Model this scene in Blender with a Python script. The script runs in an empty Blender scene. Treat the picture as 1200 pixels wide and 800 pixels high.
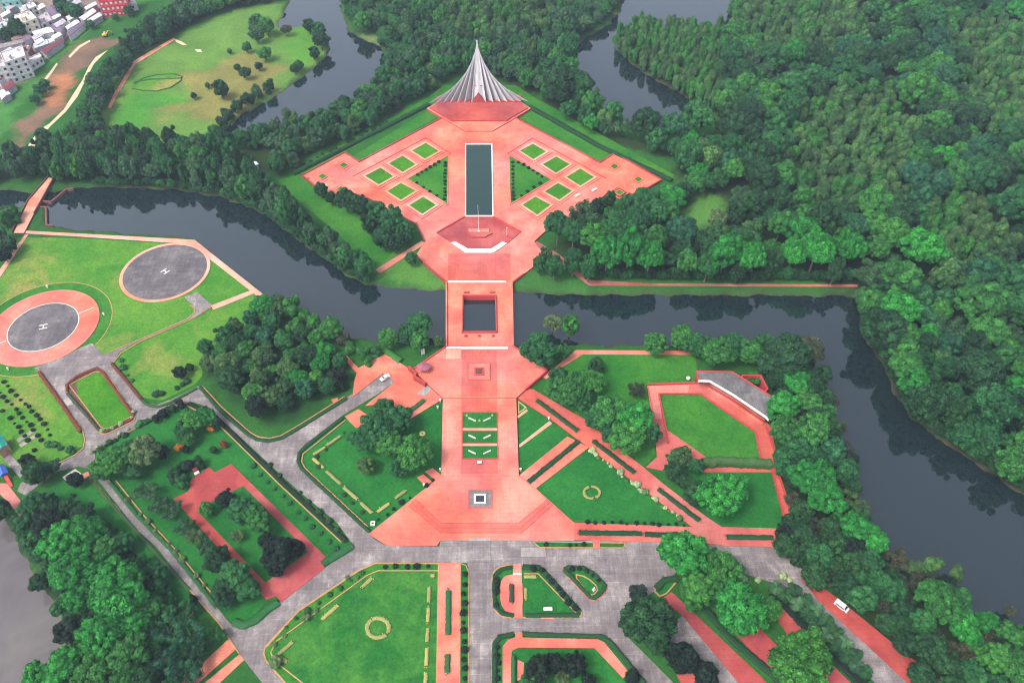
import bpy, bmesh, math, random
import numpy as np
from mathutils import Vector, Matrix
from mathutils.geometry import tessellate_polygon

random.seed(7)
RNG = np.random.default_rng(7)
S = bpy.context.scene
COL = S.collection

# ------------------------------------------------------------------ camera, sky, sun, exposure
F, PHI, HGT = 933.0, math.radians(47.3), 260.0
PSI = math.atan(38.3 * math.cos(PHI) / F)
cam_d = bpy.data.cameras.new("camera")
cam = bpy.data.objects.new("camera", cam_d)
COL.objects.link(cam)
cam.location = (0, 0, HGT)
cam.rotation_euler = (math.pi / 2 - PHI, 0, -PSI)
cam_d.sensor_width = 36
cam_d.lens = F / 1200 * 36
cam_d.clip_start = 1
cam_d.clip_end = 12000
S.camera = cam

SUN_EL, SUN_AZ = math.radians(58), math.radians(-125)   # azimuth measured clockwise from +Y
W = bpy.data.worlds.new("World")
S.world = W
W.use_nodes = True
wn = W.node_tree
bg = wn.nodes["Background"]
sky = wn.nodes.new("ShaderNodeTexSky")
sky.sky_type = 'NISHITA'
sky.sun_disc = False
sky.sun_elevation = SUN_EL
sky.sun_rotation = SUN_AZ
sky.dust_density = 7.0
sky.air_density = 1.0
sky.ozone_density = 1.0
hs = wn.nodes.new("ShaderNodeHueSaturation")
hs.inputs['Saturation'].default_value = 0.62
wn.links.new(sky.outputs[0], hs.inputs['Color'])
# a bright veil of cloud that thickens toward the horizon
tc = wn.nodes.new("ShaderNodeTexCoord")
sx = wn.nodes.new("ShaderNodeSeparateXYZ")
wn.links.new(tc.outputs['Generated'], sx.inputs[0])
veil = wn.nodes.new("ShaderNodeMapRange")
veil.inputs['From Min'].default_value = 0.25
veil.inputs['From Max'].default_value = 0.85
veil.inputs['To Min'].default_value = 4.2
veil.inputs['To Max'].default_value = 1.45
wn.links.new(sx.outputs['Z'], veil.inputs['Value'])
wn.links.new(veil.outputs[0], hs.inputs['Value'])
wn.links.new(hs.outputs[0], bg.inputs['Color'])
bg.inputs['Strength'].default_value = 0.125

sun_d = bpy.data.lights.new("sun", 'SUN')
sun_d.energy = 2.1
sun_d.angle = math.radians(10)
sun_d.color = (1.0, 0.96, 0.9)
sun = bpy.data.objects.new("sun", sun_d)
COL.objects.link(sun)
sd = Vector((math.sin(SUN_AZ) * math.cos(SUN_EL), math.cos(SUN_AZ) * math.cos(SUN_EL), math.sin(SUN_EL)))
sun.rotation_euler = sd.to_track_quat('Z', 'Y').to_euler()

S.render.engine = 'CYCLES'
S.view_settings.view_transform = 'Standard'
S.view_settings.look = 'None'
S.view_settings.exposure = 0.13
S.view_settings.gamma = 1.0
S.cycles.max_bounces = 5
S.cycles.diffuse_bounces = 1
S.cycles.glossy_bounces = 3
S.cycles.transparent_max_bounces = 4
S.cycles.volume_bounces = 0
S.cycles.use_denoising = True
S.cycles.filter_width = 1.1


# ------------------------------------------------------------------ survey: where a sight line meets the level z
def G(p, z=0.0):
    u = (p[0] - 600.0) / F
    v = (p[1] - 400.0) / F
    s, c = math.sin(PHI), math.cos(PHI)
    fw, dn = c - v * s, s + v * c
    k = (HGT - z) / dn
    return Vector((k * (u * math.cos(PSI) + fw * math.sin(PSI)), k * (-u * math.sin(PSI) + fw * math.cos(PSI)), z))


def GS(pts, z=0.0):
    return [G(p, z) for p in pts]


def ppm(p, z=0.0):            # picture units per metre at that spot
    q = G(p, z)
    d = q.x * math.sin(PSI) + q.y * math.cos(PSI)
    return F / (d * math.cos(PHI) + (HGT - z) * math.sin(PHI))


def PX(q):                    # inverse, for labels only
    r = q[0] * math.cos(PSI) - q[1] * math.sin(PSI)
    d = q[0] * math.sin(PSI) + q[1] * math.cos(PSI)
    h = HGT - (q[2] if len(q) > 2 else 0)
    s, c = math.sin(PHI), math.cos(PHI)
    z = d * c + h * s
    return 600 + F * r / z, 400 + F * (-d * s + h * c) / z


# ------------------------------------------------------------------ materials
def mat(name, build):
    m = bpy.data.materials.new(name)
    m.use_nodes = True
    nt = m.node_tree
    b = nt.nodes["Principled BSDF"]
    b.inputs['Specular IOR Level'].default_value = 0.25
    build(nt, b)
    return m


def N(nt, t, **kw):
    n = nt.nodes.new(t)
    for k, v in kw.items():
        if k in n.inputs:
            n.inputs[k].default_value = v
        else:
            setattr(n, k, v)
    return n


def wpos(nt):
    return N(nt, "ShaderNodeNewGeometry").outputs['Position']


def noise(nt, vec, scale, detail=5.0, rough=0.6, dist=0.0):
    n = N(nt, "ShaderNodeTexNoise")
    n.inputs['Scale'].default_value = scale
    n.inputs['Detail'].default_value = detail
    n.inputs['Roughness'].default_value = rough
    n.inputs['Distortion'].default_value = dist
    nt.links.new(vec, n.inputs['Vector'])
    return n.outputs['Fac']


def ramp(nt, fac, stops):
    r = N(nt, "ShaderNodeValToRGB")
    el = r.color_ramp.elements
    while len(el) < len(stops):
        el.new(0.5)
    for e, (p, c) in zip(el, stops):
        e.position = p
        e.color = (*c, 1) if len(c) == 3 else c
    nt.links.new(fac, r.inputs['Fac'])
    return r.outputs['Color']


def mixc(nt, fac, a, b, mode='MIX'):
    m = N(nt, "ShaderNodeMix", data_type='RGBA', blend_type=mode)
    for sock, v in ((m.inputs[0], fac), (m.inputs[6], a), (m.inputs[7], b)):
        if hasattr(v, 'links') or isinstance(v, bpy.types.NodeSocket):
            nt.links.new(v, sock)
        elif isinstance(v, (int, float)):
            sock.default_value = v
        else:
            sock.default_value = (*v, 1)
    return m.outputs[2]


def bump(nt, b, h, strength, dist=0.1):
    n = N(nt, "ShaderNodeBump")
    n.inputs['Strength'].default_value = strength
    n.inputs['Distance'].default_value = dist
    nt.links.new(h, n.inputs['Height'])
    nt.links.new(n.outputs[0], b.inputs['Normal'])


def scale_vec(nt, v, s):
    m = N(nt, "ShaderNodeMapping")
    m.inputs['Scale'].default_value = s
    nt.links.new(v, m.inputs['Vector'])
    return m.outputs[0]


def m_grass(name, a, b_, tan=None, tan_amt=0.0, fine=0.9, big=0.035):
    def f(nt, b):
        p = wpos(nt)
        c = ramp(nt, noise(nt, p, big, 4, 0.6, 0.4), [(0.36, a), (0.64, b_)])
        if tan:
            t = ramp(nt, noise(nt, p, 0.028, 5, 0.62, 0.6), [(0.5 + 0.1 - tan_amt, (0, 0, 0)), (0.72 - tan_amt * 0.5, (1, 1, 1))])
            c = mixc(nt, t, c, tan)
        mid = ramp(nt, noise(nt, p, 0.22, 5, 0.65, 0.8), [(0.32, (0.80, 0.84, 0.9)), (0.68, (1.28, 1.16, 1.05))])
        c = mixc(nt, 1.0, c, mid, 'MULTIPLY')
        worn = ramp(nt, noise(nt, p, 0.12, 7, 0.7, 1.0), [(0.66, (0, 0, 0)), (0.80, (0.55, 0.55, 0.55))])
        c = mixc(nt, worn, c, (0.10, 0.125, 0.045))
        g = ramp(nt, noise(nt, p, fine, 6, 0.75), [(0.28, (0.62, 0.64, 0.66)), (0.72, (1.34, 1.32, 1.2))])
        c = mixc(nt, 1.0, c, g, 'MULTIPLY')
        nt.links.new(c, b.inputs['Base Color'])
        b.inputs['Roughness'].default_value = 0.9
        b.inputs['Specular IOR Level'].default_value = 0.05
        bump(nt, b, noise(nt, p, 2.2, 4), 0.6, 0.25)
    return mat(name, f)


def m_paving(name, base, dark, light, slab=1.8, joint=0.80, stain=(0.30, 0.13, 0.12)):
    def f(nt, b):
        p = wpos(nt)
        c = ramp(nt, noise(nt, p, 0.05, 6, 0.65, 0.5), [(0.34, dark), (0.5, base), (0.66, light)])
        br = N(nt, "ShaderNodeTexBrick")
        br.inputs['Scale'].default_value = 1.0
        br.inputs['Brick Width'].default_value = slab * 2
        br.inputs['Row Height'].default_value = slab
        br.inputs['Mortar Size'].default_value = 0.13
        br.inputs['Mortar Smooth'].default_value = 0.4
        br.offset = 0.0
        br.inputs['Color1'].default_value = (1, 1, 1, 1)
        br.inputs['Color2'].default_value = (0.88, 0.88, 0.88, 1)
        br.inputs['Mortar'].default_value = (joint, joint, joint, 1)
        nt.links.new(p, br.inputs['Vector'])
        c = mixc(nt, 0.8, c, br.outputs['Color'], 'MULTIPLY')
        hue = ramp(nt, noise(nt, p, 0.021, 3, 0.5), [(0.38, (1.04, 0.86, 0.72)), (0.62, (0.98, 1.06, 1.16))])
        c = mixc(nt, 1.0, c, hue, 'MULTIPLY')
        vo = N(nt, "ShaderNodeTexVoronoi", distance='CHEBYCHEV')
        vo.inputs['Scale'].default_value = 0.085
        nt.links.new(p, vo.inputs['Vector'])
        sp = N(nt, "ShaderNodeSeparateColor")
        nt.links.new(vo.outputs['Color'], sp.inputs[0])
        lay = ramp(nt, sp.outputs[0], [(0.0, (0.86, 0.84, 0.84)), (0.5, (1, 1, 1)), (1.0, (1.07, 1.10, 1.12))])
        c = mixc(nt, 0.75, c, lay, 'MULTIPLY')
        st = ramp(nt, noise(nt, p, 0.16, 8, 0.75, 1.2), [(0.57, (0, 0, 0)), (0.72, (0.6, 0.6, 0.6))])
        c = mixc(nt, st, c, stain)
        g = ramp(nt, noise(nt, p, 1.7, 5, 0.7), [(0.3, (0.9, 0.88, 0.88)), (0.7, (1.08, 1.08, 1.08))])
        c = mixc(nt, 1.0, c, g, 'MULTIPLY')
        nt.links.new(c, b.inputs['Base Color'])
        b.inputs['Roughness'].default_value = 0.85
    return mat(name, f)


def m_concrete(name, base, dark, light, joint=5.0, jl=(0.34, 0.31, 0.31), stain=None):
    def f(nt, b):
        p = wpos(nt)
        c = ramp(nt, noise(nt, p, 0.09, 8, 0.75, 0.2), [(0.3, dark), (0.5, base), (0.72, light)])
        blot = ramp(nt, noise(nt, p, 0.35, 8, 0.8, 0.4), [(0.56, (0, 0, 0)), (0.75, (0.7, 0.7, 0.7))])
        c = mixc(nt, blot, c, light)
        if joint:
            br = N(nt, "ShaderNodeTexBrick")
            br.inputs['Scale'].default_value = 1.0
            br.inputs['Brick Width'].default_value = joint
            br.inputs['Row Height'].default_value = joint
            br.inputs['Mortar Size'].default_value = 0.10
            br.offset = 0.5
            br.inputs['Color1'].default_value = (1, 1, 1, 1)
            br.inputs['Color2'].default_value = (0.89, 0.89, 0.90, 1)
            br.inputs['Mortar'].default_value = (1.35, 1.35, 1.3, 1)
            nt.links.new(p, br.inputs['Vector'])
            c = mixc(nt, 0.7, c, br.outputs['Color'], 'MULTIPLY')
        sm = ramp(nt, noise(nt, scale_vec(nt, p, (0.9, 0.07, 1)), 1.0, 6, 0.7), [(0.36, (0.74, 0.73, 0.74)), (0.62, (1.12, 1.11, 1.1))])
        c = mixc(nt, 0.7, c, sm, 'MULTIPLY')
        sm2 = ramp(nt, noise(nt, scale_vec(nt, p, (0.05, 0.8, 1)), 1.0, 6, 0.7), [(0.36, (0.80, 0.79, 0.80)), (0.62, (1.12, 1.11, 1.1))])
        c = mixc(nt, 0.7, c, sm2, 'MULTIPLY')
        g = ramp(nt, noise(nt, p, 2.5, 5, 0.7), [(0.3, (0.84, 0.84, 0.84)), (0.7, (1.14, 1.14, 1.14))])
        c = mixc(nt, 1.0, c, g, 'MULTIPLY')
        nt.links.new(c, b.inputs['Base Color'])
        b.inputs['Roughness'].default_value = 0.8
    return mat(name, f)


def m_flat(name, col, rough=0.75, var=0.15, scale=0.8, metal=0.0, spec=0.25):
    def f(nt, b):
        p = N(nt, "ShaderNodeTexCoord").outputs['Object']
        lo = tuple(x * (1 - var) for x in col)
        hi = tuple(min(1, x * (1 + var)) for x in col)
        c = ramp(nt, noise(nt, p, scale, 6, 0.65), [(0.3, lo), (0.7, hi)])
        nt.links.new(c, b.inputs['Base Color'])
        b.inputs['Roughness'].default_value = rough
        b.inputs['Metallic'].default_value = metal
        b.inputs['Specular IOR Level'].default_value = spec
    return mat(name, f)


def m_water(name, col, rough=0.03, ior=1.5, wave=0.02, wscale=0.35, murk=None):
    def f(nt, b):
        p = wpos(nt)
        if murk:
            c = ramp(nt, noise(nt, p, 0.03, 5, 0.6, 1.0), [(0.3, col), (0.7, murk)])
            nt.links.new(c, b.inputs['Base Color'])
        else:
            b.inputs['Base Color'].default_value = (*col, 1)
        b.inputs['Roughness'].default_value = rough
        b.inputs['IOR'].default_value = ior
        b.inputs['Specular IOR Level'].default_value = 0.5
        bump(nt, b, noise(nt, p, wscale, 3, 0.5), wave, 0.3)
    return mat(name, f)


def m_foliage(fixed=None):
    def f(nt, b):
        oi = N(nt, "ShaderNodeObjectInfo")
        leaf = oi.outputs['Color']
        if fixed:
            rgb = N(nt, "ShaderNodeRGB")
            rgb.outputs[0].default_value = (*fixed, 1)
            leaf = rgb.outputs[0]
        p = N(nt, "ShaderNodeTexCoord").outputs['Object']
        at = N(nt, "ShaderNodeAttribute", attribute_name="tint")
        c = mixc(nt, 1.0, leaf, at.outputs['Color'], 'MULTIPLY')
        rnd = ramp(nt, oi.outputs['Random'], [(0.0, (0.78, 0.80, 0.85)), (0.5, (1, 1, 1)), (1.0, (1.25, 1.18, 1.0))])
        c = mixc(nt, 1.0, c, rnd, 'MULTIPLY')
        g = ramp(nt, noise(nt, p, 6.0, 4, 0.7), [(0.3, (0.7, 0.72, 0.8)), (0.7, (1.3, 1.28, 1.2))])
        c = mixc(nt, 1.0, c, g, 'MULTIPLY')
        nt.links.new(c, b.inputs['Base Color'])
        b.inputs['Roughness'].default_value = 0.65
        b.inputs['Specular IOR Level'].default_value = 0.125
    return mat("foliage", f)


def m_ground():
    def f(nt, b):
        p = wpos(nt)
        at = N(nt, "ShaderNodeAttribute", attribute_name="cover")
        c = at.outputs['Color']
        n1 = ramp(nt, noise(nt, p, 0.045, 6, 0.65, 0.5), [(0.3, (0.72, 0.75, 0.8)), (0.7, (1.3, 1.22, 1.1))])
        c = mixc(nt, 1.0, c, n1, 'MULTIPLY')
        n2 = ramp(nt, noise(nt, p, 0.7, 6, 0.75), [(0.3, (0.7, 0.7, 0.7)), (0.7, (1.25, 1.25, 1.2))])
        c = mixc(nt, 1.0, c, n2, 'MULTIPLY')
        nt.links.new(c, b.inputs['Base Color'])
        b.inputs['Roughness'].default_value = 0.95
        b.inputs['Specular IOR Level'].default_value = 0.05
        bump(nt, b, noise(nt, p, 1.2, 5), 0.7, 0.4)
    return mat("ground_cover", f)


M = dict(
    ground=m_ground(),
    lawn=m_grass("mown_lawn", (0.020, 0.125, 0.018), (0.042, 0.165, 0.022)),
    lawn_deep=m_grass("deep_lawn", (0.010, 0.098, 0.020), (0.018, 0.135, 0.026)),
    lawn_patchy=m_grass("patchy_lawn", (0.014, 0.108, 0.020), (0.042, 0.160, 0.028), big=0.09),
    lawn_field=m_grass("field_lawn", (0.042, 0.165, 0.020), (0.080, 0.205, 0.028), (0.20, 0.20, 0.06), 0.07),
    lawn_bed=m_grass("bed_lawn", (0.03, 0.145, 0.012), (0.05, 0.18, 0.014)),
    red=m_paving("red_brick_paving", (0.56, 0.165, 0.125), (0.46, 0.105, 0.092), (0.62, 0.265, 0.195)),
    red_mid=m_paving("mid_red_paving", (0.47, 0.112, 0.092), (0.39, 0.080, 0.074), (0.53, 0.170, 0.130)),
    red_deep=m_paving("deep_red_paving", (0.335, 0.058, 0.056), (0.25, 0.040, 0.046), (0.42, 0.100, 0.086)),
    red_path=m_paving("red_path", (0.55, 0.20, 0.155), (0.46, 0.15, 0.13), (0.60, 0.27, 0.20), slab=1.0),
    red_dull=m_paving("dull_red_path", (0.33, 0.115, 0.095), (0.24, 0.08, 0.07), (0.42, 0.17, 0.13), slab=1.0),
    pink_path=m_paving("pink_path", (0.62, 0.31, 0.22), (0.55, 0.22, 0.17), (0.66, 0.38, 0.28), slab=1.0),
    red_wall=m_flat("red_brick_wall", (0.40, 0.045, 0.05), 0.85, 0.2),
    road=m_concrete("road_concrete", (0.172, 0.152, 0.154), (0.122, 0.107, 0.112), (0.38, 0.345, 0.33)),
    helipad=m_concrete("helipad_tarmac", (0.105, 0.096, 0.104), (0.066, 0.060, 0.068), (0.21, 0.195, 0.195), joint=0),
    white=m_flat("white_paint", (0.60, 0.585, 0.575), 0.6, 0.14),
    pale=m_flat("pale_concrete", (0.44, 0.40, 0.38), 0.8, 0.12),
    brown_wall=m_flat("brown_brick_wall", (0.17, 0.070, 0.058), 0.9, 0.25),
    road_light=m_concrete("light_road_slab", (0.31, 0.28, 0.265), (0.20, 0.18, 0.18), (0.46, 0.42, 0.40), joint=0),
    kerb=m_flat("painted_kerb", (0.36, 0.20, 0.085), 0.8, 0.2),
    kerb_red=m_flat("red_kerb", (0.50, 0.10, 0.07), 0.8, 0.2),
    memorial=None,
    river=m_water("river_water", (0.007, 0.015, 0.018), 0.02, 1.95, 0.015, 0.4),
    pond=m_water("pond_water", (0.060, 0.056, 0.064), 0.05, 1.5, 0.01, 0.3, (0.125, 0.112, 0.108)),
    pool=m_water("pool_water", (0.008, 0.032, 0.025), 0.02, 1.55, 0.004, 0.8),
    basin=m_water("basin_water", (0.03, 0.04, 0.045), 0.05, 1.4, 0.01, 0.8),
    foliage=m_foliage(),
    bark=m_flat("bark", (0.16, 0.12, 0.09), 0.9, 0.35, 2.0),
    soil=m_flat("bare_soil", (0.10, 0.055, 0.04), 0.95, 0.4, 0.6),
    sand=m_flat("sand_track", (0.52, 0.41, 0.27), 0.95, 0.15, 0.4),
    roof_grey=m_concrete("weathered_roof", (0.13, 0.125, 0.13), (0.06, 0.06, 0.065), (0.26, 0.24, 0.235), joint=0),
    glass=m_flat("dark_glass", (0.03, 0.035, 0.045), 0.15, 0.2, 1.0, 0, 0.5),
    tyre=m_flat("tyre_rubber", (0.02, 0.02, 0.02), 0.8),
    tan=m_flat("dry_hedge_tan", (0.34, 0.30, 0.12), 0.9, 0.3, 1.5),
    yellow=m_flat("yellow_paint", (0.65, 0.42, 0.03), 0.5),
    metal=m_flat("grey_metal", (0.55, 0.56, 0.58), 0.4, 0.1, 1.0, 0.6),
)


def m_memorial():
    def f(nt, b):
        p = wpos(nt)
        s = scale_vec(nt, p, (0.7, 0.7, 0.08))
        c = ramp(nt, noise(nt, s, 1.0, 7, 0.7), [(0.3, (0.30, 0.31, 0.33)), (0.62, (0.52, 0.535, 0.56))])
        nt.links.new(c, b.inputs['Base Color'])
        b.inputs['Roughness'].default_value = 0.8
    return mat("memorial_concrete", f)


M['memorial'] = m_memorial()


# ------------------------------------------------------------------ mesh helpers
def put(name, me, m=None, parent=None, loc=None):
    o = bpy.data.objects.new(name, me)
    COL.objects.link(o)
    if m is not None and not me.materials:
        for x in (m if isinstance(m, (list, tuple)) else [m]):
            me.materials.append(M[x] if isinstance(x, str) else x)
    if parent is not None:
        o.parent = parent
    if loc is not None:
        o.location = loc
    return o


def tag(o, label, cat, group=None, kind=None):
    o['label'] = label
    o['category'] = cat
    if group:
        o['group'] = group
    if kind:
        o['kind'] = kind
    return o


def thing(name, label, cat, loc=(0, 0, 0), rz=0.0, group=None):
    o = bpy.data.objects.new(name, None)
    o.empty_display_size = 0.5
    COL.objects.link(o)
    o.location = loc
    o.rotation_euler = (0, 0, rz)
    return tag(o, label, cat, group)


class MB:
    """Collects verts and faces (with a material index), built into ONE mesh."""
    def __init__(self):
        self.v, self.f, self.mi = [], [], []

    def add(self, vs, fs, mi=0):
        k = len(self.v)
        self.v += [tuple(x) for x in vs]
        self.f += [tuple(i + k for i in q) for q in fs]
        self.mi += [mi] * len(fs)
        return self

    def box(self, c, size, rz=0.0, mi=0, taper=1.0):
        x, y, z = size[0] / 2, size[1] / 2, size[2] / 2
        vs = []
        for sz, t in ((-z, 1.0), (z, taper)):
            for sx, sy in ((-x, -y), (x, -y), (x, y), (-x, y)):
                q = Vector((sx * t, sy * t, sz))
                q.rotate(Matrix.Rotation(rz, 3, 'Z'))
                vs.append(q + Vector(c))
        return self.add(vs, [(3, 2, 1, 0), (4, 5, 6, 7), (0, 1, 5, 4), (1, 2, 6, 5), (2, 3, 7, 6), (3, 0, 4, 7)], mi)

    def tube(self, pts, rad, n=6, mi=0, cap=True):
        pts = [Vector(p) for p in pts]
        rings = []
        for i, p in enumerate(pts):
            d = (pts[min(i + 1, len(pts) - 1)] - pts[max(i - 1, 0)]).normalized()
            a = d.orthogonal().normalized()
            b = d.cross(a)
            r = rad[i] if isinstance(rad, (list, tuple)) else rad
            rings.append([p + (a * math.cos(t) + b * math.sin(t)) * r for t in (2 * math.pi * k / n for k in range(n))])
        vs = [q for r in rings for q in r]
        fs = []
        for i in range(len(pts) - 1):
            for k in range(n):
                fs.append((i * n + k, i * n + (k + 1) % n, (i + 1) * n + (k + 1) % n, (i + 1) * n + k))
        if cap:
            fs.append(tuple(range((len(pts) - 1) * n, len(pts) * n)))
            fs.append(tuple(reversed(range(n))))
        return self.add(vs, fs, mi)

    def prism(self, top, z0, mi=0, side=None):
        """top: list of Vectors (world) at their own z; walls go straight down to z0."""
        side = mi if side is None else side
        n = len(top)
        area = sum(top[i].x * top[(i + 1) % n].y - top[(i + 1) % n].x * top[i].y for i in range(n))
        if area < 0:
            top = list(reversed(top))
        tris = tessellate_polygon([[Vector((p.x, p.y, 0)) for p in top]])
        fs = []
        for t in tris:
            a, b, c = (top[i] for i in t)
            if (b.x - a.x) * (c.y - a.y) - (c.x - a.x) * (b.y - a.y) < 0:
                t = (t[0], t[2], t[1])
            fs.append(t)
        self.add(top, fs, mi)
        low = [Vector((p.x, p.y, z0)) for p in top]
        self.add(list(top) + low, [(i, i + n, (i + 1) % n + n, (i + 1) % n) for i in range(n)], side)
        return self

    def ring(self, outer, inner, z1, z0, mi=0, side=None):
        """outer, inner: same number of Vectors; a raised band between them."""
        side = mi if side is None else side
        n = len(outer)
        o1 = [Vector((p.x, p.y, z1)) for p in outer]
        i1 = [Vector((p.x, p.y, z1)) for p in inner]
        o0 = [Vector((p.x, p.y, z0)) for p in outer]
        i0 = [Vector((p.x, p.y, z0)) for p in inner]
        self.add(o1 + i1, [(k, (k + 1) % n, (k + 1) % n + n, k + n) for k in range(n)], mi)
        self.add(o1 + o0, [(k, k + n, (k + 1) % n + n, (k + 1) % n) for k in range(n)], side)
        self.add(i1 + i0, [(k, (k + 1) % n, (k + 1) % n + n, k + n) for k in range(n)], side)
        return self

    def ribbon(self, line, w, z1, z0, mi=0, closed=False):
        line = [Vector((p[0], p[1], 0)) for p in line]
        n = len(line)
        L, R = [], []
        for i, p in enumerate(line):
            a = line[(i - 1) % n] if closed or i > 0 else p
            b = line[(i + 1) % n] if closed or i < n - 1 else p
            d1 = (p - a).normalized() if (p - a).length > 1e-6 else None
            d2 = (b - p).normalized() if (b - p).length > 1e-6 else None
            d = ((d1 or d2) + (d2 or d1))
            d = d.normalized() if d.length > 1e-4 else (d1 or d2)
            nn = Vector((-d.y, d.x, 0))
            k = 1.0
            if d1 is not None and d2 is not None:
                k = 1.0 / max(0.5, nn.dot(Vector((-d2.y, d2.x, 0))))
            L.append(p + nn * w / 2 * k)
            R.append(p - nn * w / 2 * k)
        m = n if closed else n - 1
        vs = []
        for q in (L, R):
            vs += [Vector((p.x, p.y, z1)) for p in q]
        for q in (L, R):
            vs += [Vector((p.x, p.y, z0)) for p in q]
        fs = []
        for i in range(m):
            j = (i + 1) % n
            fs += [(n + i, n + j, j, i), (i, j, 2 * n + j, 2 * n + i), (n + j, n + i, 3 * n + i, 3 * n + j)]
        if not closed:
            fs += [(0, 2 * n, 3 * n, n), (n - 1, 2 * n - 1, 4 * n - 1, 3 * n - 1)]
        return self.add(vs, fs, mi)

    def mesh(self, name, smooth=False):
        me = bpy.data.meshes.new(name)
        me.from_pydata(self.v, [], self.f)
        me.polygons.foreach_set("material_index", self.mi)
        if smooth:
            me.polygons.foreach_set("use_smooth", [True] * len(self.f))
        me.update()
        return me

    def put(self, name, m=None, parent=None, loc=None, smooth=False):
        o = put(name, self.mesh(name, smooth), m, None, loc)
        if parent is not None:
            o.parent = parent
            if loc is None:
                o.matrix_parent_inverse = Matrix.Identity(4)
                o.location = -Vector(parent.location) if parent.rotation_euler.z == 0 else (0, 0, 0)
        return o


_eps = [0]


def struct(name, pts, z1, m, label, cat, z0=-0.4, side=None):
    """A sheet or raised slab of the setting, from a traced outline."""
    _eps[0] = (_eps[0] + 1) % 12
    z = z1 + 0.004 * _eps[0]
    mb = MB().prism(GS(pts, z), z0, 0, 1 if side else 0)
    o = mb.put(name, [m, side] if side else [m])
    return tag(o, label, cat, kind='structure')


def smooth_line(pts, it=2, closed=True):
    p = [Vector((*q, 0)) for q in pts]
    for _ in range(it):
        out = []
        n = len(p)
        rng = range(n) if closed else range(n - 1)
        if not closed:
            out.append(p[0])
        for i in rng:
            a, b = p[i], p[(i + 1) % n]
            out += [a * 0.75 + b * 0.25, a * 0.25 + b * 0.75]
        if not closed:
            out.append(p[-1])
        p = out
    return [(q.x, q.y) for q in p]


def resample(line, step):
    line = [Vector((p[0], p[1], 0)) for p in line]
    out = [line[0].copy()]
    for a, b in zip(line, line[1:]):
        n = max(1, int(round((b - a).length / step)))
        for k in range(1, n + 1):
            out.append(a.lerp(b, k / n))
    return out


def poly_mask(X, Y, poly):
    inside = np.zeros(X.shape, bool)
    n = len(poly)
    for i in range(n):
        x0, y0 = poly[i][0], poly[i][1]
        x1, y1 = poly[(i + 1) % n][0], poly[(i + 1) % n][1]
        if y0 == y1:
            continue
        c = ((y0 > Y) != (y1 > Y)) & (X < (x1 - x0) * (Y - y0) / (y1 - y0) + x0)
        inside ^= c
    return inside


def poly_dist(X, Y, poly):
    d = np.full(X.shape, 1e9)
    n = len(poly)
    for i in range(n):
        x0, y0 = poly[i][0], poly[i][1]
        x1, y1 = poly[(i + 1) % n][0], poly[(i + 1) % n][1]
        dx, dy = x1 - x0, y1 - y0
        L = dx * dx + dy * dy + 1e-9
        t = np.clip(((X - x0) * dx + (Y - y0) * dy) / L, 0, 1)
        d = np.minimum(d, (X - x0 - t * dx) ** 2 + (Y - y0 - t * dy) ** 2)
    return np.sqrt(d)


def inside(p, poly):
    c = False
    n = len(poly)
    for i in range(n):
        x0, y0 = poly[i][0], poly[i][1]
        x1, y1 = poly[(i + 1) % n][0], poly[(i + 1) % n][1]
        if (y0 > p[1]) != (y1 > p[1]) and p[0] < (x1 - x0) * (p[1] - y0) / (y1 - y0) + x0:
            c = not c
    return c


ORD = "first second third fourth fifth sixth seventh eighth ninth tenth eleventh twelfth thirteenth fourteenth fifteenth sixteenth seventeenth eighteenth nineteenth twentieth".split()


def ordinal(i):
    return ORD[i] if i < len(ORD) else f"{i + 1}th"

# ------------------------------------------------------------------ water bodies and terrain
WZ = -1.0
RIVER = [(-120, 226), (0, 222), (30, 226), (60, 226), (85, 221), (120, 219), (200, 222), (250, 229), (285, 240), (310, 252), (345, 278), (380, 303),
         (405, 322), (430, 334), (470, 338), (523, 341), (601, 343), (680, 346), (800, 346), (1000, 347), (1008, 370), (1010, 395),
         (1030, 418), (1040, 440), (1050, 462), (1064, 488), (1100, 515), (1145, 544), (1200, 582), (1300, 640), (1420, 760), (1300, 790),
         (1200, 742), (1140, 722), (1118, 702), (1082, 672), (1028, 642), (1010, 602), (986, 532), (962, 462), (952, 430), (930, 412),
         (830, 409), (760, 405), (700, 404), (640, 404), (602, 406), (522, 404), (440, 400), (420, 397), (395, 390), (370, 380), (345, 364),
         (320, 351), (290, 330), (250, 300), (228, 280), (200, 277), (100, 270), (55, 265), (52, 240), (30, 238), (22, 243), (0, 250), (-120, 262)]
LAKE_WEST = [(352, -40), (338, 4), (330, 22), (325, 33), (350, 32), (378, 27), (383, 45), (386, 58), (376, 73), (360, 86), (335, 105), (318, 116),
             (290, 130), (268, 148), (258, 164), (275, 166), (320, 154), (370, 142), (412, 126), (440, 104), (455, 80), (448, 55), (425, 47),
             (410, 38), (402, 22), (398, 0), (400, -40)]
LAKE_EAST = [(728, -30), (727, 12), (716, 28), (692, 42), (676, 52), (666, 62), (678, 90), (700, 122), (740, 144), (790, 153), (840, 142), (836, 136),
             (818, 124), (798, 110), (770, 95), (740, 76), (722, 57), (716, 44), (735, 36), (790, 36), (846, 42), (852, 36), (858, 16), (866, -30)]
POND = [(-220, 560), (-60, 580), (0, 598), (8, 611), (30, 651), (52, 690), (72, 716), (84, 755), (62, 788), (38, 815), (-60, 880), (-260, 880)]
WATERS = [[(q.x, q.y) for q in GS(p, WZ)] for p in (RIVER, LAKE_WEST, LAKE_EAST, POND)]

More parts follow.
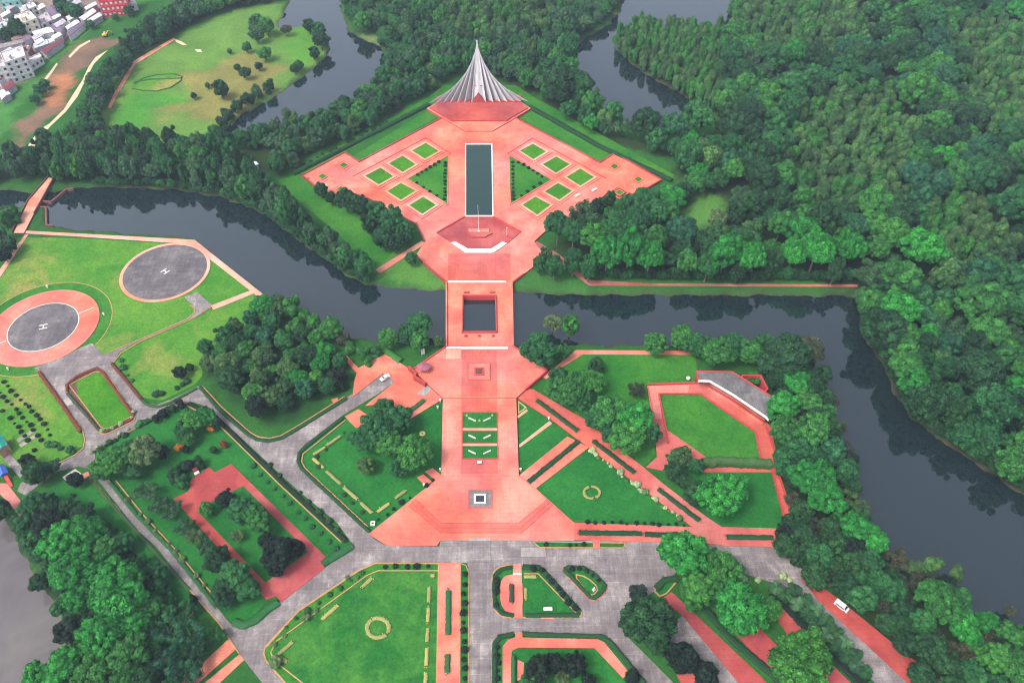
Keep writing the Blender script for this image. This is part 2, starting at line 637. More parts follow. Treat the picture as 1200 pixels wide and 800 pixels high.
# zones of ground cover, in survey coordinates, with their own colour
FOREST_E = [(664, 76), (680, 112), (710, 140), (744, 161), (790, 168), (842, 152), (852, 60), (870, -50), (1450, -50), (1450, 640), (1200, 580),
            (1100, 512), (1060, 488), (1036, 445), (1008, 398), (1000, 340), (880, 326), (800, 326), (700, 318), (650, 296), (638, 284), (680, 272),
            (705, 262), (745, 254), (790, 242), (818, 224), (790, 192), (745, 172), (706, 164), (664, 140), (640, 122), (642, 100)]
FOREST_P = [(722, 48), (745, 34), (790, 36), (850, 44), (842, 134), (800, 112), (770, 96), (740, 78)]
FOREST_N = [(262, 177), (320, 158), (372, 145), (412, 129), (443, 106), (460, 76), (450, 50), (428, 44), (408, 25), (402, -50), (735, -50), (723, 12),
            (690, 40), (668, 55), (664, 80), (648, 104), (628, 112), (600, 100), (572, 84), (540, 84), (500, 108), (470, 128), (440, 146), (400, 166),
            (360, 186), (330, 206), (300, 200), (270, 190)]
FOREST_W = [(-80, 198), (0, 202), (34, 198), (66, 188), (112, 180), (150, 176), (240, 182), (268, 188), (296, 214), (322, 230), (340, 250), (362, 272),
            (392, 296), (424, 315), (436, 329), (404, 317), (378, 299), (345, 274), (312, 249), (286, 237), (250, 225), (200, 217), (120, 215), (80, 217),
            (58, 210), (0, 216), (-80, 222)]
FOREST_L = [(72, 188), (88, 166), (106, 144), (112, 120), (122, 104), (134, 86), (148, 66), (164, 48), (200, 24), (230, 8), (280, -40), (345, -40),
            (325, 2), (250, 17), (212, 38), (190, 50), (157, 70), (137, 101), (126, 128), (118, 160), (108, 172), (50, 170)]
GROVE = [(236, 432), (240, 415), (262, 402), (285, 387), (310, 368), (328, 354), (345, 358), (365, 374), (385, 390), (402, 398), (414, 418), (412, 440),
         (396, 456), (372, 470), (345, 482), (320, 490), (300, 486), (285, 472), (262, 456)]
BANK_E = [(905, 430), (950, 432), (960, 464), (984, 534), (1008, 604), (1026, 644), (1080, 674), (1116, 704), (1140, 726), (1200, 746), (1320, 850), (1120, 850),
          (1062, 775), (1004, 718), (952, 682), (926, 655), (914, 630), (932, 612), (914, 555), (906, 500)]
POND_GROVE = [(2, 602), (20, 612), (36, 622), (60, 600), (110, 606), (160, 650), (205, 700), (222, 720), (215, 740), (262, 745), (210, 800), (190, 850), (30, 850),
              (64, 790), (86, 755), (74, 716), (54, 690), (32, 651)]
FIELD = [(112, 164), (122, 130), (135, 103), (155, 73), (190, 51), (210, 40), (250, 19), (322, 2), (340, 20), (372, 28), (386, 56), (376, 74), (350, 94),
         (318, 117), (270, 149), (250, 170), (240, 176), (150, 172)]
DIRT = [(12, 180), (22, 150), (40, 130), (57, 116), (61, 90), (70, 70), (95, 50), (120, 41), (140, 50), (128, 59), (105, 67), (94, 84), (84, 108), (60, 138),
        (38, 160), (22, 184)]
CLAY = [(58, 116), (66, 92), (80, 84), (90, 92), (80, 112), (66, 120)]
VERGE = [(-80, 190), (0, 160), (30, 120), (60, 85), (90, 45), (130, 20), (200, -10), (260, -40), (200, -60), (120, 5), (90, 26), (60, 60), (30, 95), (-80, 130)]
TOWN = [(-300, 140), (0, 118), (30, 88), (60, 60), (92, 28), (130, 12), (190, -20), (200, -60), (-300, -60)]
HELI_FIELD = [(-60, 350), (0, 318), (18, 278), (228, 286), (316, 355), (325, 365), (240, 414), (236, 432), (262, 456), (232, 452), (190, 470), (165, 466), (100, 400), (43, 430), (97, 520), (64, 545), (-60, 560)]
ZONES = [
    (FOREST_E, (0.020, 0.040, 0.016)), (FOREST_N, (0.020, 0.045, 0.016)), (FOREST_P, (0.03, 0.05, 0.02)), (FOREST_W, (0.020, 0.045, 0.016)),
    (FOREST_L, (0.022, 0.05, 0.018)), (GROVE, (0.015, 0.055, 0.015)), (BANK_E, (0.015, 0.035, 0.014)), (POND_GROVE, (0.010, 0.05, 0.018)),
    (FIELD, (0.09, 0.19, 0.04)), (VERGE, (0.045, 0.16, 0.035)), (TOWN, (0.20, 0.16, 0.15)), (DIRT, (0.155, 0.10, 0.075)), (CLAY, (0.34, 0.15, 0.075)),
    ([(430, 316), (470, 290), (498, 300), (520, 330), (522, 340), (470, 337), (434, 332)], (0.06, 0.17, 0.03)),
    ([(604, 322), (640, 308), (690, 330), (700, 346), (602, 342)], (0.035, 0.125, 0.028)),
    ([(690, 336), (1000, 337), (1000, 346), (690, 346)], (0.028, 0.085, 0.022)),
    ([(785, 272), (800, 246), (828, 226), (850, 232), (836, 262), (812, 276)], (0.06, 0.17, 0.035)),
    ([(682, 248), (712, 238), (722, 244), (700, 262)], (0.03, 0.14, 0.03)),
    ([(485, 97), (498, 72), (514, 72), (506, 97)], (0.09, 0.19, 0.05)), ([(618, 88), (628, 70), (644, 74), (640, 90)], (0.04, 0.16, 0.04)),
    ([(418, 50), (432, 36), (458, 42), (450, 52)], (0.11, 0.18, 0.06)),
    ([(205, 84), (245, 85), (290, 60), (330, 78), (300, 130), (250, 150), (220, 132), (190, 140), (170, 126), (230, 110)], (0.17, 0.17, 0.055)),
    ([(330, 60), (350, 32), (372, 34), (380, 50), (360, 74), (336, 72)], (0.07, 0.20, 0.03)),
    ([(125, 158), (145, 118), (190, 105), (230, 118), (180, 130), (160, 160)], (0.055, 0.20, 0.03)),
    ([(1001, 342), (1012, 398), (1040, 448), (1066, 492), (1110, 530), (1205, 590), (1300, 650), (1420, 770), (1500, 600), (1200, 540), (1100, 480), (1060, 430), (1030, 380)], (0.022, 0.030, 0.016)),
    ([(665, 64), (690, 42), (722, 22), (726, 14), (715, 34), (690, 52), (672, 66)], (0.17, 0.10, 0.07)),
]
ZW = [([(q.x, q.y) for q in GS(z, 0)], c) for z, c in ZONES]


def axis(a, b, step, far):
    core = list(np.arange(a, b + 0.01, step))
    lo, hi, s = [], [], step
    x = a
    while x > -far:
        s *= 1.5
        x -= s
        lo.append(x)
    s, x = step, b
    while x < far:
        s *= 1.5
        x += s
        hi.append(x)
    lo[-1], hi[-1] = -far, far
    return np.array(lo[::-1] + core + hi)


def build_ground():
    xs, ys = axis(-430, 480, 2.0, 1500), axis(70, 700, 2.0, 1500)
    X, Y = np.meshgrid(xs, ys)
    Z = np.zeros(X.shape)
    jit = 0.9 * np.sin(X * 0.37 + 1.3 * np.sin(Y * 0.21)) * np.sin(Y * 0.31 + 1.1 * np.sin(X * 0.17)) + RNG.normal(0, 0.25, X.shape)
    for w in WATERS:
        d = poly_dist(X, Y, w)
        sgn = np.where(poly_mask(X, Y, w), d, -d) + jit
        h = np.clip(WZ - 0.55 * sgn, -3.0, 0.0)
        Z = np.minimum(Z, h)
    C = np.zeros((*X.shape, 3))
    C[:] = (0.022, 0.10, 0.020)
    wob = 3.0 * np.sin(X * 0.13 + np.sin(Y * 0.11) * 2) + 2.0 * np.sin(Y * 0.23 + X * 0.07) + RNG.normal(0, 1.2, X.shape)
    for poly, c in ZW:
        d = poly_dist(X, Y, poly)
        s = np.where(poly_mask(X, Y, poly), d, -d) + wob
        t = np.clip(s / 5.0 + 0.5, 0, 1)[..., None]
        C = C * (1 - t) + np.array(c) * t
    wet = (np.clip((-0.25 - Z) / 0.6, 0, 1) * 0.8)[..., None]
    C = C * (1 - wet) + np.array((0.05, 0.042, 0.03)) * wet
    Z = Z + np.where(Z > -0.05, 0, 0)
    ny, nx = X.shape
    co = np.stack([X, Y, Z], -1).reshape(-1, 3).astype(np.float32)
    idx = np.arange(nx * ny).reshape(ny, nx)
    q = np.stack([idx[:-1, :-1], idx[:-1, 1:], idx[1:, 1:], idx[1:, :-1]], -1).reshape(-1, 4)
    me = bpy.data.meshes.new("ground")
    me.vertices.add(len(co))
    me.vertices.foreach_set("co", co.ravel())
    me.loops.add(q.size)
    me.loops.foreach_set("vertex_index", q.ravel().astype(np.int32))
    me.polygons.add(len(q))
    me.polygons.foreach_set("loop_start", np.arange(0, q.size, 4, dtype=np.int32))
    me.polygons.foreach_set("use_smooth", np.ones(len(q), bool))
    me.update(calc_edges=True)
    at = me.color_attributes.new("cover", 'FLOAT_COLOR', 'POINT')
    cc = np.concatenate([C.reshape(-1, 3), np.ones((nx * ny, 1))], 1).astype(np.float32)
    at.data.foreach_set("color", cc.ravel())
    o = put("ground", me, "ground")
    tag(o, "grassy ground with wooded banks sloping to the river", "ground", kind='structure')


build_ground()

o = MB().add([(-1500, 262.0, WZ), (1500, 262.0, WZ), (1500, 1500, WZ), (-1500, 1500, WZ), (-100, 40, WZ), (1500, 40, WZ), (1500, 262, WZ), (-100, 262, WZ)],
             [(0, 1, 2, 3), (4, 5, 6, 7)]).put("river_water", "river")
tag(o, "dark still river water winding round the memorial island", "river", kind='structure')
pb = [(-420, 40), (-100.0, 40), (-100.0, 262.0), (-420, 262.0)]
o = MB().add([(x, y, WZ) for x, y in pb], [(0, 1, 2, 3)]).put("pond_water", "pond")
tag(o, "pale muddy pond water beside the tall rain trees", "pond", kind='structure')

# ------------------------------------------------------------------ lawns (sheets on the ground)
LZ = 0.05
struct("lawn", [(-50, 346), (-2, 322), (21, 278), (90, 279), (226, 287), (316, 356), (322, 366), (238, 414), (237, 440), (229, 450), (190, 469), (167, 466),
                (133, 424), (105, 402), (43, 430), (97, 510), (97, 522), (62, 544), (-50, 552)], LZ, 'lawn_field', "yellow green lawn around the two helipads", "lawn")
struct("lawn", [(412, 491), (430, 503), (474, 490), (518, 466), (517, 556), (436, 625), (352, 548), (347, 540), (351, 528), (358, 521), (402, 487)], LZ, 'lawn_deep',
       "deep green lawn between the road fork and the red walkway", "lawn")
struct("lawn", [(688, 525), (809, 617), (673, 613), (628, 571)], LZ, 'lawn_deep', "triangular lawn with a pale ring in its middle", "lawn")
struct("lawn", [(643, 438), (683, 415), (815, 415), (818, 447), (757, 450), (768, 532), (754, 548), (690, 495), (636, 458)], LZ, 'lawn',
       "tree dotted lawn between the river path and the diagonal walk", "lawn")
struct("lawn", [(772, 462), (821, 462), (885, 506), (893, 546), (836, 541), (780, 502)], LZ + 0.02, 'lawn', "six sided sunken lawn in front of the grandstand", "lawn")
struct("lawn", [(800, 552), (905, 552), (921, 619), (845, 617), (790, 572)], LZ, 'lawn_deep', "dark lawn below the pale clipped hedge", "lawn")
struct("lawn", [(606, 467), (646, 494), (609, 524)], LZ + 0.02, 'lawn_deep', "small triangular lawn against the upper end of the walkway", "lawn")
struct("lawn", [(646, 495), (668, 511), (609, 557), (608, 525)], LZ + 0.02, 'lawn_deep', "lawn strip between two slanting paths", "lawn")
struct("lawn", [(407, 187), (503, 129), (514, 136), (422, 191)], LZ, 'lawn', "long grass strip on the west flank of the monument plaza", "lawn")
struct("lawn", [(607, 137), (622, 127), (718, 180), (704, 191)], LZ, 'lawn', "long grass strip on the east flank of the monument plaza", "lawn")
struct("lawn", [(346, 200), (505, 112), (520, 100), (604, 100), (622, 112), (790, 205), (786, 213), (774, 210), (720, 178), (622, 122), (560, 118), (502, 124), (404, 178), (354, 205)],
       LZ - 0.02, 'lawn', "outer grass belt behind the monument hedge", "lawn")
struct("lawn", [(326, 212), (350, 204), (394, 238), (440, 262), (470, 284), (440, 318), (392, 270), (352, 238)], LZ, 'lawn', "sloping lawn west of the upper plaza", "lawn")
struct("lawn", [(205, 470), (222, 470), (245, 481), (258, 491), (330, 561), (408, 635), (383, 662), (330, 703), (312, 703), (290, 733), (270, 728), (255, 711), (160, 598),
                (128, 560), (113, 541), (113, 529), (150, 506), (186, 488)], LZ, 'lawn_deep', "shaded garden lawn around the red court", "lawn")
struct("lawn", [(60, 570), (92, 552), (104, 560), (160, 622), (222, 690), (220, 712), (150, 690), (100, 640), (50, 600)], LZ, 'lawn_deep', "dark nursery lawn beside the long road", "lawn")

# ------------------------------------------------------------------ roads
RZ = 0.12
struct("road", [(43, 430), (107, 402), (122, 415), (133, 424), (165, 466), (173, 472), (184, 474), (200, 468), (232, 452), (255, 475), (290, 505), (300, 511), (315, 513),
                (330, 510), (350, 498), (408, 464), (435, 448), (449, 437), (456, 437), (463, 447), (445, 460), (402, 486), (358, 520), (350, 528), (347, 540), (352, 548),
                (438, 628), (436, 634), (413, 637), (395, 612), (350, 575), (310, 538), (258, 490), (245, 480), (237, 474), (222, 470), (205, 475), (185, 487), (150, 505),
                (120, 520), (111, 528), (112, 541), (104, 549), (92, 546), (64, 553), (30, 580), (20, 575), (24, 566), (58, 547), (88, 532), (97, 525), (99, 515), (97, 505)],
       RZ, 'road', "forked grey concrete road from the helipads to the plaza", "road")
struct("road", [(104, 548), (112, 540), (128, 562), (160, 600), (200, 640), (255, 712), (268, 728), (280, 736), (290, 735), (327, 705), (383, 663), (414, 636), (436, 630),
                (450, 638), (515, 640), (516, 632), (625, 632), (770, 634), (905, 638), (930, 655), (960, 690), (1010, 745), (1075, 800), (1110, 832), (1060, 832), (1000, 775),
                (930, 700), (905, 682), (850, 665), (795, 668), (770, 690), (748, 705), (730, 740), (822, 832), (548, 832), (548, 659), (440, 659), (420, 668), (350, 715),
                (312, 757), (310, 765), (314, 774), (350, 805), (385, 832), (332, 832), (306, 798), (280, 765), (257, 730), (222, 690), (183, 640), (160, 620)],
       RZ + 0.05, 'road', "wide cracked concrete forecourt road with pale joints", "road")
struct("road", [(216, 348), (231, 342), (249, 358), (228, 371), (190, 388), (160, 401), (141, 411), (133, 424), (122, 415), (132, 411), (180, 390), (219, 373), (227, 366), (227, 359)],
       RZ + 0.03, 'road', "narrow concrete drive joining the two helipads", "road")
for pts in ([(790, 728), (800, 721), (893, 832), (850, 832), (770, 752)],):
    struct("road", pts, RZ + 0.02, 'road', "narrow grey lane between two red strips", "road")

# ------------------------------------------------------------------ helipads
def circle(c, r, n=96):
    return [Vector((c[0] + r * math.cos(2 * math.pi * k / n), c[1] + r * math.sin(2 * math.pi * k / n), 0)) for k in range(n)]


def letter_h(c, h, w, t, ang, z):
    mb = MB()
    for (x, y, sx, sy) in ((-w / 2, 0, t, h), (w / 2, 0, t, h), (0, 0, w - t, t)):
        q = Vector((x, y, 0))
        q.rotate(Matrix.Rotation(ang, 3, 'Z'))
        dz = 0.0
        mb.box((c[0] + q.x, c[1] + q.y, z + dz), (sx, sy, 0.012), ang)
    return mb


def helipad(c, r_out, r_in, label, skirt, ang):
    t = thing("helipad", label, "helipad", (c[0], c[1], 0))
    mb = MB()
    if skirt:
        mb.ring(circle(c, r_out - 0.9), circle(c, r_in + 0.32), 0.36, -0.3)
        mb.put("apron_ring", "red_deep" if False else "red", t)
        MB().ring(circle(c, r_out), circle(c, r_out - 0.9), 0.42, -0.3).put("rim", "red_path", t)
        MB().ring(circle(c, r_in + 0.32), circle(c, r_in), 0.385, -0.3).put("painted_circle", "white", t)
    else:
        mb.ring(circle(c, r_out), circle(c, r_in), 0.40, -0.3).put("rim", "pink_path", t)
    MB().prism([Vector((p.x, p.y, 0.37)) for p in circle(c, r_in)], -0.3).put("landing_deck", "helipad", t)
    letter_h(c, 3.4, 2.4, 0.55, ang, 0.385).put("letter_mark", "white", t)
    return t


HB, HA = (-204.6, 254.5), (-159.46, 290.18)
helipad(HA, 21.1, 19.6, "grey round helipad with a thin pink rim beside the river path", False, math.radians(-38))
hp = helipad(HB, 23.98, 14.9, "helipad with a wide red ring and white circle", True, math.radians(-72))
for a in (math.radians(32), math.radians(212)):
    MB().box((HB[0] + 19 * math.cos(a), HB[1] + 19 * math.sin(a), 0.372), (6.6, 0.35, 0.012), a).put("painted_tick", "white", hp)
MB().ring(circle(HB, 29.2), circle(HB, 24.1), 0.10, -0.3).put("helipad_verge", "lawn")
tag(bpy.data.objects["helipad_verge"], "dark green grass ring round the red helipad", "lawn", kind='structure')
MB().ring(circle(HB, 29.55), circle(HB, 29.2), 0.16, -0.3).put("kerb", "kerb")
tag(bpy.data.objects["kerb"], "thin brown kerb circling the helipad grass ring", "kerb", kind='structure')
# the apron south of the red helipad meets it over the grass ring
struct("road", [(40, 431), (108, 402), (116, 412), (126, 424), (100, 434), (80, 450), (62, 452), (50, 444)], RZ + 0.09, 'road', "concrete apron below the red helipad", "road")

# ------------------------------------------------------------------ paths
PZ = 0.16
PATHS = [
    ([(17, 270), (26, 270), (228, 281), (228, 285), (223, 286), (90, 277), (17, 273)], 'pink_path', "long straight pink path along the river bank by the helipads"),
    ([(228, 281), (262, 308), (319, 353), (313, 356), (258, 313), (223, 286)], 'pink_path', "slanting pink path from the helipad corner toward the grove"),
    ([(294, 340), (297, 344), (250, 363), (247, 358)], 'pink_path', "short orange path from the small helipad drive to the bank path"),
    ([(29, 275), (33, 275), (2, 322), (-40, 372), (-44, 368), (-2, 318)], 'pink_path', "narrow pale path running down from the footbridge corner"),
    ([(620, 296), (628, 282), (654, 297), (692, 328), (760, 332), (1005, 333.2), (1005, 336), (690, 334.5), (648, 302)], 'red_dull', "red path on the far bank below the big trees"),
    ([(440, 316), (494, 282), (499, 285), (446, 320)], 'red_path', "stepped red ramp down to the grassy bank"),
    ([(648, 432), (675, 410), (880, 411), (880, 416), (683, 415), (653, 434), (640, 444), (634, 440)], 'red_path', "red river path bounding the tree lawn"),
    ([(0, 566), (8, 566), (24, 586), (36, 604), (38, 622), (30, 622), (20, 600), (-6, 572)], 'red_path', "faded red path beside the pond"),
    ([(268, 748), (272, 744), (281, 756), (232, 800), (205, 832), (180, 832), (212, 800)], 'red_path', "ribbed brick path left of the hedge below the fork"),
    ([(283, 764), (287, 760), (292, 767), (254, 803), (225, 832), (200, 832), (244, 796)], 'red_path', "ribbed brick path right of the hedge below the fork"),
    ([(137, 105), (156, 72), (190, 52), (204, 44), (205, 47), (159, 75), (141, 107)], 'pink_path', "thin pink path along the edge of the far meadow"),
    ([(126, 126), (136, 105), (140, 106), (130, 127)], 'pink_path', "broken end of the meadow path under the trees"),
    ([(644, 493), (647, 496), (609, 524), (608, 521)], 'pink_path', "thin slanting path between two small lawns"),
    ([(606, 487), (617, 479), (619, 481), (607, 490)], 'pink_path', "short path below the tiny triangular bed"),
    ([(215, 722), (223, 712), (227, 718), (219, 726)], 'red_path', "small red landing half hidden by the dark conifer"),
    ([(94, 556), (103, 552), (105, 556), (98, 562)], 'red_path', "short red link from the road to the pale pad"),
    ([(388, 468), (395, 466), (400, 473), (394, 476)], 'red', "small red pad on the grove side of the road"),
    ([(404, 488), (420, 479), (432, 487), (426, 499), (417, 501)], 'red', "red five sided pad on the lawn side of the road"),
]
for pts, m, lab in PATHS:
    struct("path", pts, PZ, m, lab, "path", side='red_wall')
for pts in ([(126, 59), (112, 67), (104, 78), (96, 95), (86, 110), (75, 128), (58, 145), (46, 152), (36, 166), (24, 184), (33, 181), (48, 160), (59, 148), (77, 131), (91, 113), (101, 92), (110, 75), (121, 64)],):
    struct("sand_track", pts, 0.1, 'sand', "pale sandy track curving past the bare earth", "track")
struct("sand_track", [(48, 97), (57, 86), (66, 74), (68, 75), (60, 87), (51, 98)], 0.1, 'sand', "short sandy strip by the shanty verge", "track")
struct("sand_track", [(80, 66), (92, 54), (105, 47), (106, 48.5), (94, 56), (82, 68)], 0.1, 'sand', "thin pale footpath above the bare earth", "track")
struct("sand_track", [(205, 46), (213, 49), (219, 53), (214, 53), (206, 49)], 0.1, 'sand', "bare sandy patch at the top of the meadow", "track")
struct("sand_track", [(228, 58), (235, 58), (237, 61), (231, 61)], 0.1, 'sand', "small bare sandy patch in the meadow", "track")

# ------------------------------------------------------------------ red plazas and walkways
struct("plaza", [(518, 556), (608, 556), (627, 571), (673, 612), (673, 633), (516, 633), (512, 639), (458, 639), (450, 637), (432, 625)], 0.32, 'red', "broad red entrance plaza narrowing to the walkway", "plaza", side='red_wall')
STEP = [[(496, 576), (518, 558), (608, 558), (632, 577), (648, 591), (612, 624), (516, 624), (478, 592)],
        [(496, 575), (518, 557.5), (608, 557.5), (630, 576), (644, 588), (610, 618), (516.5, 618), (482, 588)],
        [(498, 574), (518, 557), (608, 557), (628, 574), (641, 585), (608, 612), (517, 612), (487, 584)]]
for k, pts in enumerate(STEP):
    struct("plaza_step", pts, 0.50 + 0.16 * k, 'red' if k == 2 else 'red_mid', ["lowest", "middle", "top"][k] + " level of the stepped entrance plaza", "plaza", side='red_wall')
struct("walkway", [(519, 465), (605, 465), (608, 557), (517, 557)], 0.95, 'red', "straight red walkway with garden beds down its middle", "walkway", side='red_wall')
struct("plaza", [(523, 406), (602, 406), (642, 434), (616, 456), (605, 466), (519, 466), (503, 452), (484, 433)], 1.3, 'red', "eight sided red plaza at the near end of the bridge", "plaza", side='red_wall')
struct("plaza", [(398, 415), (404, 414), (420, 431), (452, 414), (480, 432), (500, 450), (515, 461), (519, 467), (477, 493), (471, 487), (462, 484), (456, 480), (447, 476), (438, 474), (428, 475),
                 (463, 447), (449, 437), (413, 465), (415, 447), (418, 437)], 0.42, 'red', "red forecourt at the end of the grey road", "plaza", side='red_wall')
struct("walkway", [(617, 455), (625, 456), (690, 494), (724, 524), (754, 547), (778, 567), (825, 603), (846, 617), (920, 619), (915, 641), (850, 639), (834, 637), (673, 632), (673, 612), (811, 617),
                   (740, 562), (688, 523), (650, 494), (606, 466)], 0.36, 'red_mid', "long diagonal red walk with hedge slots", "walkway", side='red_wall')
struct("walkway", [(665, 511), (690, 524), (628, 572), (608, 557)], 0.40, 'red', "paired red ramp joining the diagonal walk to the plaza", "walkway", side='red_wall')
struct("plaza", [(758, 451), (820, 449), (832, 447), (905, 500), (907, 518), (915, 547), (918, 553), (823, 553), (836, 541), (800, 534), (786, 542), (776, 551), (757, 547), (770, 535), (767, 505)],
       0.34, 'red_mid', "red terrace framing the sunken lawn", "plaza", side='red_wall', z0=-0.3)
# lawn again as an inset above the terrace
struct("lawn", [(772, 462), (821, 462), (885, 506), (893, 546), (836, 541), (780, 502)], 0.40, 'lawn', "six sided lawn in front of the grandstand", "lawn")
struct("walkway", [(905, 553), (911, 553), (932, 616), (922, 618)], 0.4, 'red_mid', "narrow red walk on the river side of the dark lawn", "walkway", side='red_wall')
struct("court", [(203, 584), (221, 575), (224, 561), (245, 547), (252, 553), (271, 543), (382, 652), (376, 658), (381, 665), (330, 705), (323, 698), (312, 702)], 0.30, 'red_deep',
       "red rectangular court enclosing a tree garden", "court", side='red_wall')
struct("lawn", [(233, 600), (240, 592), (285, 569), (361, 646), (311, 682)], 0.36, 'lawn_deep', "garden lawn inside the red court", "lawn")
UPPER = [(354, 206), (404, 179), (421, 190), (519, 138), (603, 138), (703, 191), (720, 180), (775, 211), (745, 229), (724, 219), (702, 233), (671, 253), (640, 270), (626, 283), (640, 301),
         (614, 321), (601, 331), (523, 331), (497, 309), (488, 298), (498, 283), (488, 262), (440, 258), (414, 226), (395, 238)]
UPPER = UPPER[:-3] + [(458, 246), (432, 232), (412, 225), (395, 238)]
struct("plaza", UPPER, 0.9, 'red', "diamond shaped red plaza around the reflecting pool", "plaza", side='red_wall', z0=-0.6)
# darker strips across the approach
struct("approach_strip", [(525, 297), (598, 297), (598, 329), (525, 329)], 0.93, 'red_mid', "darker red strip of paving below the white band", "paving")
for pts, lab in (([(525, 329), (593, 329), (593, 331.5), (525, 331.5)], "white line across the far end of the bridge"),):
    struct("painted_line", pts, 0.96, 'white', lab, "line")
struct("painted_line", [(523, 406.3), (595, 406.3), (595, 408.6), (523, 408.6)], 1.36, 'white', "white line across the near end of the bridge", "line")
for x0, x1 in ((524, 545), (578, 603)):
    pass
struct("paving_strip", [(541, 410), (582, 410), (582.5, 464.5), (540.5, 464.5)], 1.34, 'red_mid', "central strip of deeper red paving on the near plaza", "paving")
struct("paving_strip", [(540.5, 467), (582.5, 467), (583.5, 555), (540, 555)], 1.0, 'red_mid', "central strip of deeper red paving along the walkway", "paving")
# red and grey strips of the lower corner
struct("walkway", [(776, 701), (787, 693), (892, 792), (928, 832), (893, 832), (800, 721)], 0.26, 'red_deep', "first slanting red strip beside the grey lane", "walkway", side='red_wall')
struct("walkway", [(850, 728), (870, 715), (922, 767), (985, 832), (938, 832), (900, 785)], 0.26, 'red_deep', "second slanting red strip under the light green tree", "walkway", side='red_wall')
struct("walkway", [(898, 705), (916, 705), (962, 766), (1004, 806), (1020, 832), (1000, 832), (945, 776)], 0.26, 'red_deep', "third slanting red strip under the palm row", "walkway", side='red_wall')
struct("walkway", [(938, 677), (948, 676), (985, 703), (1050, 756), (1130, 820), (1110, 832), (1070, 806), (1010, 750), (960, 704)], 0.26, 'red_deep', "red shoulder of the road beside the white van", "walkway", side='red_wall')
struct("walkway", [(770, 745), (790, 752), (850, 832), (815, 832)], 0.24, 'red_deep', "red strip behind the dark rounded tree", "walkway", side='red_wall')

# ------------------------------------------------------------------ the monument
AX = -8.1                      # the memorial's axis


def monument():
    base_z = 2.6
    KT = (next(z / 10 for z in range(600) if PX((AX, 443.4, z / 10))[1] <= 47.2) - base_z) / 46.0
    foot = [(501, 127), (512, 121), (611, 121), (621, 127), (598, 141), (577, 153), (545, 153), (524, 141)]
    t = thing("memorial_tower", "tall pale concrete spire of folded triangular walls on a red platform", "monument", (AX, 436.5, 0))
    tier = GS([(500, 127), (512, 120), (611, 120), (622, 127), (599, 141), (577, 153.5), (545, 153.5), (523, 141)], 1.5)
    MB().prism(tier, -0.3, 0, 1).put("platform", ["red", "red_wall"], t)
    up = GS([(503, 126), (513, 120), (610, 120), (619, 126), (598, 138), (594, 141), (529, 141), (524, 138)], 2.3)
    MB().prism(up, 1.4, 0, 1).put("upper_platform", ["red_deep", "red_wall"], t)
    xs = [4.5, 8.9, 13.3, 17.6, 22.0, 26.1, 30.3]
    inward = [3.4, 5.2, 6.0, 7.0, 8.2, 9.6, 11.5]
    hs_ = [KT * h for h in (46.0, 43.8, 41.0, 37.0, 32.0, 26.5, 20.0)]
    ya, ym = 0.0, 9.0
    th = 0.55
    for i in range(7):
        x, h = xs[i], hs_[i]
        for s in (-1, 1):
            dz = base_z - 0.4
            # each wall rises from its front foot to the spine and runs back toward the axis
            p = [(s * x, ya, dz), (s * (x - inward[i]), 5.6, dz), (s * 0.1, ym - 1.2, h + base_z - 0.8), (s * 0.2, 6.9, h + base_z)]
            q = [(px - s * th, py + 0.12, pz) for px, py, pz in p]
            w = MB().add(p + q, [(0, 1, 2, 3), (7, 6, 5, 4), (0, 4, 5, 1), (1, 5, 6, 2), (2, 6, 7, 3), (3, 7, 4, 0)])
            w.put("folded_wall", "memorial", t, (0, 0, 0))
    # the narrow central leaf between the innermost pair of walls
    for ya, s in ((1.2, 1),):
        c = MB()
        zz = 4.2
        a = [(-4.3, ya, 2.2), (0, ya + 0.5 * s, 2.2 + zz + 1.5), (4.3, ya, 2.2), (0.2, ym - 2.4 * s, 45.5 * KT + base_z), (-0.2, ym - 2.4 * s, 45.5 * KT + base_z)]
        b = [(px, py + 0.5 * s, pz) for px, py, pz in a]
        c.add(a + b, [(0, 1, 4), (1, 3, 4), (1, 2, 3), (9, 6, 5), (9, 8, 6), (8, 7, 6), (0, 5, 6, 1), (1, 6, 7, 2), (2, 7, 8, 3), (4, 9, 5, 0)])
        c.put("central_leaf", "memorial", t, (0, 0, 0))
        MB().add([(-2.3, ya + 1.2 * s, 11.6), (2.3, ya + 1.2 * s, 11.6), (2.3, ya + 1.3 * s, 12.0), (-2.3, ya + 1.3 * s, 12.0),
                  (-2.3, ya + 2.4 * s, 11.6), (2.3, ya + 2.4 * s, 11.6), (2.3, ya + 2.4 * s, 12.0), (-2.3, ya + 2.4 * s, 12.0)],
                 [(0, 1, 2, 3), (7, 6, 5, 4), (0, 4, 5, 1), (1, 5, 6, 2), (2, 6, 7, 3), (3, 7, 4, 0)]).put("ledge", "roof_grey", t, (0, 0, 0))
    # red brick gable in the entrance
    MB().prism([Vector((-3.9, 1.0, 0)), Vector((3.9, 1.0, 0)), Vector((3.9, 1.15, 0)), Vector((-3.9, 1.15, 0))], 0)
    g = MB().add([(-4.0, 0.3, 2.2), (4.0, 0.3, 2.2), (0, 0.9, 7.4), (-4.0, 1.9, 2.2), (4.0, 1.9, 2.2), (0, 2.2, 7.4)], [(0, 1, 2), (5, 4, 3), (0, 3, 4, 1), (1, 4, 5, 2), (2, 5, 3, 0)])
    g.put("entrance_gable", "red_deep", t, (0, 0, 0))
    # low ramp between the tower's back and the lawn
    MB().box((0, 4, 1.2), (52, 7, 2.3)).put("plinth", ["red_wall"], t, (0, 0, 0))


monument()

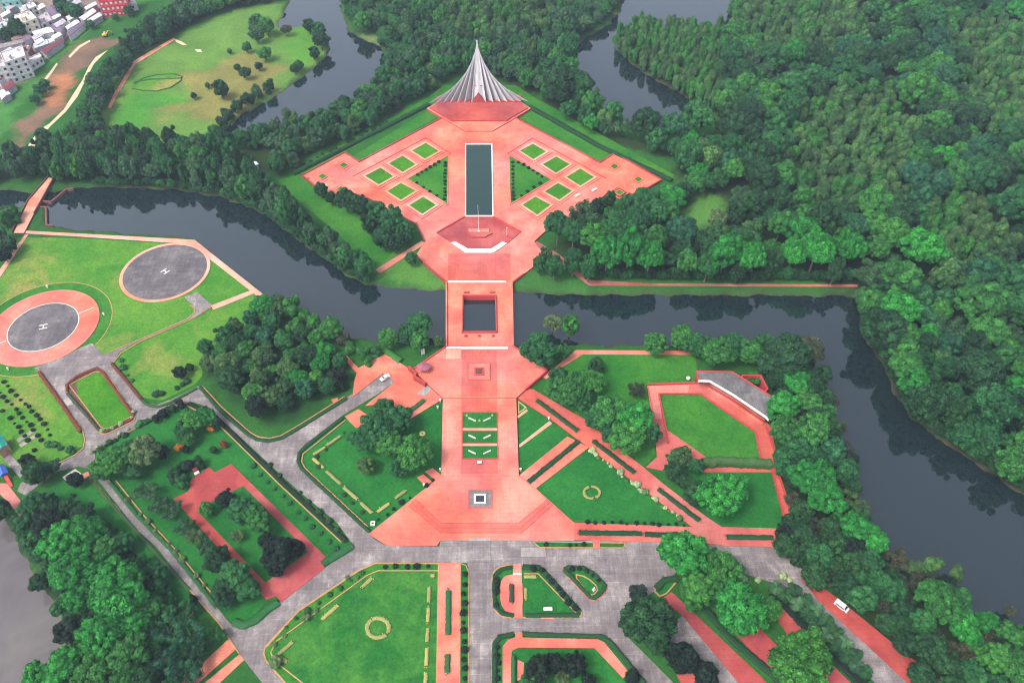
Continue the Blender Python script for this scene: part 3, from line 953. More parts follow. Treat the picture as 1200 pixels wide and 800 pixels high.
# ------------------------------------------------------------------ reflecting pool
t = thing("reflecting_pool", "long green reflecting pool with a thin white rim", "pool", G((561.5, 211)))
PO, PI_ = GS([(545, 168), (577, 168), (578.4, 253.4), (545, 253.4)], 1.25), GS([(546.2, 169.3), (575.8, 169.3), (577, 252.2), (546.2, 252.2)], 1.25)
MB().ring(PO, PI_, 1.25, 0.5).put("rim", "white", t)
MB().prism([Vector((p.x, p.y, 1.08)) for p in PI_], 0.5).put("pool_water", "pool", t)

# ------------------------------------------------------------------ altar terrace, flagpole
OCT = [(544.5, 254.2), (578, 254.2), (610, 272), (595, 284.5), (578.5, 295), (546, 295), (528.5, 283.5), (512, 273)]
t = thing("altar_terrace", "eight sided red terrace with a small stepped altar facing the pool", "terrace", G((561, 274)))
MB().prism(GS(OCT, 1.35), 0.5, 0, 1).put("deck", ["red_deep", "red_wall"], t)
inner = [((p[0] - 561) * 0.93 + 561, (p[1] - 274) * 0.93 + 274) for p in OCT]
MB().ring([G(p, 1.0) for p in OCT][0:8], [G(p, 1.0) for p in inner], 1.75, 1.3).put("parapet", "red_deep", t) if False else None
for i in (0, 1, 2, 6, 7):
    a, b = OCT[i], OCT[(i + 1) % 8]
    if i in (1, 7):
        MB().ribbon([G(a, 1.4), G(b, 1.4)], 0.7, 1.95, 1.3).put("parapet", "red_wall", t)
band_o = [(528.5, 284), (545.5, 296), (578, 296), (594.5, 285), (589, 282.8), (575.5, 291.3), (548.5, 291.3), (534, 283)]
MB().prism(GS(band_o, 1.42), 1.2).put("white_step", "white", t)
alt = [(546, 271.5), (576, 271.5), (577, 273), (568, 277.5), (554, 277.5), (545, 273)]
al = MB().prism(GS(alt, 2.2), 1.3, 0, 1).put("altar", ["red_deep", "red_wall"], t)
MB().prism(GS([(549, 268), (573, 268), (573, 272), (549, 272)], 1.95), 1.3, 0, 1).put("altar_step", ["red", "red_wall"], t)
MB().ribbon([G((594, 277), 1.4), G((600, 280), 1.4)], 0.5, 1.9, 1.3).put("side_wall", "red_wall", t)
fp = G((561.2, 271), 2.0)
t = thing("flagpole", "thin white flagpole behind the altar at the end of the pool", "flagpole", (fp.x, fp.y, 1.35))
MB().tube([(0, 0, 0), (0, 0, 17.0)], [0.13, 0.06], 8).put("pole", "white", t, (0, 0, 0))
MB().box((0, 0, 0.35), (1.3, 1.3, 0.7), 0, 0, 0.8).put("footing", "white", t, (0, 0, 0))
MB().tube([(0, 0, 16.9), (0, 0, 17.25)], [0.16, 0.05], 8).put("finial", "metal", t, (0, 0, 0))
fp = G((594, 276), 1.4)
t = thing("lamp_pole", "short white pole at the east corner of the altar terrace", "pole", (fp.x, fp.y, 1.35))
MB().tube([(0, 0, 0), (0, 0, 5.0)], [0.12, 0.07], 6).put("post", "white", t, (0, 0, 0))
MB().box((0, 0, 5.1), (0.5, 0.5, 0.25), 0, 0, 0.7).put("lamp_cap", "white", t, (0, 0, 0))

# ------------------------------------------------------------------ bridge
t = thing("bridge", "wide flat red bridge with a rectangular opening over the river", "bridge", G((561, 370)))
zt = 1.30
BO = GS([(522.3, 331), (600.7, 331), (602.3, 406.2), (522.3, 406.2)], zt)
BI = GS([(543.2, 347.5), (580.2, 347.5), (581.2, 389), (542.8, 389)], zt)
MB().ring(BO, BI, zt, 0.1, 0, 1).put("deck", ["red", "red_wall"], t)
for k, (a, b) in enumerate(((0, 3), (1, 2))):
    pa, pb = Vector(BO[a]), Vector(BO[b])
    off = 0.35 if a == 0 else -0.35
    MB().ribbon([(pa.x + off, pa.y - .3), (pb.x + off, pb.y + .3)], 0.6, zt + 0.9, zt - 0.6).put("parapet", "red", t)
for a, b, off in ((0, 3, -0.3), (1, 2, 0.3)):
    pa, pb = BI[a], BI[b]
    MB().ribbon([(pa.x + off, pa.y + 0.6), (pb.x + off, pb.y - 0.6)], 0.5, zt + 0.8, zt - 0.5).put("opening_wall", "red_deep", t)
pa, pb = BI[0], BI[1]
MB().ribbon([(pa.x - 0.5, pa.y + 0.4), (pb.x + 0.5, pb.y + 0.4)], 0.7, zt + 0.6, -1.5).put("opening_wall", "red_wall", t)
pa, pb = BI[3], BI[2]
MB().ribbon([(pa.x - 0.8, pa.y - 0.4), (pb.x + 0.8, pb.y - 0.4)], 0.6, zt + 0.8, zt - 0.5).put("opening_wall", "red_wall", t)
for cx, cy in ((526, 344), (597, 344), (526, 372), (598, 372), (526, 398), (599, 398), (546, 344), (577, 344), (546, 394), (578, 394)):
    q = G((cx, cy), 0)
    MB().box((q.x, q.y, -1.3), (1.4, 2.4, 3.2)).put("pier", "red_wall", t)
for x in (547, 577):
    q = G((x, 343), zt)
    MB().box((q.x, q.y, zt + 0.35), (2.6, 0.7, 0.7)).put("bench_block", "red_deep", t)
for x in (546, 561.5, 578):
    q = G((x, 394), zt)
    MB().box((q.x, q.y, zt + 0.4), (1.2, 0.8, 0.8)).put("bench_block", "red_deep", t)

t = thing("footbridge", "small red footbridge with dark parapets crossing the channel to the wood", "bridge", G((38, 240)))
MB().prism(GS([(57, 208), (62, 209), (47, 236), (28, 273), (16, 273), (33, 236)], 0.8), 0.2, 0, 1).put("deck", ["pink_path", "brown_wall"], t)
MB().ribbon([(q.x, q.y) for q in GS([(56, 208), (32, 236), (14, 272)], 0.8)], 0.35, 1.5, 0.0).put("parapet", "brown_wall", t)
MB().ribbon([(q.x, q.y) for q in GS([(63, 209), (48, 236), (40, 250)], 0.8)], 0.5, 1.5, 0.0).put("parapet", "brown_wall", t)
MB().prism(GS([(36, 230), (46, 232), (43, 243), (31, 241)], 0.86), 0.7, 0, 1).put("centre_panel", ["red_path", "brown_wall"], t)
for (x, y) in ((36, 232), (46, 234), (32, 242), (43, 243)):
    q = G((x, y))
    MB().box((q.x, q.y, -0.9), (1.2, 1.2, 3.0)).put("pier", "brown_wall", t)
for pts, lab in (([(48, 236), (60, 237), (78, 222), (86, 221)], "stepped brown retaining wall on the north shore by the footbridge"),
                 ([(44, 243), (54, 243), (54.5, 264), (62, 264.5)], "brown retaining wall on the south shore by the footbridge")):
    o = MB().ribbon([(q.x, q.y) for q in GS(pts, 0)], 0.8, 0.5, -2.2).put("retaining_wall", "brown_wall")
    tag(o, lab, "retaining wall")

# ------------------------------------------------------------------ lawn beds on the diamond plaza
def scaled(pts, k):
    cx = sum(p[0] for p in pts) / len(pts)
    cy = sum(p[1] for p in pts) / len(pts)
    return [((p[0] - cx) * k + cx, (p[1] - cy) * k + cy) for p in pts]


SQ = [([(483, 177.5), (499, 168.5), (514, 178), (498, 187)], "north corner of the west block, beside the pool"),
      ([(456, 192.5), (472, 183.5), (487, 193.5), (472, 202.5)], "middle of the outer row west of the pool"),
      ([(428, 207), (446, 197.5), (461, 207.5), (444, 217)], "west corner, farthest west of the pool"),
      ([(454, 225), (470, 215.5), (487, 224.5), (470, 235)], "middle of the lower row west of the pool"),
      ([(480, 241.5), (496, 231.5), (511, 241), (495, 251.5)], "west side, nearest the altar terrace"),
      ([(609.5, 177.5), (624.5, 169.5), (640, 178.5), (625, 187.5)], "north corner of the east block, beside the pool"),
      ([(636, 193.5), (652, 184.5), (667.5, 193.5), (651.5, 203.5)], "middle of the outer row east of the pool"),
      ([(664, 208.5), (680, 198.5), (696, 208.5), (680, 218.5)], "east corner, farthest east of the pool"),
      ([(638.5, 225.5), (654, 215.5), (670, 224.5), (655.5, 235)], "middle of the lower row east of the pool"),
      ([(612.5, 241), (627.5, 231.5), (645, 241), (629.5, 252.5)], "east side, nearest the altar terrace")]
for pts, where in SQ:
    c = G(pts[0], 0.9)
    t = thing("garden_bed", "square grass bed at the " + where, "garden bed", G((sum(p[0] for p in pts) / 4, sum(p[1] for p in pts) / 4)), group="square grass beds of the diamond plaza")
    z = 1.30
    big = [Vector((p.x, p.y, 0)) for p in GS(scaled(pts, 1.52), 1.0)]
    mid = [Vector((p.x, p.y, 0)) for p in GS(scaled(pts, 1.25), 1.0)]
    inn = [Vector((p.x, p.y, 0)) for p in GS(pts, 1.0)]
    MB().ring(big, mid, 1.22, 0.6, 0, 1).put("step", ["red", "red_wall"], t)
    MB().ring(mid, inn, 1.55, 0.6, 0, 1).put("kerb", ["pink_path", "red_deep"], t)
    MB().prism([Vector((p.x, p.y, 1.36)) for p in inn], 0.6).put("grass_top", "lawn_bed", t)
for pts, where in (([(478, 210), (525, 183), (524, 239)], "west"), ([(597, 183), (646, 211), (598.5, 239)], "east")):
    t = thing("garden_bed", f"triangular grass bed edged with round shrubs {where} of the pool", "garden bed", G(pts[0]))
    inn = [Vector((p.x, p.y, 0)) for p in GS(pts, 1.0)]
    mid = [Vector((p.x, p.y, 0)) for p in GS(scaled(pts, 1.06), 1.0)]
    MB().ring(mid, inn, 1.30, 0.6, 0, 1).put("kerb", ["red", "red_wall"], t)
    MB().prism([Vector((p.x, p.y, 1.12)) for p in inn], 0.6).put("grass_top", "lawn", t)
SM = [((403, 194), "western arm, upper one"), ((378, 207), "western arm, at its tip"), ((400, 222), "western arm, half under trees"),
      ((720, 195.5), "eastern arm, upper one"), ((748, 210.5), "eastern arm, at its tip"), ((726, 226), "eastern arm, half under trees")]
for (cx, cy), where in SM:
    pts = [(cx - 5, cy), (cx, cy - 3), (cx + 5, cy), (cx, cy + 3.2)]
    t = thing("planter", f"small square planter on the {where}", "planter", G((cx, cy)), group="small planters on the arms of the diamond plaza")
    inn = GS(pts, 1.0)
    MB().ring(GS(scaled(pts, 2.3), 1.0), GS(scaled(pts, 1.9), 1.0), 1.12, 0.6, 0, 1).put("step", ["red", "red_wall"], t)
    MB().ring(GS(scaled(pts, 1.35), 1.0), inn, 1.35, 0.6, 0, 1).put("kerb", ["red", "red_wall"], t)
    MB().prism([Vector((p.x, p.y, 1.2)) for p in inn], 0.6).put("grass_top", "lawn", t)
# raised kerb lines round the two blocks of beds
for pts, w in (([(413, 207), (499, 161.5), (528, 180), (476, 211)], "west"), ([(710, 209), (624, 162), (595, 180), (648, 211)], "east")):
    o = MB().ribbon([(q.x, q.y) for q in GS(pts, 1.0)], 0.5, 1.12, 0.7).put("kerb", "red_wall")
    tag(o, f"low dark red kerb enclosing the {w} block of square beds", "kerb", kind='structure')
# low walls along the rim of the diamond plaza
for pts, lab in (([(354, 206), (404, 179), (421, 190), (519, 138)], "low red wall along the north west edge of the diamond plaza"),
                 ([(603, 138), (703, 191), (720, 180), (775, 211)], "low red wall along the north east edge of the diamond plaza"),
                 ([(354, 206), (395, 238)], "low red wall at the west tip of the diamond plaza"),
                 ([(775, 211), (745, 229)], "low red wall at the east tip of the diamond plaza"),
                 ([(488, 262), (498, 283)], "short red wall above the stepped ramp"),
                 ([(497, 309), (523, 331)], "slanting red wall on the west side of the bridge head"),
                 ([(614, 321), (601, 331)], "slanting red wall on the east side of the bridge head")):
    o = MB().ribbon([(q.x, q.y) for q in GS(pts, 0.9)], 0.6, 1.55, -0.4).put("parapet_wall", "red_deep")
    tag(o, lab, "low wall")
o = MB().ribbon([(q.x, q.y) for q in GS([(479, 431), (487, 439), (486, 443), (499, 451)], 1.3)], 1.1, 2.6, 0.2).put("parapet_wall", "red_deep")
tag(o, "bright red zigzag wall dividing the forecourt from the near plaza", "low wall")
for pts, lab in (([(602, 406), (642, 434)], "low red wall on the north east side of the near plaza"), ([(642, 434), (616, 456)], "low red wall on the south east side of the near plaza"),
                 ([(523, 406), (484, 433)], "low red wall on the north west side of the near plaza")):
    o = MB().ribbon([(q.x, q.y) for q in GS(pts, 1.3)], 0.6, 1.8, 0.2).put("parapet_wall", "red_wall")
    tag(o, lab, "low wall")


for pts, z, m, lab, cat in (([(74, 468), (81, 465), (86, 473), (79, 476)], 0.34, 'road_light', "white slab patch across the west branch of the helipad road", "paving"),
                             ([(611, 641.5), (639, 641.5), (640, 652), (611, 652)], 0.30, 'road_light', "bright repaired slab in the forecourt road", "paving"),
                             ([(549.5, 633), (574.5, 633), (575, 658), (549, 658)], 0.31, 'road', "darker crossing slab at the foot of the entrance plaza", "paving"),
                             ([(550, 630.5), (574, 630.5), (574, 633), (550, 633)], 0.42, 'road_light', "pale worn step at the foot of the entrance plaza", "paving"),
                             ([(19, 515), (39, 502), (41, 505), (22, 518)], 0.16, 'road_light', "upper pale strip crossing the nursery rows", "path"),
                             ([(22, 521), (42, 508), (44, 511), (25, 524)], 0.16, 'road_light', "lower pale strip crossing the nursery rows", "path"),
                             ([(498, 552), (507, 548), (518, 557), (510, 562)], 0.36, 'red', "upper short red ramp on the west side of the entrance plaza", "path"),
                             ([(489, 559), (496, 555), (506, 564), (499, 570)], 0.36, 'red', "lower short red ramp on the west side of the entrance plaza", "path"),
                             ([(489, 461), (501, 450), (508, 453), (497, 464)], 0.47, 'road_light', "pale worn patch by the zigzag wall", "paving"),
                             ([(524, 408), (540, 408), (540, 420), (522, 420)], 1.35, 'pink_path', "faded greyish patch of paving by the bridge foot", "paving")):
    struct("paving_slab" if cat == "paving" else "path", pts, z, m, lab, cat)
for x, y, lab in ((676.5, 229.5, "white stone bench south of the east block of beds, nearer the pool"), (696.5, 223, "white stone bench south of the east block of beds, nearer the tip")):
    q = G((x, y), 0.95)
    t = thing("bench", lab, "bench", (q.x, q.y, 0.9), math.radians(38))
    MB().box((0, 0, 0.55), (3.4, 1.3, 0.3)).put("seat", "white", t, (0, 0, 0))
    for dx in (-1.3, 1.3):
        MB().box((dx, 0, 0.2), (0.4, 1.1, 0.4)).put("leg", "white", t, (0, 0, 0))


# ------------------------------------------------------------------ features on the red axis
def square_feature(cx, cy, half, inner_half, z, label, name, rim, fill, cat):
    t = thing(name, label, cat, G((cx, cy)))
    o_, i_ = [], []
    for sx, sy in ((-1, -1), (1, -1), (1, 1), (-1, 1)):
        o_.append((cx + sx * half, cy + sy * half * 0.76))
        i_.append((cx + sx * inner_half, cy + sy * inner_half * 0.8))
    MB().ring(GS(o_, z), GS(scaled(o_, 0.93), z), z + 0.30, z - 0.4).put("step", "red_mid", t)
    MB().ring(GS(scaled(o_, 0.93), z), GS(i_, z), z + 0.14, z - 0.4).put("surround", "red" if rim != "white" else "road", t)
    MB().ring(GS(i_, z), GS(scaled(i_, 0.70), z), z + 0.5, z - 0.4).put("rim", rim, t)
    MB().prism(GS(scaled(i_, 0.70), z + 0.3), z - 0.4).put("fill", fill, t)


square_feature(561.5, 435.5, 13, 5.6, 1.32, "square planter with brown soil sunk in the near plaza", "planter", "red_wall", "soil", "planter")
square_feature(562.5, 584.5, 14, 7.0, 0.84, "square fountain basin with a white rim on the entrance plaza", "fountain", "white", "basin", "fountain")
for k, (y0, y1) in enumerate(((483.5, 501), (505, 519), (523, 537))):
    t = thing("garden_bed", ("top", "middle", "bottom")[k] + " of the three grass beds in the walkway with pale chevron planting", "garden bed", G((562, (y0 + y1) / 2)), group="grass beds down the walkway")
    xl, xr = 542.3, 582.2 + k * 0.3
    inn = GS([(xl, y0), (xr, y0), (xr, y1), (xl, y1)], 1.1)
    out = GS([(xl - 0.9, y0 - 0.8), (xr + 0.9, y0 - 0.8), (xr + 0.9, y1 + 0.8), (xl - 0.9, y1 + 0.8)], 1.1)
    MB().ring(out, inn, 1.28, 0.6, 0).put("kerb", "red_wall", t)
    MB().prism([Vector((p.x, p.y, 1.16)) for p in inn], 0.6).put("grass_top", "lawn_deep", t)
    ym = y0 + (y1 - y0) * 0.35
    for s in (-1, 1):
        MB().ribbon([(q.x, q.y) for q in GS([(562 + s * 13, ym), (562 + s * 4.5, ym + 4)], 1.1)], 0.6, 1.5, 1.1).put("pale_planting", "pale", t)
    if k == 0:
        for x, y in ((547, 486.5), (562, 492.5), (577, 486.5)):
            q = G((x, y), 1.2)
            MB().tube([(q.x, q.y, 1.1), (q.x, q.y, 1.7)], [0.55, 0.3], 8).put("pale_planting", "tan", t)
for y in (503, 521):
    struct("paving_strip", [(542.3, y - 1.6), (582.6, y - 1.6), (582.6, y + 1.6), (542.3, y + 1.6)], 1.22, 'pink_path', "pale cross strip between two walkway beds", "paving")
o = thing("lectern", "small dark stand alone on the walkway below the beds", "stand", G((562, 543), 1.0))
MB().box((0, 0, 0.5), (1.0, 0.8, 1.0), 0, 0, 0.7).put("post", "red_wall", o, (0, 0, 0))
MB().box((0, 0, 1.15), (1.6, 1.1, 0.22)).put("desk", "white", o, (0, 0, 0))

# ------------------------------------------------------------------ garden islands (kerbed beds between the roads)
def island(outer, label, m='lawn', z=0.30, kerb='kerb', sm=1, name="garden_island", kw=0.45):
    pts = smooth_line(outer, sm) if sm else outer
    q = GS(pts, z)
    c = sum((Vector(x) for x in q), Vector()) / len(q)
    t = thing(name, label, "garden island", (c.x, c.y, 0))
    MB().ribbon([(x.x, x.y) for x in q], kw, z + 0.12, -0.3, closed=True).put("kerb", kerb, t)
    MB().prism(q, -0.3).put("grass_top", m, t)
    return t


OVAL = [(76, 456), (80, 447), (92, 440), (105, 433), (114, 430), (122, 435), (132, 448), (148, 472), (159, 486), (157, 493), (140, 501), (124, 509), (116, 507), (100, 487), (84, 465)]
island(OVAL, "rounded garden island between the two helipad roads with a red planted border", 'soil')
struct("lawn", smooth_line([(82, 451), (112, 436), (118, 437), (155, 482), (154, 487), (126, 502), (119, 500)], 1), 0.42, 'lawn_bed', "smooth bright lawn inside the rounded island", "lawn")
island([(576.5, 686), (577, 672), (584, 664), (598, 661.5), (631, 662), (637, 666), (682, 717), (680, 723), (600, 723.5), (587, 722), (578, 712)], "four sided garden island with a red path and lawn east of the straight road", 'lawn_deep', sm=1)
struct("path", smooth_line([(586, 706), (586, 686), (588, 678), (594, 673), (612, 672), (613, 718), (594, 718)], 1), 0.46, 'red', "rounded red path bay in the garden island", "path", side='red_wall')
struct("path", [(601, 660.5), (611, 660.5), (612.5, 724), (603, 724)], 0.50, 'red', "red path straight across the garden island", "path", side='red_wall')
struct("painted_line", [(601, 671), (611.3, 671), (611.3, 673.3), (601, 673.3)], 0.53, 'pale', "pale step across the red island path", "line")
struct("lawn", [(614, 673), (630, 673), (674, 718), (614, 718)], 0.46, 'lawn_deep', "small dark lawn inside the garden island", "lawn")
struct("path", [(637, 718), (647, 718), (650, 725), (634, 725)], 0.48, 'red', "tiny red landing on the lower edge of the garden island", "path", side='red_wall')
island([(658, 666), (664, 663), (685, 664), (698, 672), (712, 686), (709, 694), (697, 704), (690, 702)], "leaf shaped traffic island of clipped green", 'lawn_deep', kerb='kerb_red')
o = MB().ribbon([(q.x, q.y) for q in GS(smooth_line([(671, 672), (688, 676), (702, 689), (695, 698), (690, 695)], 1), 0.3)], 0.35, 0.62, 0.2, closed=True).put("kerb", "kerb")
tag(o, "thin orange edging inside the leaf shaped traffic island", "kerb", kind='structure')
island([(765, 690), (778, 677), (797, 676), (776, 701)], "small dark traffic island under the big bright tree", 'lawn_deep')
island([(576.5, 850), (577, 752), (585, 743), (604, 741), (708, 744), (718, 752), (790, 850)], "large garden island at the foot of the straight road", 'lawn_deep')
struct("path", [(589, 850), (589, 757), (595, 749), (604, 746), (604, 740), (613, 740), (613, 746.5), (700, 748), (708, 752), (737, 787), (730, 794), (697, 759), (608, 758), (600, 762), (598, 850)], 0.48, 'red',
       "bent red path round the large lower garden", "path", side='red_wall')
struct("path", [(606, 772), (614, 776), (613, 795), (606, 797)], 0.46, 'red', "red patch showing beside the dark trees", "path", side='red_wall')
island([(440, 659.5), (514, 660), (511, 850), (378, 850), (312, 774), (309, 765), (311, 757), (350, 715), (420, 668)], "large lawn island with a broken border of pale hedges", 'lawn', sm=0)
struct("lawn", [(443, 669), (514, 669), (511, 850), (395, 850), (322, 773), (318, 764), (324, 752), (430, 675)], 0.40, 'lawn_patchy', "patchy light lawn with a pale ring west of the straight road", "lawn")
struct("walkway", [(514.5, 659), (539, 659.5), (538, 850), (511, 850)], 0.44, 'red', "red path with planted slots beside the straight road", "walkway", side='red_wall')
island([(539.6, 660), (546, 662), (549.5, 672), (548.5, 850), (538.5, 850)], "long narrow grass strip between the red path and the road", 'lawn_deep', sm=0, kw=0.3)
island([(625, 634.5), (732, 636), (731, 641.5), (632, 641)], "narrow planted strip below the entrance plaza", 'lawn_deep', sm=0, kw=0.3)
island([(376, 657), (414, 637), (409, 632), (371, 652)], "grass wedge beside the court gate", 'lawn_deep', sm=0, kw=0.3) if False else None
for pts in ([(695, 632), (703, 632), (703, 642), (695, 642)],):
    struct("path", pts, 0.50, 'red', "short red link across the planted strip", "path")


# ------------------------------------------------------------------ foliage: clumps of leaves on lumpy lobes
def ico(sub):
    bm = bmesh.new()
    bmesh.ops.create_icosphere(bm, subdivisions=sub, radius=1.0)
    v = np.array([x.co[:] for x in bm.verts])
    f = np.array([[q.index for q in x.verts] for x in bm.faces])
    bm.free()
    return v, f


ICO = {k: ico(k) for k in (1, 2, 3)}


class Leaves:
    def __init__(self, seed):
        self.r = np.random.default_rng(seed)
        self.v, self.t3, self.q4, self.ti, self.n = [], [], [], [], 0

    def lobe(self, c, rad, tint, sub=2, rough=0.16, squash=1.0):
        v, f = ICO[sub]
        d = 1 + self.r.normal(0, rough, len(v))
        # a coarse swell so that no two lobes share an outline
        k = self.r.normal(0, 1.6, (3, 3))
        d += 0.12 * np.sin(v @ k[0] * 2 + k[1, 0]) + 0.08 * np.sin(v @ k[2] * 3)
        p = v * d[:, None] * rad * np.array((1, 1, squash)) + np.array(c)
        self.v.append(p)
        self.t3.append(f + self.n)
        self.ti.append(np.full(len(v), tint))
        self.n += len(v)

    def cards(self, c, rad, n, size, tint, squash=1.0, low=-0.35, spread=(0.9, 1.16)):
        d = self.r.normal(0, 1, (n * 3, 3))
        d /= np.linalg.norm(d, axis=1)[:, None]
        d = d[d[:, 2] > low][:n]
        n = len(d)
        p = d * rad * self.r.uniform(*spread, (n, 1)) * np.array((1, 1, squash)) + np.array(c)
        nn = d + self.r.normal(0, 0.55, (n, 3)) + np.array((0, 0, 0.25))
        nn /= np.linalg.norm(nn, axis=1)[:, None]
        a = np.cross(nn, self.r.normal(0, 1, (n, 3)))
        a /= np.linalg.norm(a, axis=1)[:, None] + 1e-9
        b = np.cross(nn, a)
        s = size * self.r.uniform(0.6, 1.4, (n, 1))
        quad = np.stack([p - a * s, p - b * s * 0.6, p + a * s, p + b * s * 0.6], 1)
        self.v.append(quad.reshape(-1, 3))
        self.q4.append(np.arange(n * 4).reshape(n, 4) + self.n)
        self.ti.append(np.repeat(tint * self.r.uniform(0.6, 1.5, n), 4))
        self.n += n * 4

    def raw(self, v, f, tint):
        v, f = np.array(v, float), np.array(f)
        self.v.append(v)
        (self.t3 if f.shape[1] == 3 else self.q4).append(f + self.n)
        self.ti.append(np.full(len(v), tint))
        self.n += len(v)

    def mesh(self, name, hue=0.12):
        v = np.concatenate(self.v).astype(np.float32)
        t3 = np.concatenate(self.t3) if self.t3 else np.zeros((0, 3), int)
        q4 = np.concatenate(self.q4) if self.q4 else np.zeros((0, 4), int)
        ti = np.concatenate(self.ti)
        me = bpy.data.meshes.new(name)
        me.vertices.add(len(v))
        me.vertices.foreach_set("co", v.ravel())
        li = np.concatenate([t3.ravel(), q4.ravel()]).astype(np.int32)
        me.loops.add(len(li))
        me.loops.foreach_set("vertex_index", li)
        st = np.concatenate([np.arange(len(t3)) * 3, len(t3) * 3 + np.arange(len(q4)) * 4]).astype(np.int32)
        me.polygons.add(len(st))
        me.polygons.foreach_set("loop_start", st)
        me.update(calc_edges=True)
        at = me.color_attributes.new("tint", 'FLOAT_COLOR', 'POINT')
        c = np.stack([ti * (1 + hue * (ti - 1) * 2), ti, ti * (1 - hue * (ti - 1)), np.ones(len(ti))], 1)
        at.data.foreach_set("color", np.clip(c, 0.05, 3).astype(np.float32).ravel())
        return me


def sphere_dirs(n, r, lo=-1.0):
    i = np.arange(n) + 0.5
    z = 1 - (1 - lo) * i / n
    ph = i * 2.399963 + r.uniform(0, 6)
    s = np.sqrt(np.clip(1 - z * z, 0, 1))
    d = np.stack([s * np.cos(ph), s * np.sin(ph), z], 1)
    return d + r.normal(0, 0.10, d.shape)


def crown_broad(seed):         # wide, domed and clumpy, like a rain tree; radius 1
    L = Leaves(seed)
    r = L.r
    wob = r.normal(0, 1, 4)
    for d in sphere_dirs(74, r, -0.15):
        az = math.atan2(d[1], d[0])
        k = 0.80 * (1 + 0.10 * math.sin(2 * az + wob[0]) + 0.09 * math.sin(3 * az + wob[1]))
        c = (d[0] * k, d[1] * k, 0.62 + d[2] * 0.50 * (1 + 0.08 * wob[2]))
        k2 = r.uniform(0.88, 1.10)
        c = (c[0] * k2, c[1] * k2, c[2] * r.uniform(0.9, 1.12))
        rad = r.uniform(0.10, 0.22)
        t = r.uniform(0.62, 1.42)
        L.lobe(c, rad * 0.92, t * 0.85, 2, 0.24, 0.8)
        L.cards(c, rad, 110, 0.048, t, 0.85, -0.35, (0.85, 1.28))
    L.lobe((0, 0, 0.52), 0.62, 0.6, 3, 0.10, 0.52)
    return L.mesh("broad_crown")


def crown_round(seed):         # dense rounded head
    L = Leaves(seed)
    r = L.r
    for d in sphere_dirs(46, r, -0.75):
        c = (d[0] * 0.72, d[1] * 0.72, 0.95 + d[2] * 0.72)
        k2 = r.uniform(0.86, 1.14)
        c = (c[0] * k2, c[1] * k2, 0.95 + (c[2] - 0.95) * k2)
        rad = r.uniform(0.14, 0.27)
        t = r.uniform(0.66, 1.36)
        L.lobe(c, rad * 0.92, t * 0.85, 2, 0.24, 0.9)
        L.cards(c, rad, 120, 0.058, t, 0.95, -0.35, (0.85, 1.30))
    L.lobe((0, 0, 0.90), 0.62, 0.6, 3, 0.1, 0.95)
    return L.mesh("round_crown")


def crown_clumpy(seed):        # a few separate upright heads, like a plantation tree
    L = Leaves(seed)
    r = L.r
    n = int(r.integers(9, 14))
    for i in range(n):
        a = r.uniform(0, 6.28)
        q = math.sqrt(r.uniform(0, 1)) * 0.72
        z = 1.35 - q * 0.55 + r.normal(0, 0.14)
        rad = r.uniform(0.24, 0.36)
        t = r.uniform(0.75, 1.35)
        c = (q * math.cos(a), q * math.sin(a), z)
        L.lobe(c, rad * 0.9, t * 0.9, 2, 0.2, 0.95)
        L.cards(c, rad, 170, 0.065, t, 1.0, -0.35, (0.85, 1.3))
        c2 = (c[0] * 1.1, c[1] * 1.1, z - 0.45)
        L.lobe(c2, rad * 0.9, t * 0.75, 2, 0.2)
        L.cards(c2, rad * 0.95, 80, 0.045, t * 0.9)
    return L.mesh("clumpy_crown")


def crown_loose(seed):         # open, feathery, with gaps
    L = Leaves(seed)
    r = L.r
    for i in range(30):
        a = r.uniform(0, 6.28)
        q = math.sqrt(r.uniform(0.02, 1)) * 0.85
        z = 0.95 + r.uniform(-0.45, 0.55) * (1.15 - q)
        rad = r.uniform(0.13, 0.22)
        t = r.uniform(0.7, 1.35)
        c = (q * math.cos(a), q * math.sin(a), z)
        L.lobe(c, rad * 0.7, t * 0.85, 1, 0.25, 0.75)
        L.cards(c, rad * 1.2, 150, 0.040, t, 0.8, -1.0, (0.5, 1.25))
    return L.mesh("loose_crown")


def crown_conifer(seed):
    L = Leaves(seed)
    r = L.r
    for k in range(26):
        h = k / 26
        n = 5
        for j in range(n):
            a = r.uniform(0, 6.28)
            q = (1 - h) * 0.75
            rad = 0.16 + 0.2 * (1 - h)
            t = r.uniform(0.75, 1.25)
            c = (q * math.cos(a), q * math.sin(a), 0.4 + h * 3.2)
            L.lobe(c, rad * 0.8, t, 1, 0.25, 0.8)
            L.cards(c, rad, 30, 0.08, t, 0.8)
    return L.mesh("conifer_crown")


def crown_shrub(seed):
    L = Leaves(seed)
    r = L.r
    for d in sphere_dirs(12, r, -0.1):
        c = (d[0] * 0.55, d[1] * 0.55, 0.45 + d[2] * 0.40)
        t = r.uniform(0.75, 1.25)
        L.lobe(c, r.uniform(0.34, 0.46), t, 2, 0.16)
        L.cards(c, 0.44, 40, 0.09, t)
    return L.mesh("shrub_foliage")


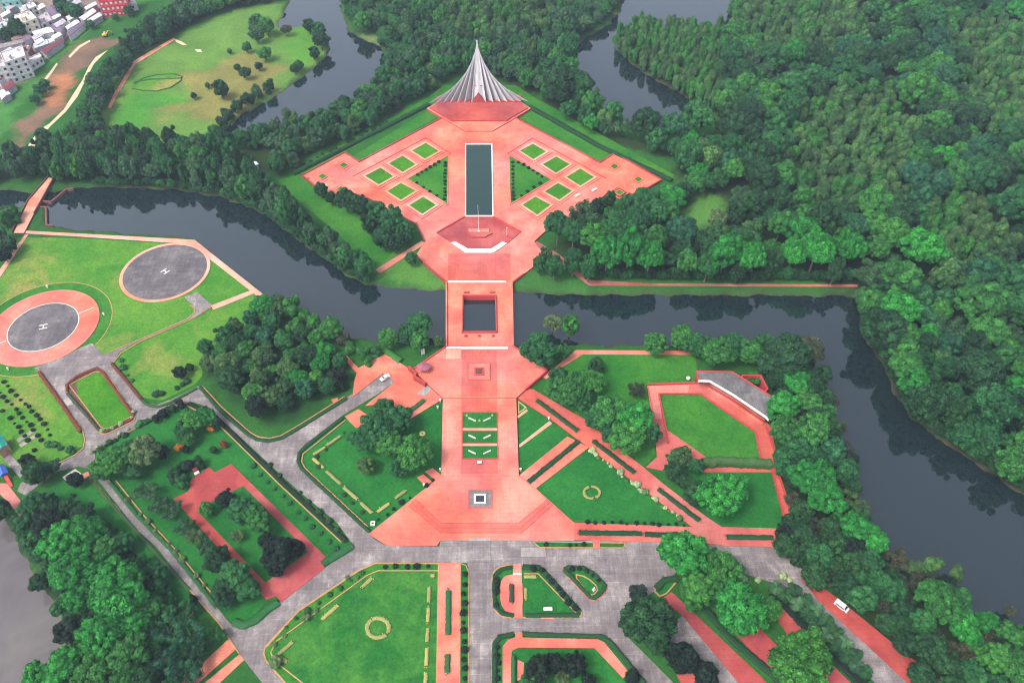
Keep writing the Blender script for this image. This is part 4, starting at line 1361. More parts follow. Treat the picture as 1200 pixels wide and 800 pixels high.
def crown_palm(seed):          # arching fronds from one point, radius 1
    L = Leaves(seed)
    r = L.r
    for k in range(22):
        a = k * 2.39996 + r.normal(0, 0.1)
        el = r.uniform(-0.15, 1.1)
        pts, ln = [], 1.0
        x, z, e = 0.0, 0.0, el
        for s in range(9):
            pts.append((x, z))
            x += math.cos(e) * 0.125
            z += math.sin(e) * 0.125
            e -= 0.20 + 0.04 * s * 0.3
        t = r.uniform(0.5, 1.7)
        ca, sa = math.cos(a), math.sin(a)
        for s in range(8):
            p0, p1 = pts[s], pts[s + 1]
            w = 0.26 * math.sin(math.pi * (s + 1.2) / 10)
            for side in (-1, 1):
                for q in range(2):
                    f = (q + 0.5) / 2
                    bx, bz = p0[0] + (p1[0] - p0[0]) * f, p0[1] + (p1[1] - p0[1]) * f
                    tip = (bx + 0.09, bz - 0.05)
                    hw = 0.036
                    V = [(bx - hw, 0, bz), (bx + hw, 0, bz), (tip[0] + hw, side * w, tip[1]), (tip[0] - hw * 0.3, side * w, tip[1])]
                    V = [(vx * ca - vy * sa, vx * sa + vy * ca, vz) for vx, vy, vz in V]
                    L.raw(V, [(0, 1, 2, 3)], t)
    return L.mesh("palm_fronds")


def trunk_mesh(h, r0, limbs=4, seed=0, reach=0.5):
    rr = random.Random(seed)
    mb = MB()
    mb.tube([(0, 0, -0.08), (0.01, 0.01, h * 0.35), (-0.01, 0.02, h * 0.75), (0.01, 0, h)], [r0 * 1.5, r0, r0 * 0.85, r0 * 0.6], 8)
    for k in range(limbs):
        a = k * 6.283 / max(1, limbs) + rr.uniform(-.4, .4)
        z0 = h * rr.uniform(0.55, 0.8)
        mb.tube([(0, 0, z0), (math.cos(a) * reach * 0.5, math.sin(a) * reach * 0.5, z0 + reach * 0.4), (math.cos(a) * reach, math.sin(a) * reach, z0 + reach * 0.75)],
                [r0 * 0.55, r0 * 0.4, r0 * 0.18], 6)
    return mb.mesh("trunk", True)


PROTO = {}
for kind, fn, nv, th_, r0 in (("broad", crown_broad, 4, 0.72, 0.055), ("round", crown_round, 4, 0.8, 0.06), ("clumpy", crown_clumpy, 4, 1.1, 0.05),
                              ("loose", crown_loose, 3, 0.95, 0.05), ("conifer", crown_conifer, 1, 3.2, 0.12), ("palm", crown_palm, 3, 1.0, 0.05), ("shrub", crown_shrub, 3, 0.4, 0.05)):
    L = []
    for i in range(nv):
        me = fn(100 + 17 * i + len(kind))
        me.materials.append(M['foliage'])
        tk = trunk_mesh(th_, r0, 0 if kind in ("palm", "conifer", "shrub") else 5, i)
        tk.materials.append(M['bark'])
        L.append((me, tk))
    PROTO[kind] = L

TONE = {                       # leaf colours
    'bright': (0.0180, 0.1558, 0.0279), 'green': (0.0276, 0.1286, 0.0276), 'dark': (0.0134, 0.0532, 0.0205), 'deep': (0.0185, 0.0943, 0.0307),
    'olive': (0.0380, 0.0920, 0.0320), 'yellowish': (0.0440, 0.1220, 0.0380), 'bluish': (0.0170, 0.0830, 0.0415), 'pale': (0.0738, 0.1312, 0.0492),
    'lime': (0.0328, 0.1435, 0.0230), 'blackish': (0.008, 0.020, 0.014), 'brownish': (0.04, 0.05, 0.03), 'greyish': (0.0330, 0.0900, 0.0422),
    'orange': (0.42, 0.14, 0.02), 'white': (0.24, 0.33, 0.17), 'reddish': (0.12, 0.035, 0.02), 'tan': (0.27, 0.26, 0.09),
}
FORM = {"broad": "spreading", "round": "round headed", "clumpy": "clumpy", "loose": "feathery", "conifer": "conical", "palm": "palm"}
NAME = {"broad": "spreading_tree", "round": "round_tree", "clumpy": "clumpy_tree", "loose": "feathery_tree", "conifer": "conifer_tree", "palm": "palm_tree"}
LIFT = {"broad": 0.60, "round": 0.35}
CENTRE = {"broad": 1.26, "round": 1.30, "clumpy": 1.15, "loose": 1.0, "conifer": 1.8, "palm": 1.6}
TREES = []                     # every tree placed as a thing: dict for the label pass


def tree(kind, base, r, tone, place, land, hz=1.0, cat="tree"):
    rs = random.Random(int(base[0] * 131 + base[1] * 977))
    me, tk = PROTO[kind][rs.randrange(len(PROTO[kind]))]
    t = bpy.data.objects.new(NAME[kind], None)
    COL.objects.link(t)
    t.location = (base[0], base[1], 0)
    rz = rs.uniform(0, 6.28)
    for nm, m_ in (("crown", me), ("trunk", tk)):
        o = bpy.data.objects.new(nm, m_)
        COL.objects.link(o)
        o.parent = t
        o.rotation_euler = (0, 0, rz)
        k = rs.uniform(0.92, 1.08)
        if nm == "crown":
            o.scale = (r * k, r / k, r * hz * rs.uniform(0.92, 1.08))
            o.color = (*TONE[tone], 1)
            o.location = (0, 0, LIFT.get(kind, 0.0) * r * hz)
            if kind == "palm":
                o.location = (0, 0, r * hz * 1.6)
                o.scale = (r, r, r)
        else:
            o.scale = (r, r, r * hz * {'palm': 1.6, 'broad': 1.83, 'round': 1.44}.get(kind, 1.0))
    TREES.append(dict(o=t, kind=kind, tone=tone, r=r, place=place, land=land, cat=cat))
    return t


def tree_px(kind, x, y, rpx, tone, place, land, hz=1.0):
    """Centre of the crown and its half width as surveyed; the foot follows from the crown's height."""
    z = 6.0
    for _ in range(3):
        r = rpx / ppm((x, y), z)
        z = r * hz * CENTRE[kind]
    q = G((x, y), z)
    return tree(kind, (q.x, q.y), r, tone, place, land, hz)


# --- trees told apart one by one: (kind, x, y, half width, tone)
def plant(lst, place, land, tall=1.0):
    for it in lst:
        tree_px(*it[:5], place, land, *(it[5:6] or (tall,)))


plant([("broad", 72, 632, 25, "bright"), ("broad", 102, 622, 21, "bright"), ("broad", 122, 646, 18, "green"), ("broad", 84, 666, 25, "bright"), ("broad", 140, 690, 33, "bright"),
       ("broad", 92, 700, 17, "bright"), ("round", 80, 738, 17, "blackish"), ("broad", 116, 745, 26, "bright"), ("broad", 155, 728, 20, "bright"), ("broad", 150, 768, 25, "green"),
       ("broad", 176, 712, 17, "green"), ("broad", 74, 782, 23, "bright"), ("broad", 110, 790, 24, "green"), ("broad", 44, 797, 20, "bright"), ("broad", 140, 806, 22, "green"),
       ("loose", 196, 738, 20, "bluish"), ("loose", 222, 742, 20, "bluish"), ("loose", 192, 772, 24, "bluish"), ("loose", 232, 758, 17, "dark"), ("loose", 216, 790, 22, "bluish"), ("round", 172, 800, 18, "dark"),
       ("round", 55, 612, 17, "blackish"), ("round", 40, 592, 17, "deep"), ("round", 98, 660, 12, "green"), ("broad", 120, 672, 20, "bright"), ("round", 60, 585, 8, "dark")],
      "beside the muddy pond", ((40, 600), "the pond path"))
plant([("round", 42, 554, 15, "dark"), ("round", 60, 547, 10, "greyish"), ("round", 88, 562, 10, "blackish"), ("round", 32, 540, 9, "blackish"), ("conifer", 225, 700, 5, "blackish")],
      "near the pale pad", ((85, 560), "the pale pad"))
plant([("broad", 130, 540, 20, "green"), ("broad", 150, 532, 18, "green"), ("round", 120, 550, 13, "deep"), ("broad", 168, 528, 20, "pale"), ("round", 156, 552, 11, "deep"), ("round", 190, 530, 9, "blackish"),
       ("broad", 222, 494, 15, "green"), ("broad", 238, 488, 14, "bright"), ("round", 215, 507, 11, "deep"), ("round", 250, 494, 9, "dark"), ("round", 222, 514, 9, "green"),
       ("clumpy", 182, 489, 6, "blackish"), ("clumpy", 190, 483, 7, "blackish"), ("clumpy", 200, 477, 7, "dark"), ("clumpy", 211, 471, 7, "blackish"),
       ("round", 247, 501, 5, "orange"), ("round", 209, 524, 5, "orange"), ("round", 218, 526, 5, "blackish"), ("round", 250, 527, 5, "dark"), ("round", 262, 520, 4.5, "reddish"),
       ("clumpy", 203, 557, 10, "dark"), ("clumpy", 213, 546, 9, "dark"), ("clumpy", 233, 540, 9, "dark"), ("clumpy", 222, 545, 9, "blackish"), ("clumpy", 213, 562, 9, "deep"),
       ("loose", 170, 574, 15, "greyish"), ("loose", 184, 590, 13, "greyish"), ("loose", 200, 597, 14, "greyish"), ("loose", 215, 616, 13, "greyish"), ("loose", 226, 628, 12, "pale"), ("loose", 238, 640, 11, "greyish"),
       ("round", 255, 655, 17, "dark"), ("round", 276, 674, 19, "deep"), ("round", 264, 692, 16, "dark"), ("round", 290, 690, 14, "deep"), ("loose", 262, 704, 12, "bluish")],
      "beside the red court", ((271, 543), "the court's top corner"))
plant([("round", 242, 596, 9, "green"), ("round", 265, 584, 11, "blackish"), ("broad", 282, 597, 16, "deep"), ("broad", 302, 608, 17, "green"), ("loose", 278, 627, 9, "pale"), ("round", 312, 632, 10, "blackish"),
       ("round", 326, 648, 20, "blackish"), ("round", 345, 642, 12, "blackish"), ("round", 322, 664, 12, "blackish")], "inside the red court", ((233, 600), "the court's west corner"))
plant([("broad", 440, 500, 20.2, "deep"), ("broad", 466, 490, 17.9, "deep"), ("broad", 426, 515, 15.7, "deep"), ("broad", 456, 520, 17.9, "green"), ("broad", 486, 530, 22.4, "green"), ("round", 470, 546, 13.4, "deep"),
       ("round", 429, 545, 11.2, "olive"), ("round", 450, 478, 12.3, "deep")], "west of the walkway", ((517, 510), "the walkway"))
plant([("broad", 665, 455, 23.2, "green"), ("broad", 688, 448, 18.3, "green"), ("round", 654, 443, 13.4, "deep"), ("broad", 680, 468, 15.9, "deep"), ("broad", 715, 482, 22.0, "green"), ("broad", 744, 492, 23.2, "bright"), ("broad", 735, 512, 22.0, "green"),
       ("round", 760, 508, 14.6, "deep"), ("broad", 718, 506, 17.1, "deep"), ("round", 700, 490, 14.6, "deep"), ("round", 699, 427, 9.8, "dark"), ("loose", 746, 457, 12.2, "brownish")],
      "above the diagonal walk", ((641, 434), "the plaza's east corner"))
plant([("round", 455, 396, 12.6, "green"), ("round", 478, 390, 12.6, "deep"), ("round", 492, 378, 13.8, "deep"), ("round", 492, 398, 12.6, "green"), ("round", 514, 400, 6.9, "olive"), ("clumpy", 410, 406, 9.2, "green"), ("clumpy", 424, 412, 9.2, "green"), ("clumpy", 440, 410, 8.0, "deep"),
       ("clumpy", 432, 422, 6.9, "green")],
      "west of the bridge", ((522, 400), "the bridge"))
plant([("round", 632, 400, 12.6, "deep"), ("broad", 636, 414, 18.4, "deep"), ("round", 620, 409, 11.5, "deep"), ("loose", 648, 377, 11.5, "pale", 1.3), ("round", 668, 380, 11.5, "green", 1.3), ("round", 660, 412, 9.2, "green")],
      "east of the bridge", ((602, 400), "the bridge"))
plant([("broad", 797, 536, 14, "olive"), ("round", 815, 546, 10, "deep"), ("round", 790, 553, 12, "dark"), ("broad", 846, 580, 28, "bright"), ("round", 815, 578, 15, "dark"), ("round", 800, 562, 10, "dark")],
      "by the red terrace", ((800, 540), "the terrace"))
plant([("round", 768, 403, 14.1, "green"), ("round", 800, 396, 15.4, "green"), ("round", 818, 405, 14.1, "deep"), ("broad", 842, 412, 19.2, "green"), ("round", 862, 406, 15.4, "deep"), ("round", 880, 413, 15.4, "green"),
       ("round", 897, 404, 14.1, "deep"), ("round", 926, 416, 25.6, "dark"), ("round", 946, 410, 19.2, "brownish"), ("loose", 884, 442, 10.2, "lime"), ("round", 905, 425, 17.9, "dark")],
      "behind the grandstand", ((860, 437), "the roof's middle"))
plant([("broad", 934, 446, 17, "bright"), ("broad", 917, 476, 19, "bright"), ("broad", 948, 470, 16, "green"), ("broad", 922, 502, 19, "green"), ("broad", 952, 504, 22, "green"), ("round", 935, 527, 17, "deep"),
       ("round", 975, 530, 17, "bluish"), ("round", 992, 552, 15, "deep"), ("broad", 952, 558, 26, "bright"), ("broad", 966, 582, 23, "bright"), ("loose", 992, 584, 15, "olive"), ("loose", 1010, 592, 10, "olive"),
       ("broad", 1002, 618, 20, "bright"), ("broad", 1024, 632, 17, "bright"), ("broad", 985, 612, 11, "bright"), ("round", 920, 640, 14, "dark"), ("round", 942, 630, 17, "dark"), ("round", 960, 652, 18, "deep"),
       ("round", 976, 634, 17, "dark"), ("round", 955, 674, 16, "dark"), ("round", 1000, 660, 17, "dark"), ("round", 1020, 660, 15, "deep"), ("loose", 1050, 654, 17, "brownish"), ("clumpy", 1074, 664, 13, "olive"),
       ("clumpy", 1095, 662, 13, "yellowish"), ("clumpy", 1122, 670, 11, "olive"), ("round", 1010, 700, 18, "deep"), ("round", 1030, 682, 15, "deep"), ("round", 990, 684, 15, "dark"), ("round", 1046, 692, 16, "deep"),
       ("broad", 1100, 703, 25, "green"), ("broad", 1130, 735, 18, "bright"), ("broad", 1156, 728, 13, "bright"), ("broad", 1142, 752, 13, "bright"), ("round", 1080, 728, 17, "deep"), ("round", 1060, 716, 15, "dark"),
       ("round", 1090, 760, 19, "dark"), ("round", 1112, 780, 17, "dark"), ("round", 1060, 752, 15, "dark"), ("round", 1040, 730, 14, "dark"), ("broad", 1164, 770, 19, "green"), ("broad", 1186, 745, 17, "green"),
       ("broad", 1192, 780, 19, "green"), ("round", 1140, 792, 18, "deep"), ("loose", 1184, 714, 9, "brownish"), ("round", 1118, 806, 17, "dark"), ("round", 1165, 806, 17, "deep"), ("round", 1080, 790, 16, "dark"),
       ("round", 1206, 808, 17, "green"), ("round", 1126, 700, 14, "deep"), ("round", 1005, 676, 12, "deep"), ("round", 968, 555, 12, "dark"),
       ("loose", 985, 500, 9, "brownish"), ("loose", 978, 470, 9, "brownish"), ("round", 962, 440, 13, "dark"), ("round", 940, 600, 14, "dark"), ("round", 930, 560, 13, "dark"), ("round", 1045, 672, 10, "dark")],
      "beside the van's road", ((984, 711), "the white van"))
plant([("broad", 802, 648, 28, "bright"), ("broad", 846, 668, 23, "green"), ("broad", 818, 690, 22, "green"), ("broad", 868, 714, 31, "bright"), ("broad", 898, 712, 17, "green"), ("broad", 940, 776, 37, "lime"),
       ("broad", 760, 728, 31, "dark"), ("round", 800, 770, 20, "blackish"), ("round", 772, 752, 14, "dark"), ("round", 828, 790, 15, "blackish"), ("conifer", 742, 789, 9, "blackish")],
      "by the red strips", ((770, 690), "the forecourt"))
plant([("round", 630, 785, 17, "blackish"), ("round", 650, 776, 12, "blackish"), ("round", 674, 778, 14, "blackish"), ("broad", 622, 800, 13, "deep"), ("loose", 660, 790, 11, "pale"), ("round", 690, 800, 10, "blackish")],
      "in the lower garden", ((608, 760), "its path's bend"))
plant([("broad", 405, 234, 13, "dark"), ("round", 420, 240, 12, "dark"), ("round", 442, 250, 13, "deep"), ("round", 460, 258, 15, "deep"), ("round", 474, 270, 12, "deep"), ("round", 450, 278, 13, "dark"), ("round", 482, 302, 8, "deep"),
       ("round", 432, 262, 10, "dark"), ("round", 376, 222, 8, "dark"), ("round", 388, 232, 7, "dark"), ("round", 464, 284, 10, "dark")],
      "west of the diamond plaza", ((488, 262), "the stepped ramp"), 1.15)
plant([("round", 640, 300, 9, "olive"), ("round", 632, 310, 8, "deep"), ("round", 650, 312, 11, "deep"), ("round", 672, 306, 12, "deep"), ("round", 690, 314, 11, "deep"), ("broad", 654, 262, 16, "deep"), ("broad", 672, 272, 15, "deep"),
       ("broad", 694, 276, 16, "green"), ("broad", 722, 272, 16, "deep"), ("broad", 712, 296, 19, "bright"), ("broad", 738, 292, 20, "bright"), ("broad", 762, 300, 17, "bright"), ("broad", 768, 280, 15, "green"), ("broad", 742, 262, 16, "deep"),
       ("broad", 806, 306, 14, "green"), ("broad", 830, 310, 14, "deep"), ("broad", 850, 296, 20, "bright"), ("broad", 842, 256, 12, "pale"), ("broad", 880, 300, 18, "bright"), ("broad", 940, 272, 18, "bright"), ("broad", 958, 292, 20, "bright"),
       ("broad", 996, 290, 18, "bright"), ("broad", 930, 296, 16, "bright"), ("round", 884, 240, 15, "dark"), ("round", 862, 250, 12, "dark"), ("round", 700, 244, 9, "dark"), ("round", 714, 234, 8, "dark"), ("round", 734, 240, 9, "deep"),
       ("broad", 768, 250, 15, "deep"), ("broad", 756, 232, 14, "deep"), ("round", 905, 306, 12, "dark"), ("round", 980, 316, 12, "dark"), ("round", 865, 318, 10, "dark"), ("broad", 916, 262, 15, "green"), ("broad", 1000, 262, 15, "bluish")],
      "by the far path", ((626, 283), "the plaza's east corner"), 1.55)
plant([("round", 289, 55, 6, "deep"), ("round", 278, 79, 4.5, "dark"), ("round", 287, 85, 7, "dark"), ("round", 303, 77, 5, "dark"), ("round", 258, 104, 10, "dark"), ("round", 243, 100, 3.5, "deep"), ("round", 227, 112, 4, "dark"),
       ("loose", 335, 34, 7, "brownish", 1.3), ("round", 300, 40, 9, "greyish"), ("round", 312, 30, 10, "green"), ("round", 300, 26, 9, "deep"), ("round", 350, 76, 6, "deep"), ("round", 345, 81, 5.5, "dark"), ("round", 368, 62, 7, "dark"), ("round", 376, 46, 10, "dark"),
       ("round", 372, 34, 9, "deep"), ("round", 362, 30, 8, "dark"), ("clumpy", 315, 99, 9, "dark"), ("clumpy", 300, 106, 9, "greyish"), ("clumpy", 288, 114, 9, "dark"), ("clumpy", 276, 122, 9, "dark"), ("clumpy", 266, 132, 9, "dark"),
       ("clumpy", 258, 142, 9, "dark"), ("clumpy", 250, 152, 9, "deep"), ("round", 310, 62, 8, "green"), ("round", 269, 60, 3, "greyish")],
      "on the far meadow peninsula", ((184, 93), "the oval bed"))
plant([("round", 20, 32, 9, "dark", 1.3), ("round", 8, 40, 8, "dark"), ("round", 75, 10, 9, "deep"), ("round", 88, 13, 9, "deep"), ("round", 70, 4, 8, "dark"), ("round", 106, 28, 5, "deep"), ("round", 46, 105, 7, "deep"), ("round", 52, 98, 6, "deep"), ("round", 40, 116, 6, "deep"),
       ("round", 150, 12, 6, "deep"), ("round", 135, 20, 4, "deep")], "among the town houses", ((72, 52), "the maroon shed"))
plant([("round", 8, 285, 11, "dark"), ("round", 4, 298, 9, "blackish"), ("round", 2, 255, 10, "green"), ("round", 12, 248, 9, "green"), ("clumpy", 18, 256, 7, "green"), ("round", -4, 275, 12, "deep")],
      "by the footbridge path", ((20, 272), "the footbridge"))
plant([("round", 210, 436, 8, "blackish"), ("round", 222, 430, 5, "dark")], "on the helipad lawn", ((190, 320), "the grey helipad"))

# --- palms
plant([("palm", x, y, 6.5, "dark") for x, y in ((12, 606), (18, 618), (24, 630), (30, 636), (36, 646), (42, 654), (50, 662), (55, 672), (62, 682), (68, 690), (72, 700))],
      "on the pond's edge", ((6, 600), "the pond path"))
plant([("palm", x, y, 10.0, "dark" if i % 3 else "greyish") for i, (x, y) in enumerate(((910, 688), (921, 697), (931, 690), (934, 707), (945, 702), (946, 719), (957, 714), (957, 731), (969, 727), (968, 743), (980, 740), (979, 755), (991, 753), (991, 767), (1003, 766), (1004, 779), (1014, 786)))],
      "in the dense row", ((905, 682), "the forecourt"))
plant([("palm", 748, 694, 13, "blackish")], "at the edge of the forecourt", ((770, 690), "the forecourt"))

# --- woods: points thrown into each wood, nearest ones become things, the rest one mass per wood
KEEP = [(PX(t['o'].location), t['r']) for t in TREES]
KEEPW = [(t['o'].location.x, t['o'].location.y, t['r']) for t in TREES]
PLANT_A = [GS(p, 0) for p in ([(925, 130), (1040, 105), (1065, 180), (1050, 265), (960, 260), (910, 205)], [(1075, 260), (1150, 232), (1185, 300), (1120, 335), (1075, 300)],
                              [(850, -40), (1010, -40), (1020, 60), (900, 85), (850, 50)], [(1110, 30), (1260, 30), (1260, 200), (1130, 150)], [(480, -40), (690, -40), (640, 40), (540, 60)])]
OPEN_ = [GS(p, 0) for p in ([(782, 286), (790, 250), (828, 222), (856, 232), (848, 268), (826, 296)], [(684, 250), (712, 240), (722, 246), (700, 262)], [(487, 97), (498, 74), (512, 76), (504, 97)],
                            [(620, 88), (628, 72), (642, 76), (638, 90)], [(418, 50), (432, 36), (458, 42), (450, 52)], [(272, 190), (300, 176), (330, 180), (316, 214), (284, 216)],
                            [(690, 327), (1005, 330), (1005, 340), (690, 339)], [(52, 206), (66, 204), (50, 240)])]


def throw(poly_px, kinds, rmin, rmax, seed, gap=0.68, margin=1.5):
    rs = random.Random(seed)
    P = GS(poly_px, 0)
    x0, x1 = min(p.x for p in P), max(p.x for p in P)
    y0, y1 = min(p.y for p in P), max(p.y for p in P)
    x0, x1, y1 = max(x0, -420), min(x1, 440), min(y1, 640)
    cell = rmax * 2
    grid = {}
    for x, y, r in KEEPW:
        grid.setdefault((int(x // cell), int(y // cell)), []).append((x, y, r))
    out, miss = [], 0
    while miss < 1500 and len(out) < 2500:
        x, y = rs.uniform(x0, x1), rs.uniform(y0, y1)
        if not inside((x, y), P) or any(inside((x, y), o) for o in OPEN_) or any(inside((x, y), w) for w in WATERS):
            continue
        r = rs.uniform(rmin, rmax)
        pl = any(inside((x, y), a) for a in PLANT_A)
        if pl:
            r = rs.uniform(4.4, 6.2)
        gx, gy = int(x // cell), int(y // cell)
        bad = False
        for i in (-1, 0, 1):
            for j in (-1, 0, 1):
                for (a, b, q) in grid.get((gx + i, gy + j), ()):
                    if (a - x) ** 2 + (b - y) ** 2 < ((q + r) * gap) ** 2:
                        bad = True
        if bad:
            miss += 1
            continue
        miss = 0
        grid.setdefault((gx, gy), []).append((x, y, r))
        u, v = PX((x, y, r))
        if not (-60 < u < 1260 and -45 < v < 870):
            continue
        k, tone = ("clumpy", rs.choice(("yellowish", "olive", "yellowish", "green"))) if pl else rs.choice(kinds)
        out.append((x, y, r, k, tone))
    return out


MIXD = [("broad", "bright"), ("clumpy", "yellowish"), ("broad", "green"), ("round", "deep"), ("round", "dark"), ("round", "deep"), ("broad", "deep"), ("broad", "green"), ("round", "bluish"), ("loose", "greyish"), ("round", "green"), ("clumpy", "dark"), ("broad", "bluish"), ("round", "dark"), ("loose", "deep")]
MIXG = [("round", "greyish"), ("round", "deep"), ("round", "dark"), ("clumpy", "greyish"), ("round", "deep"), ("broad", "greyish"), ("clumpy", "deep"), ("round", "green")]
MIXV = [("round", "green"), ("round", "deep"), ("round", "deep"), ("round", "bluish"), ("clumpy", "green"), ("round", "olive"), ("broad", "green"), ("round", "dark"), ("broad", "bright")]
woods = []
plant([("round", 370, 443, 10, "lime"), ("round", 358, 456, 12, "bluish"), ("clumpy", 395, 440, 14, "blackish"), ("round", 326, 352, 8, "olive"), ("clumpy", 402, 398, 10, "brownish"), ("round", 300, 476, 14, "blackish"),
       ("round", 244, 424, 11, "olive"), ("round", 310, 394, 12, "bluish")], "in the helipad grove", ((405, 428), "the forecourt"))
KEEPW = [(t['o'].location.x, t['o'].location.y, t['r']) for t in TREES]
for x, y, r, k, tone in throw(GROVE, MIXV, 3.6, 5.6, 3, 0.72):
    tree(k, (x, y), r, tone, "in the helipad grove", ((405, 428), "the forecourt"))
for x, y, r, k, tone in throw(BANK_E, [("round", "dark"), ("round", "deep"), ("round", "blackish"), ("loose", "brownish")], 3.5, 5.0, 5, 0.62):
    tree(k, (x, y), r, tone, "beside the van's road", ((984, 711), "the white van"))
for x, y, r, k, tone in throw(POND_GROVE, [("round", "dark"), ("round", "deep"), ("loose", "deep")], 3.0, 4.5, 6, 0.6):
    tree(k, (x, y), r, tone, "beside the muddy pond", ((40, 600), "the pond path"))
KEEPW = [(t['o'].location.x, t['o'].location.y, t['r']) for t in TREES]
woods.append(("east", throw(FOREST_E, MIXD, 4.6, 9.6, 11), "dense mixed wood covering the east side of the grounds", "in the east wood", ((1040, 447), "the river bend")))
woods.append(("west", throw(FOREST_W, MIXG, 3.8, 5.6, 12), "belt of trees along the north bank of the river", "on the north bank", ((350, 290), "the river's bend")))
woods.append(("north", throw(FOREST_N, MIXG + [("clumpy", "olive")], 3.8, 5.6, 13), "wood behind the monument between the two lakes", "behind the monument", ((561, 100), "the monument")))
woods.append(("point", throw(FOREST_P, [("clumpy", "yellowish"), ("clumpy", "olive"), ("clumpy", "green"), ("clumpy", "green")], 3.6, 5.0, 14), "light green plantation on the lake peninsula", "on the lake peninsula", ((820, 130), "the lake's end")))
woods.append(("field", throw(FOREST_L, MIXG, 3.8, 5.8, 15), "tree belt between the bare earth and the meadow", "beside the bare earth", ((60, 150), "the sandy track")))

BRUSH = [(1002, 345), (1010, 398), (1036, 446), (1063, 493), (1105, 528), (1205, 592), (1300, 655), (1312, 636), (1212, 574), (1114, 512), (1074, 478), (1050, 440), (1024, 392), (1016, 345)]
KEEPW = []
brush = throw(BRUSH, [("loose", "brownish"), ("round", "dark"), ("loose", "dark"), ("round", "deep")], 1.6, 2.9, 21, 0.5)
# the trees of the woods that show largest become things of their own
LIMIT = 318
cand = []
for wi, (nm, pts, lab, place, land) in enumerate(woods):
    for p in pts:
        s = ppm(PX((p[0], p[1], 0)), 0)
        cand.append((-(s * p[2]), wi, p))
cand.sort(key=lambda q: q[0])
n_single = max(0, LIMIT - sum(1 for t in TREES if t['kind'] != 'palm'))
single = set((c[1], c[2]) for c in cand[:n_single])
src, leafm = {}, {}


def wood_mass(name, pts, label, tall=1.0):
    """one object for the part of a wood that nobody could count"""
    combos = sorted(set((p[3], p[4]) for p in pts))
    col = bpy.data.collections.new("wood_" + name)
    items = []
    for kind, tone in combos:
        for vi in range(min(2, len(PROTO[kind]))):
            if (kind, tone, vi) not in src:
                m2 = PROTO[kind][vi][0].copy()
                if tone not in leafm:
                    leafm[tone] = m_foliage(TONE[tone])
                m2.materials[0] = leafm[tone]
                src[(kind, tone, vi)] = m2
            o = bpy.data.objects.new("a%02d_source" % len(items), src[(kind, tone, vi)])
            col.objects.link(o)
            items.append((kind, tone))
    me = bpy.data.meshes.new(name + "_wood")
    me.vertices.add(len(pts))
    me.vertices.foreach_set("co", np.array([(p[0], p[1], LIFT.get(p[3], 0.0) * p[2] * 1.1 * tall) for p in pts], np.float32).ravel())
    rs = random.Random(len(pts))
    idx, rot, sc = [], [], []
    for p in pts:
        opts = [i for i, it in enumerate(items) if it == (p[3], p[4])]
        idx.append(rs.choice(opts))
        rot.append(rs.uniform(0, 6.28))
        sc += [p[2] * rs.uniform(.92, 1.1), p[2] * rs.uniform(.92, 1.1), p[2] * rs.uniform(1.0, 1.4) * tall]
    a = me.attributes.new("pick", 'INT', 'POINT')
    a.data.foreach_set("value", idx)
    a = me.attributes.new("turn", 'FLOAT', 'POINT')
    a.data.foreach_set("value", rot)
    a = me.attributes.new("size", 'FLOAT_VECTOR', 'POINT')
    a.data.foreach_set("vector", np.array(sc, np.float32))
    o = put("forest", me)
    ng = bpy.data.node_groups.new("wood_" + name, 'GeometryNodeTree')
    ng.interface.new_socket("Geometry", in_out='INPUT', socket_type='NodeSocketGeometry')
    ng.interface.new_socket("Geometry", in_out='OUTPUT', socket_type='NodeSocketGeometry')
    gi, go = ng.nodes.new("NodeGroupInput"), ng.nodes.new("NodeGroupOutput")
    ci = ng.nodes.new("GeometryNodeCollectionInfo")
    ci.inputs['Collection'].default_value = col
    ci.inputs['Separate Children'].default_value = True
    ci.inputs['Reset Children'].default_value = True
    ip = ng.nodes.new("GeometryNodeInstanceOnPoints")
    ip.inputs['Pick Instance'].default_value = True

    def attr(nm, dt):
        n = ng.nodes.new("GeometryNodeInputNamedAttribute")
        n.data_type = dt
        n.inputs['Name'].default_value = nm
        return next(s for s in n.outputs if s.name == 'Attribute' and s.enabled)
    cx = ng.nodes.new("ShaderNodeCombineXYZ")
    ng.links.new(attr("turn", 'FLOAT'), cx.inputs['Z'])
    ng.links.new(gi.outputs[0], ip.inputs['Points'])
    ng.links.new(ci.outputs[0], ip.inputs['Instance'])
    ng.links.new(attr("pick", 'INT'), ip.inputs['Instance Index'])
    ng.links.new(cx.outputs[0], ip.inputs['Rotation'])
    ng.links.new(attr("size", 'FLOAT_VECTOR'), ip.inputs['Scale'])
    ng.links.new(ip.outputs[0], go.inputs[0])
    md = o.modifiers.new("trees", 'NODES')
    md.node_group = ng
    tag(o, label, "forest", kind='stuff')


for wi, (nm, pts, lab, place, land) in enumerate(woods):
    rest = []
    for p in pts:
        if (wi, p) in single:
            tree(p[3], (p[0], p[1]), p[2], p[4], place, land, 1.5 if nm == 'west' else 1.15)
        else:
            rest.append(p)
    if rest:
        wood_mass(nm, rest, lab, 1.35 if nm in ('west', 'point') else 1.0)
wood_mass("bank", throw([(112, 215), (200, 218), (250, 225), (285, 236), (312, 248), (345, 273), (378, 299), (404, 318), (432, 329), (430, 336), (405, 324), (380, 305), (345, 280), (310, 254), (285, 242), (250, 230), (200, 223), (112, 220)],
                        [("round", "dark"), ("loose", "greyish"), ("round", "deep")], 1.3, 2.4, 23, 0.55), "low dark brush at the water's edge below the north bank trees")
wood_mass("thicket", throw([(692, 322), (1000, 325), (1000, 331.5), (760, 330.5), (692, 329)], [("round", "dark"), ("loose", "dark"), ("round", "deep")], 1.6, 2.8, 22, 0.5), "dark thicket behind the far river path")
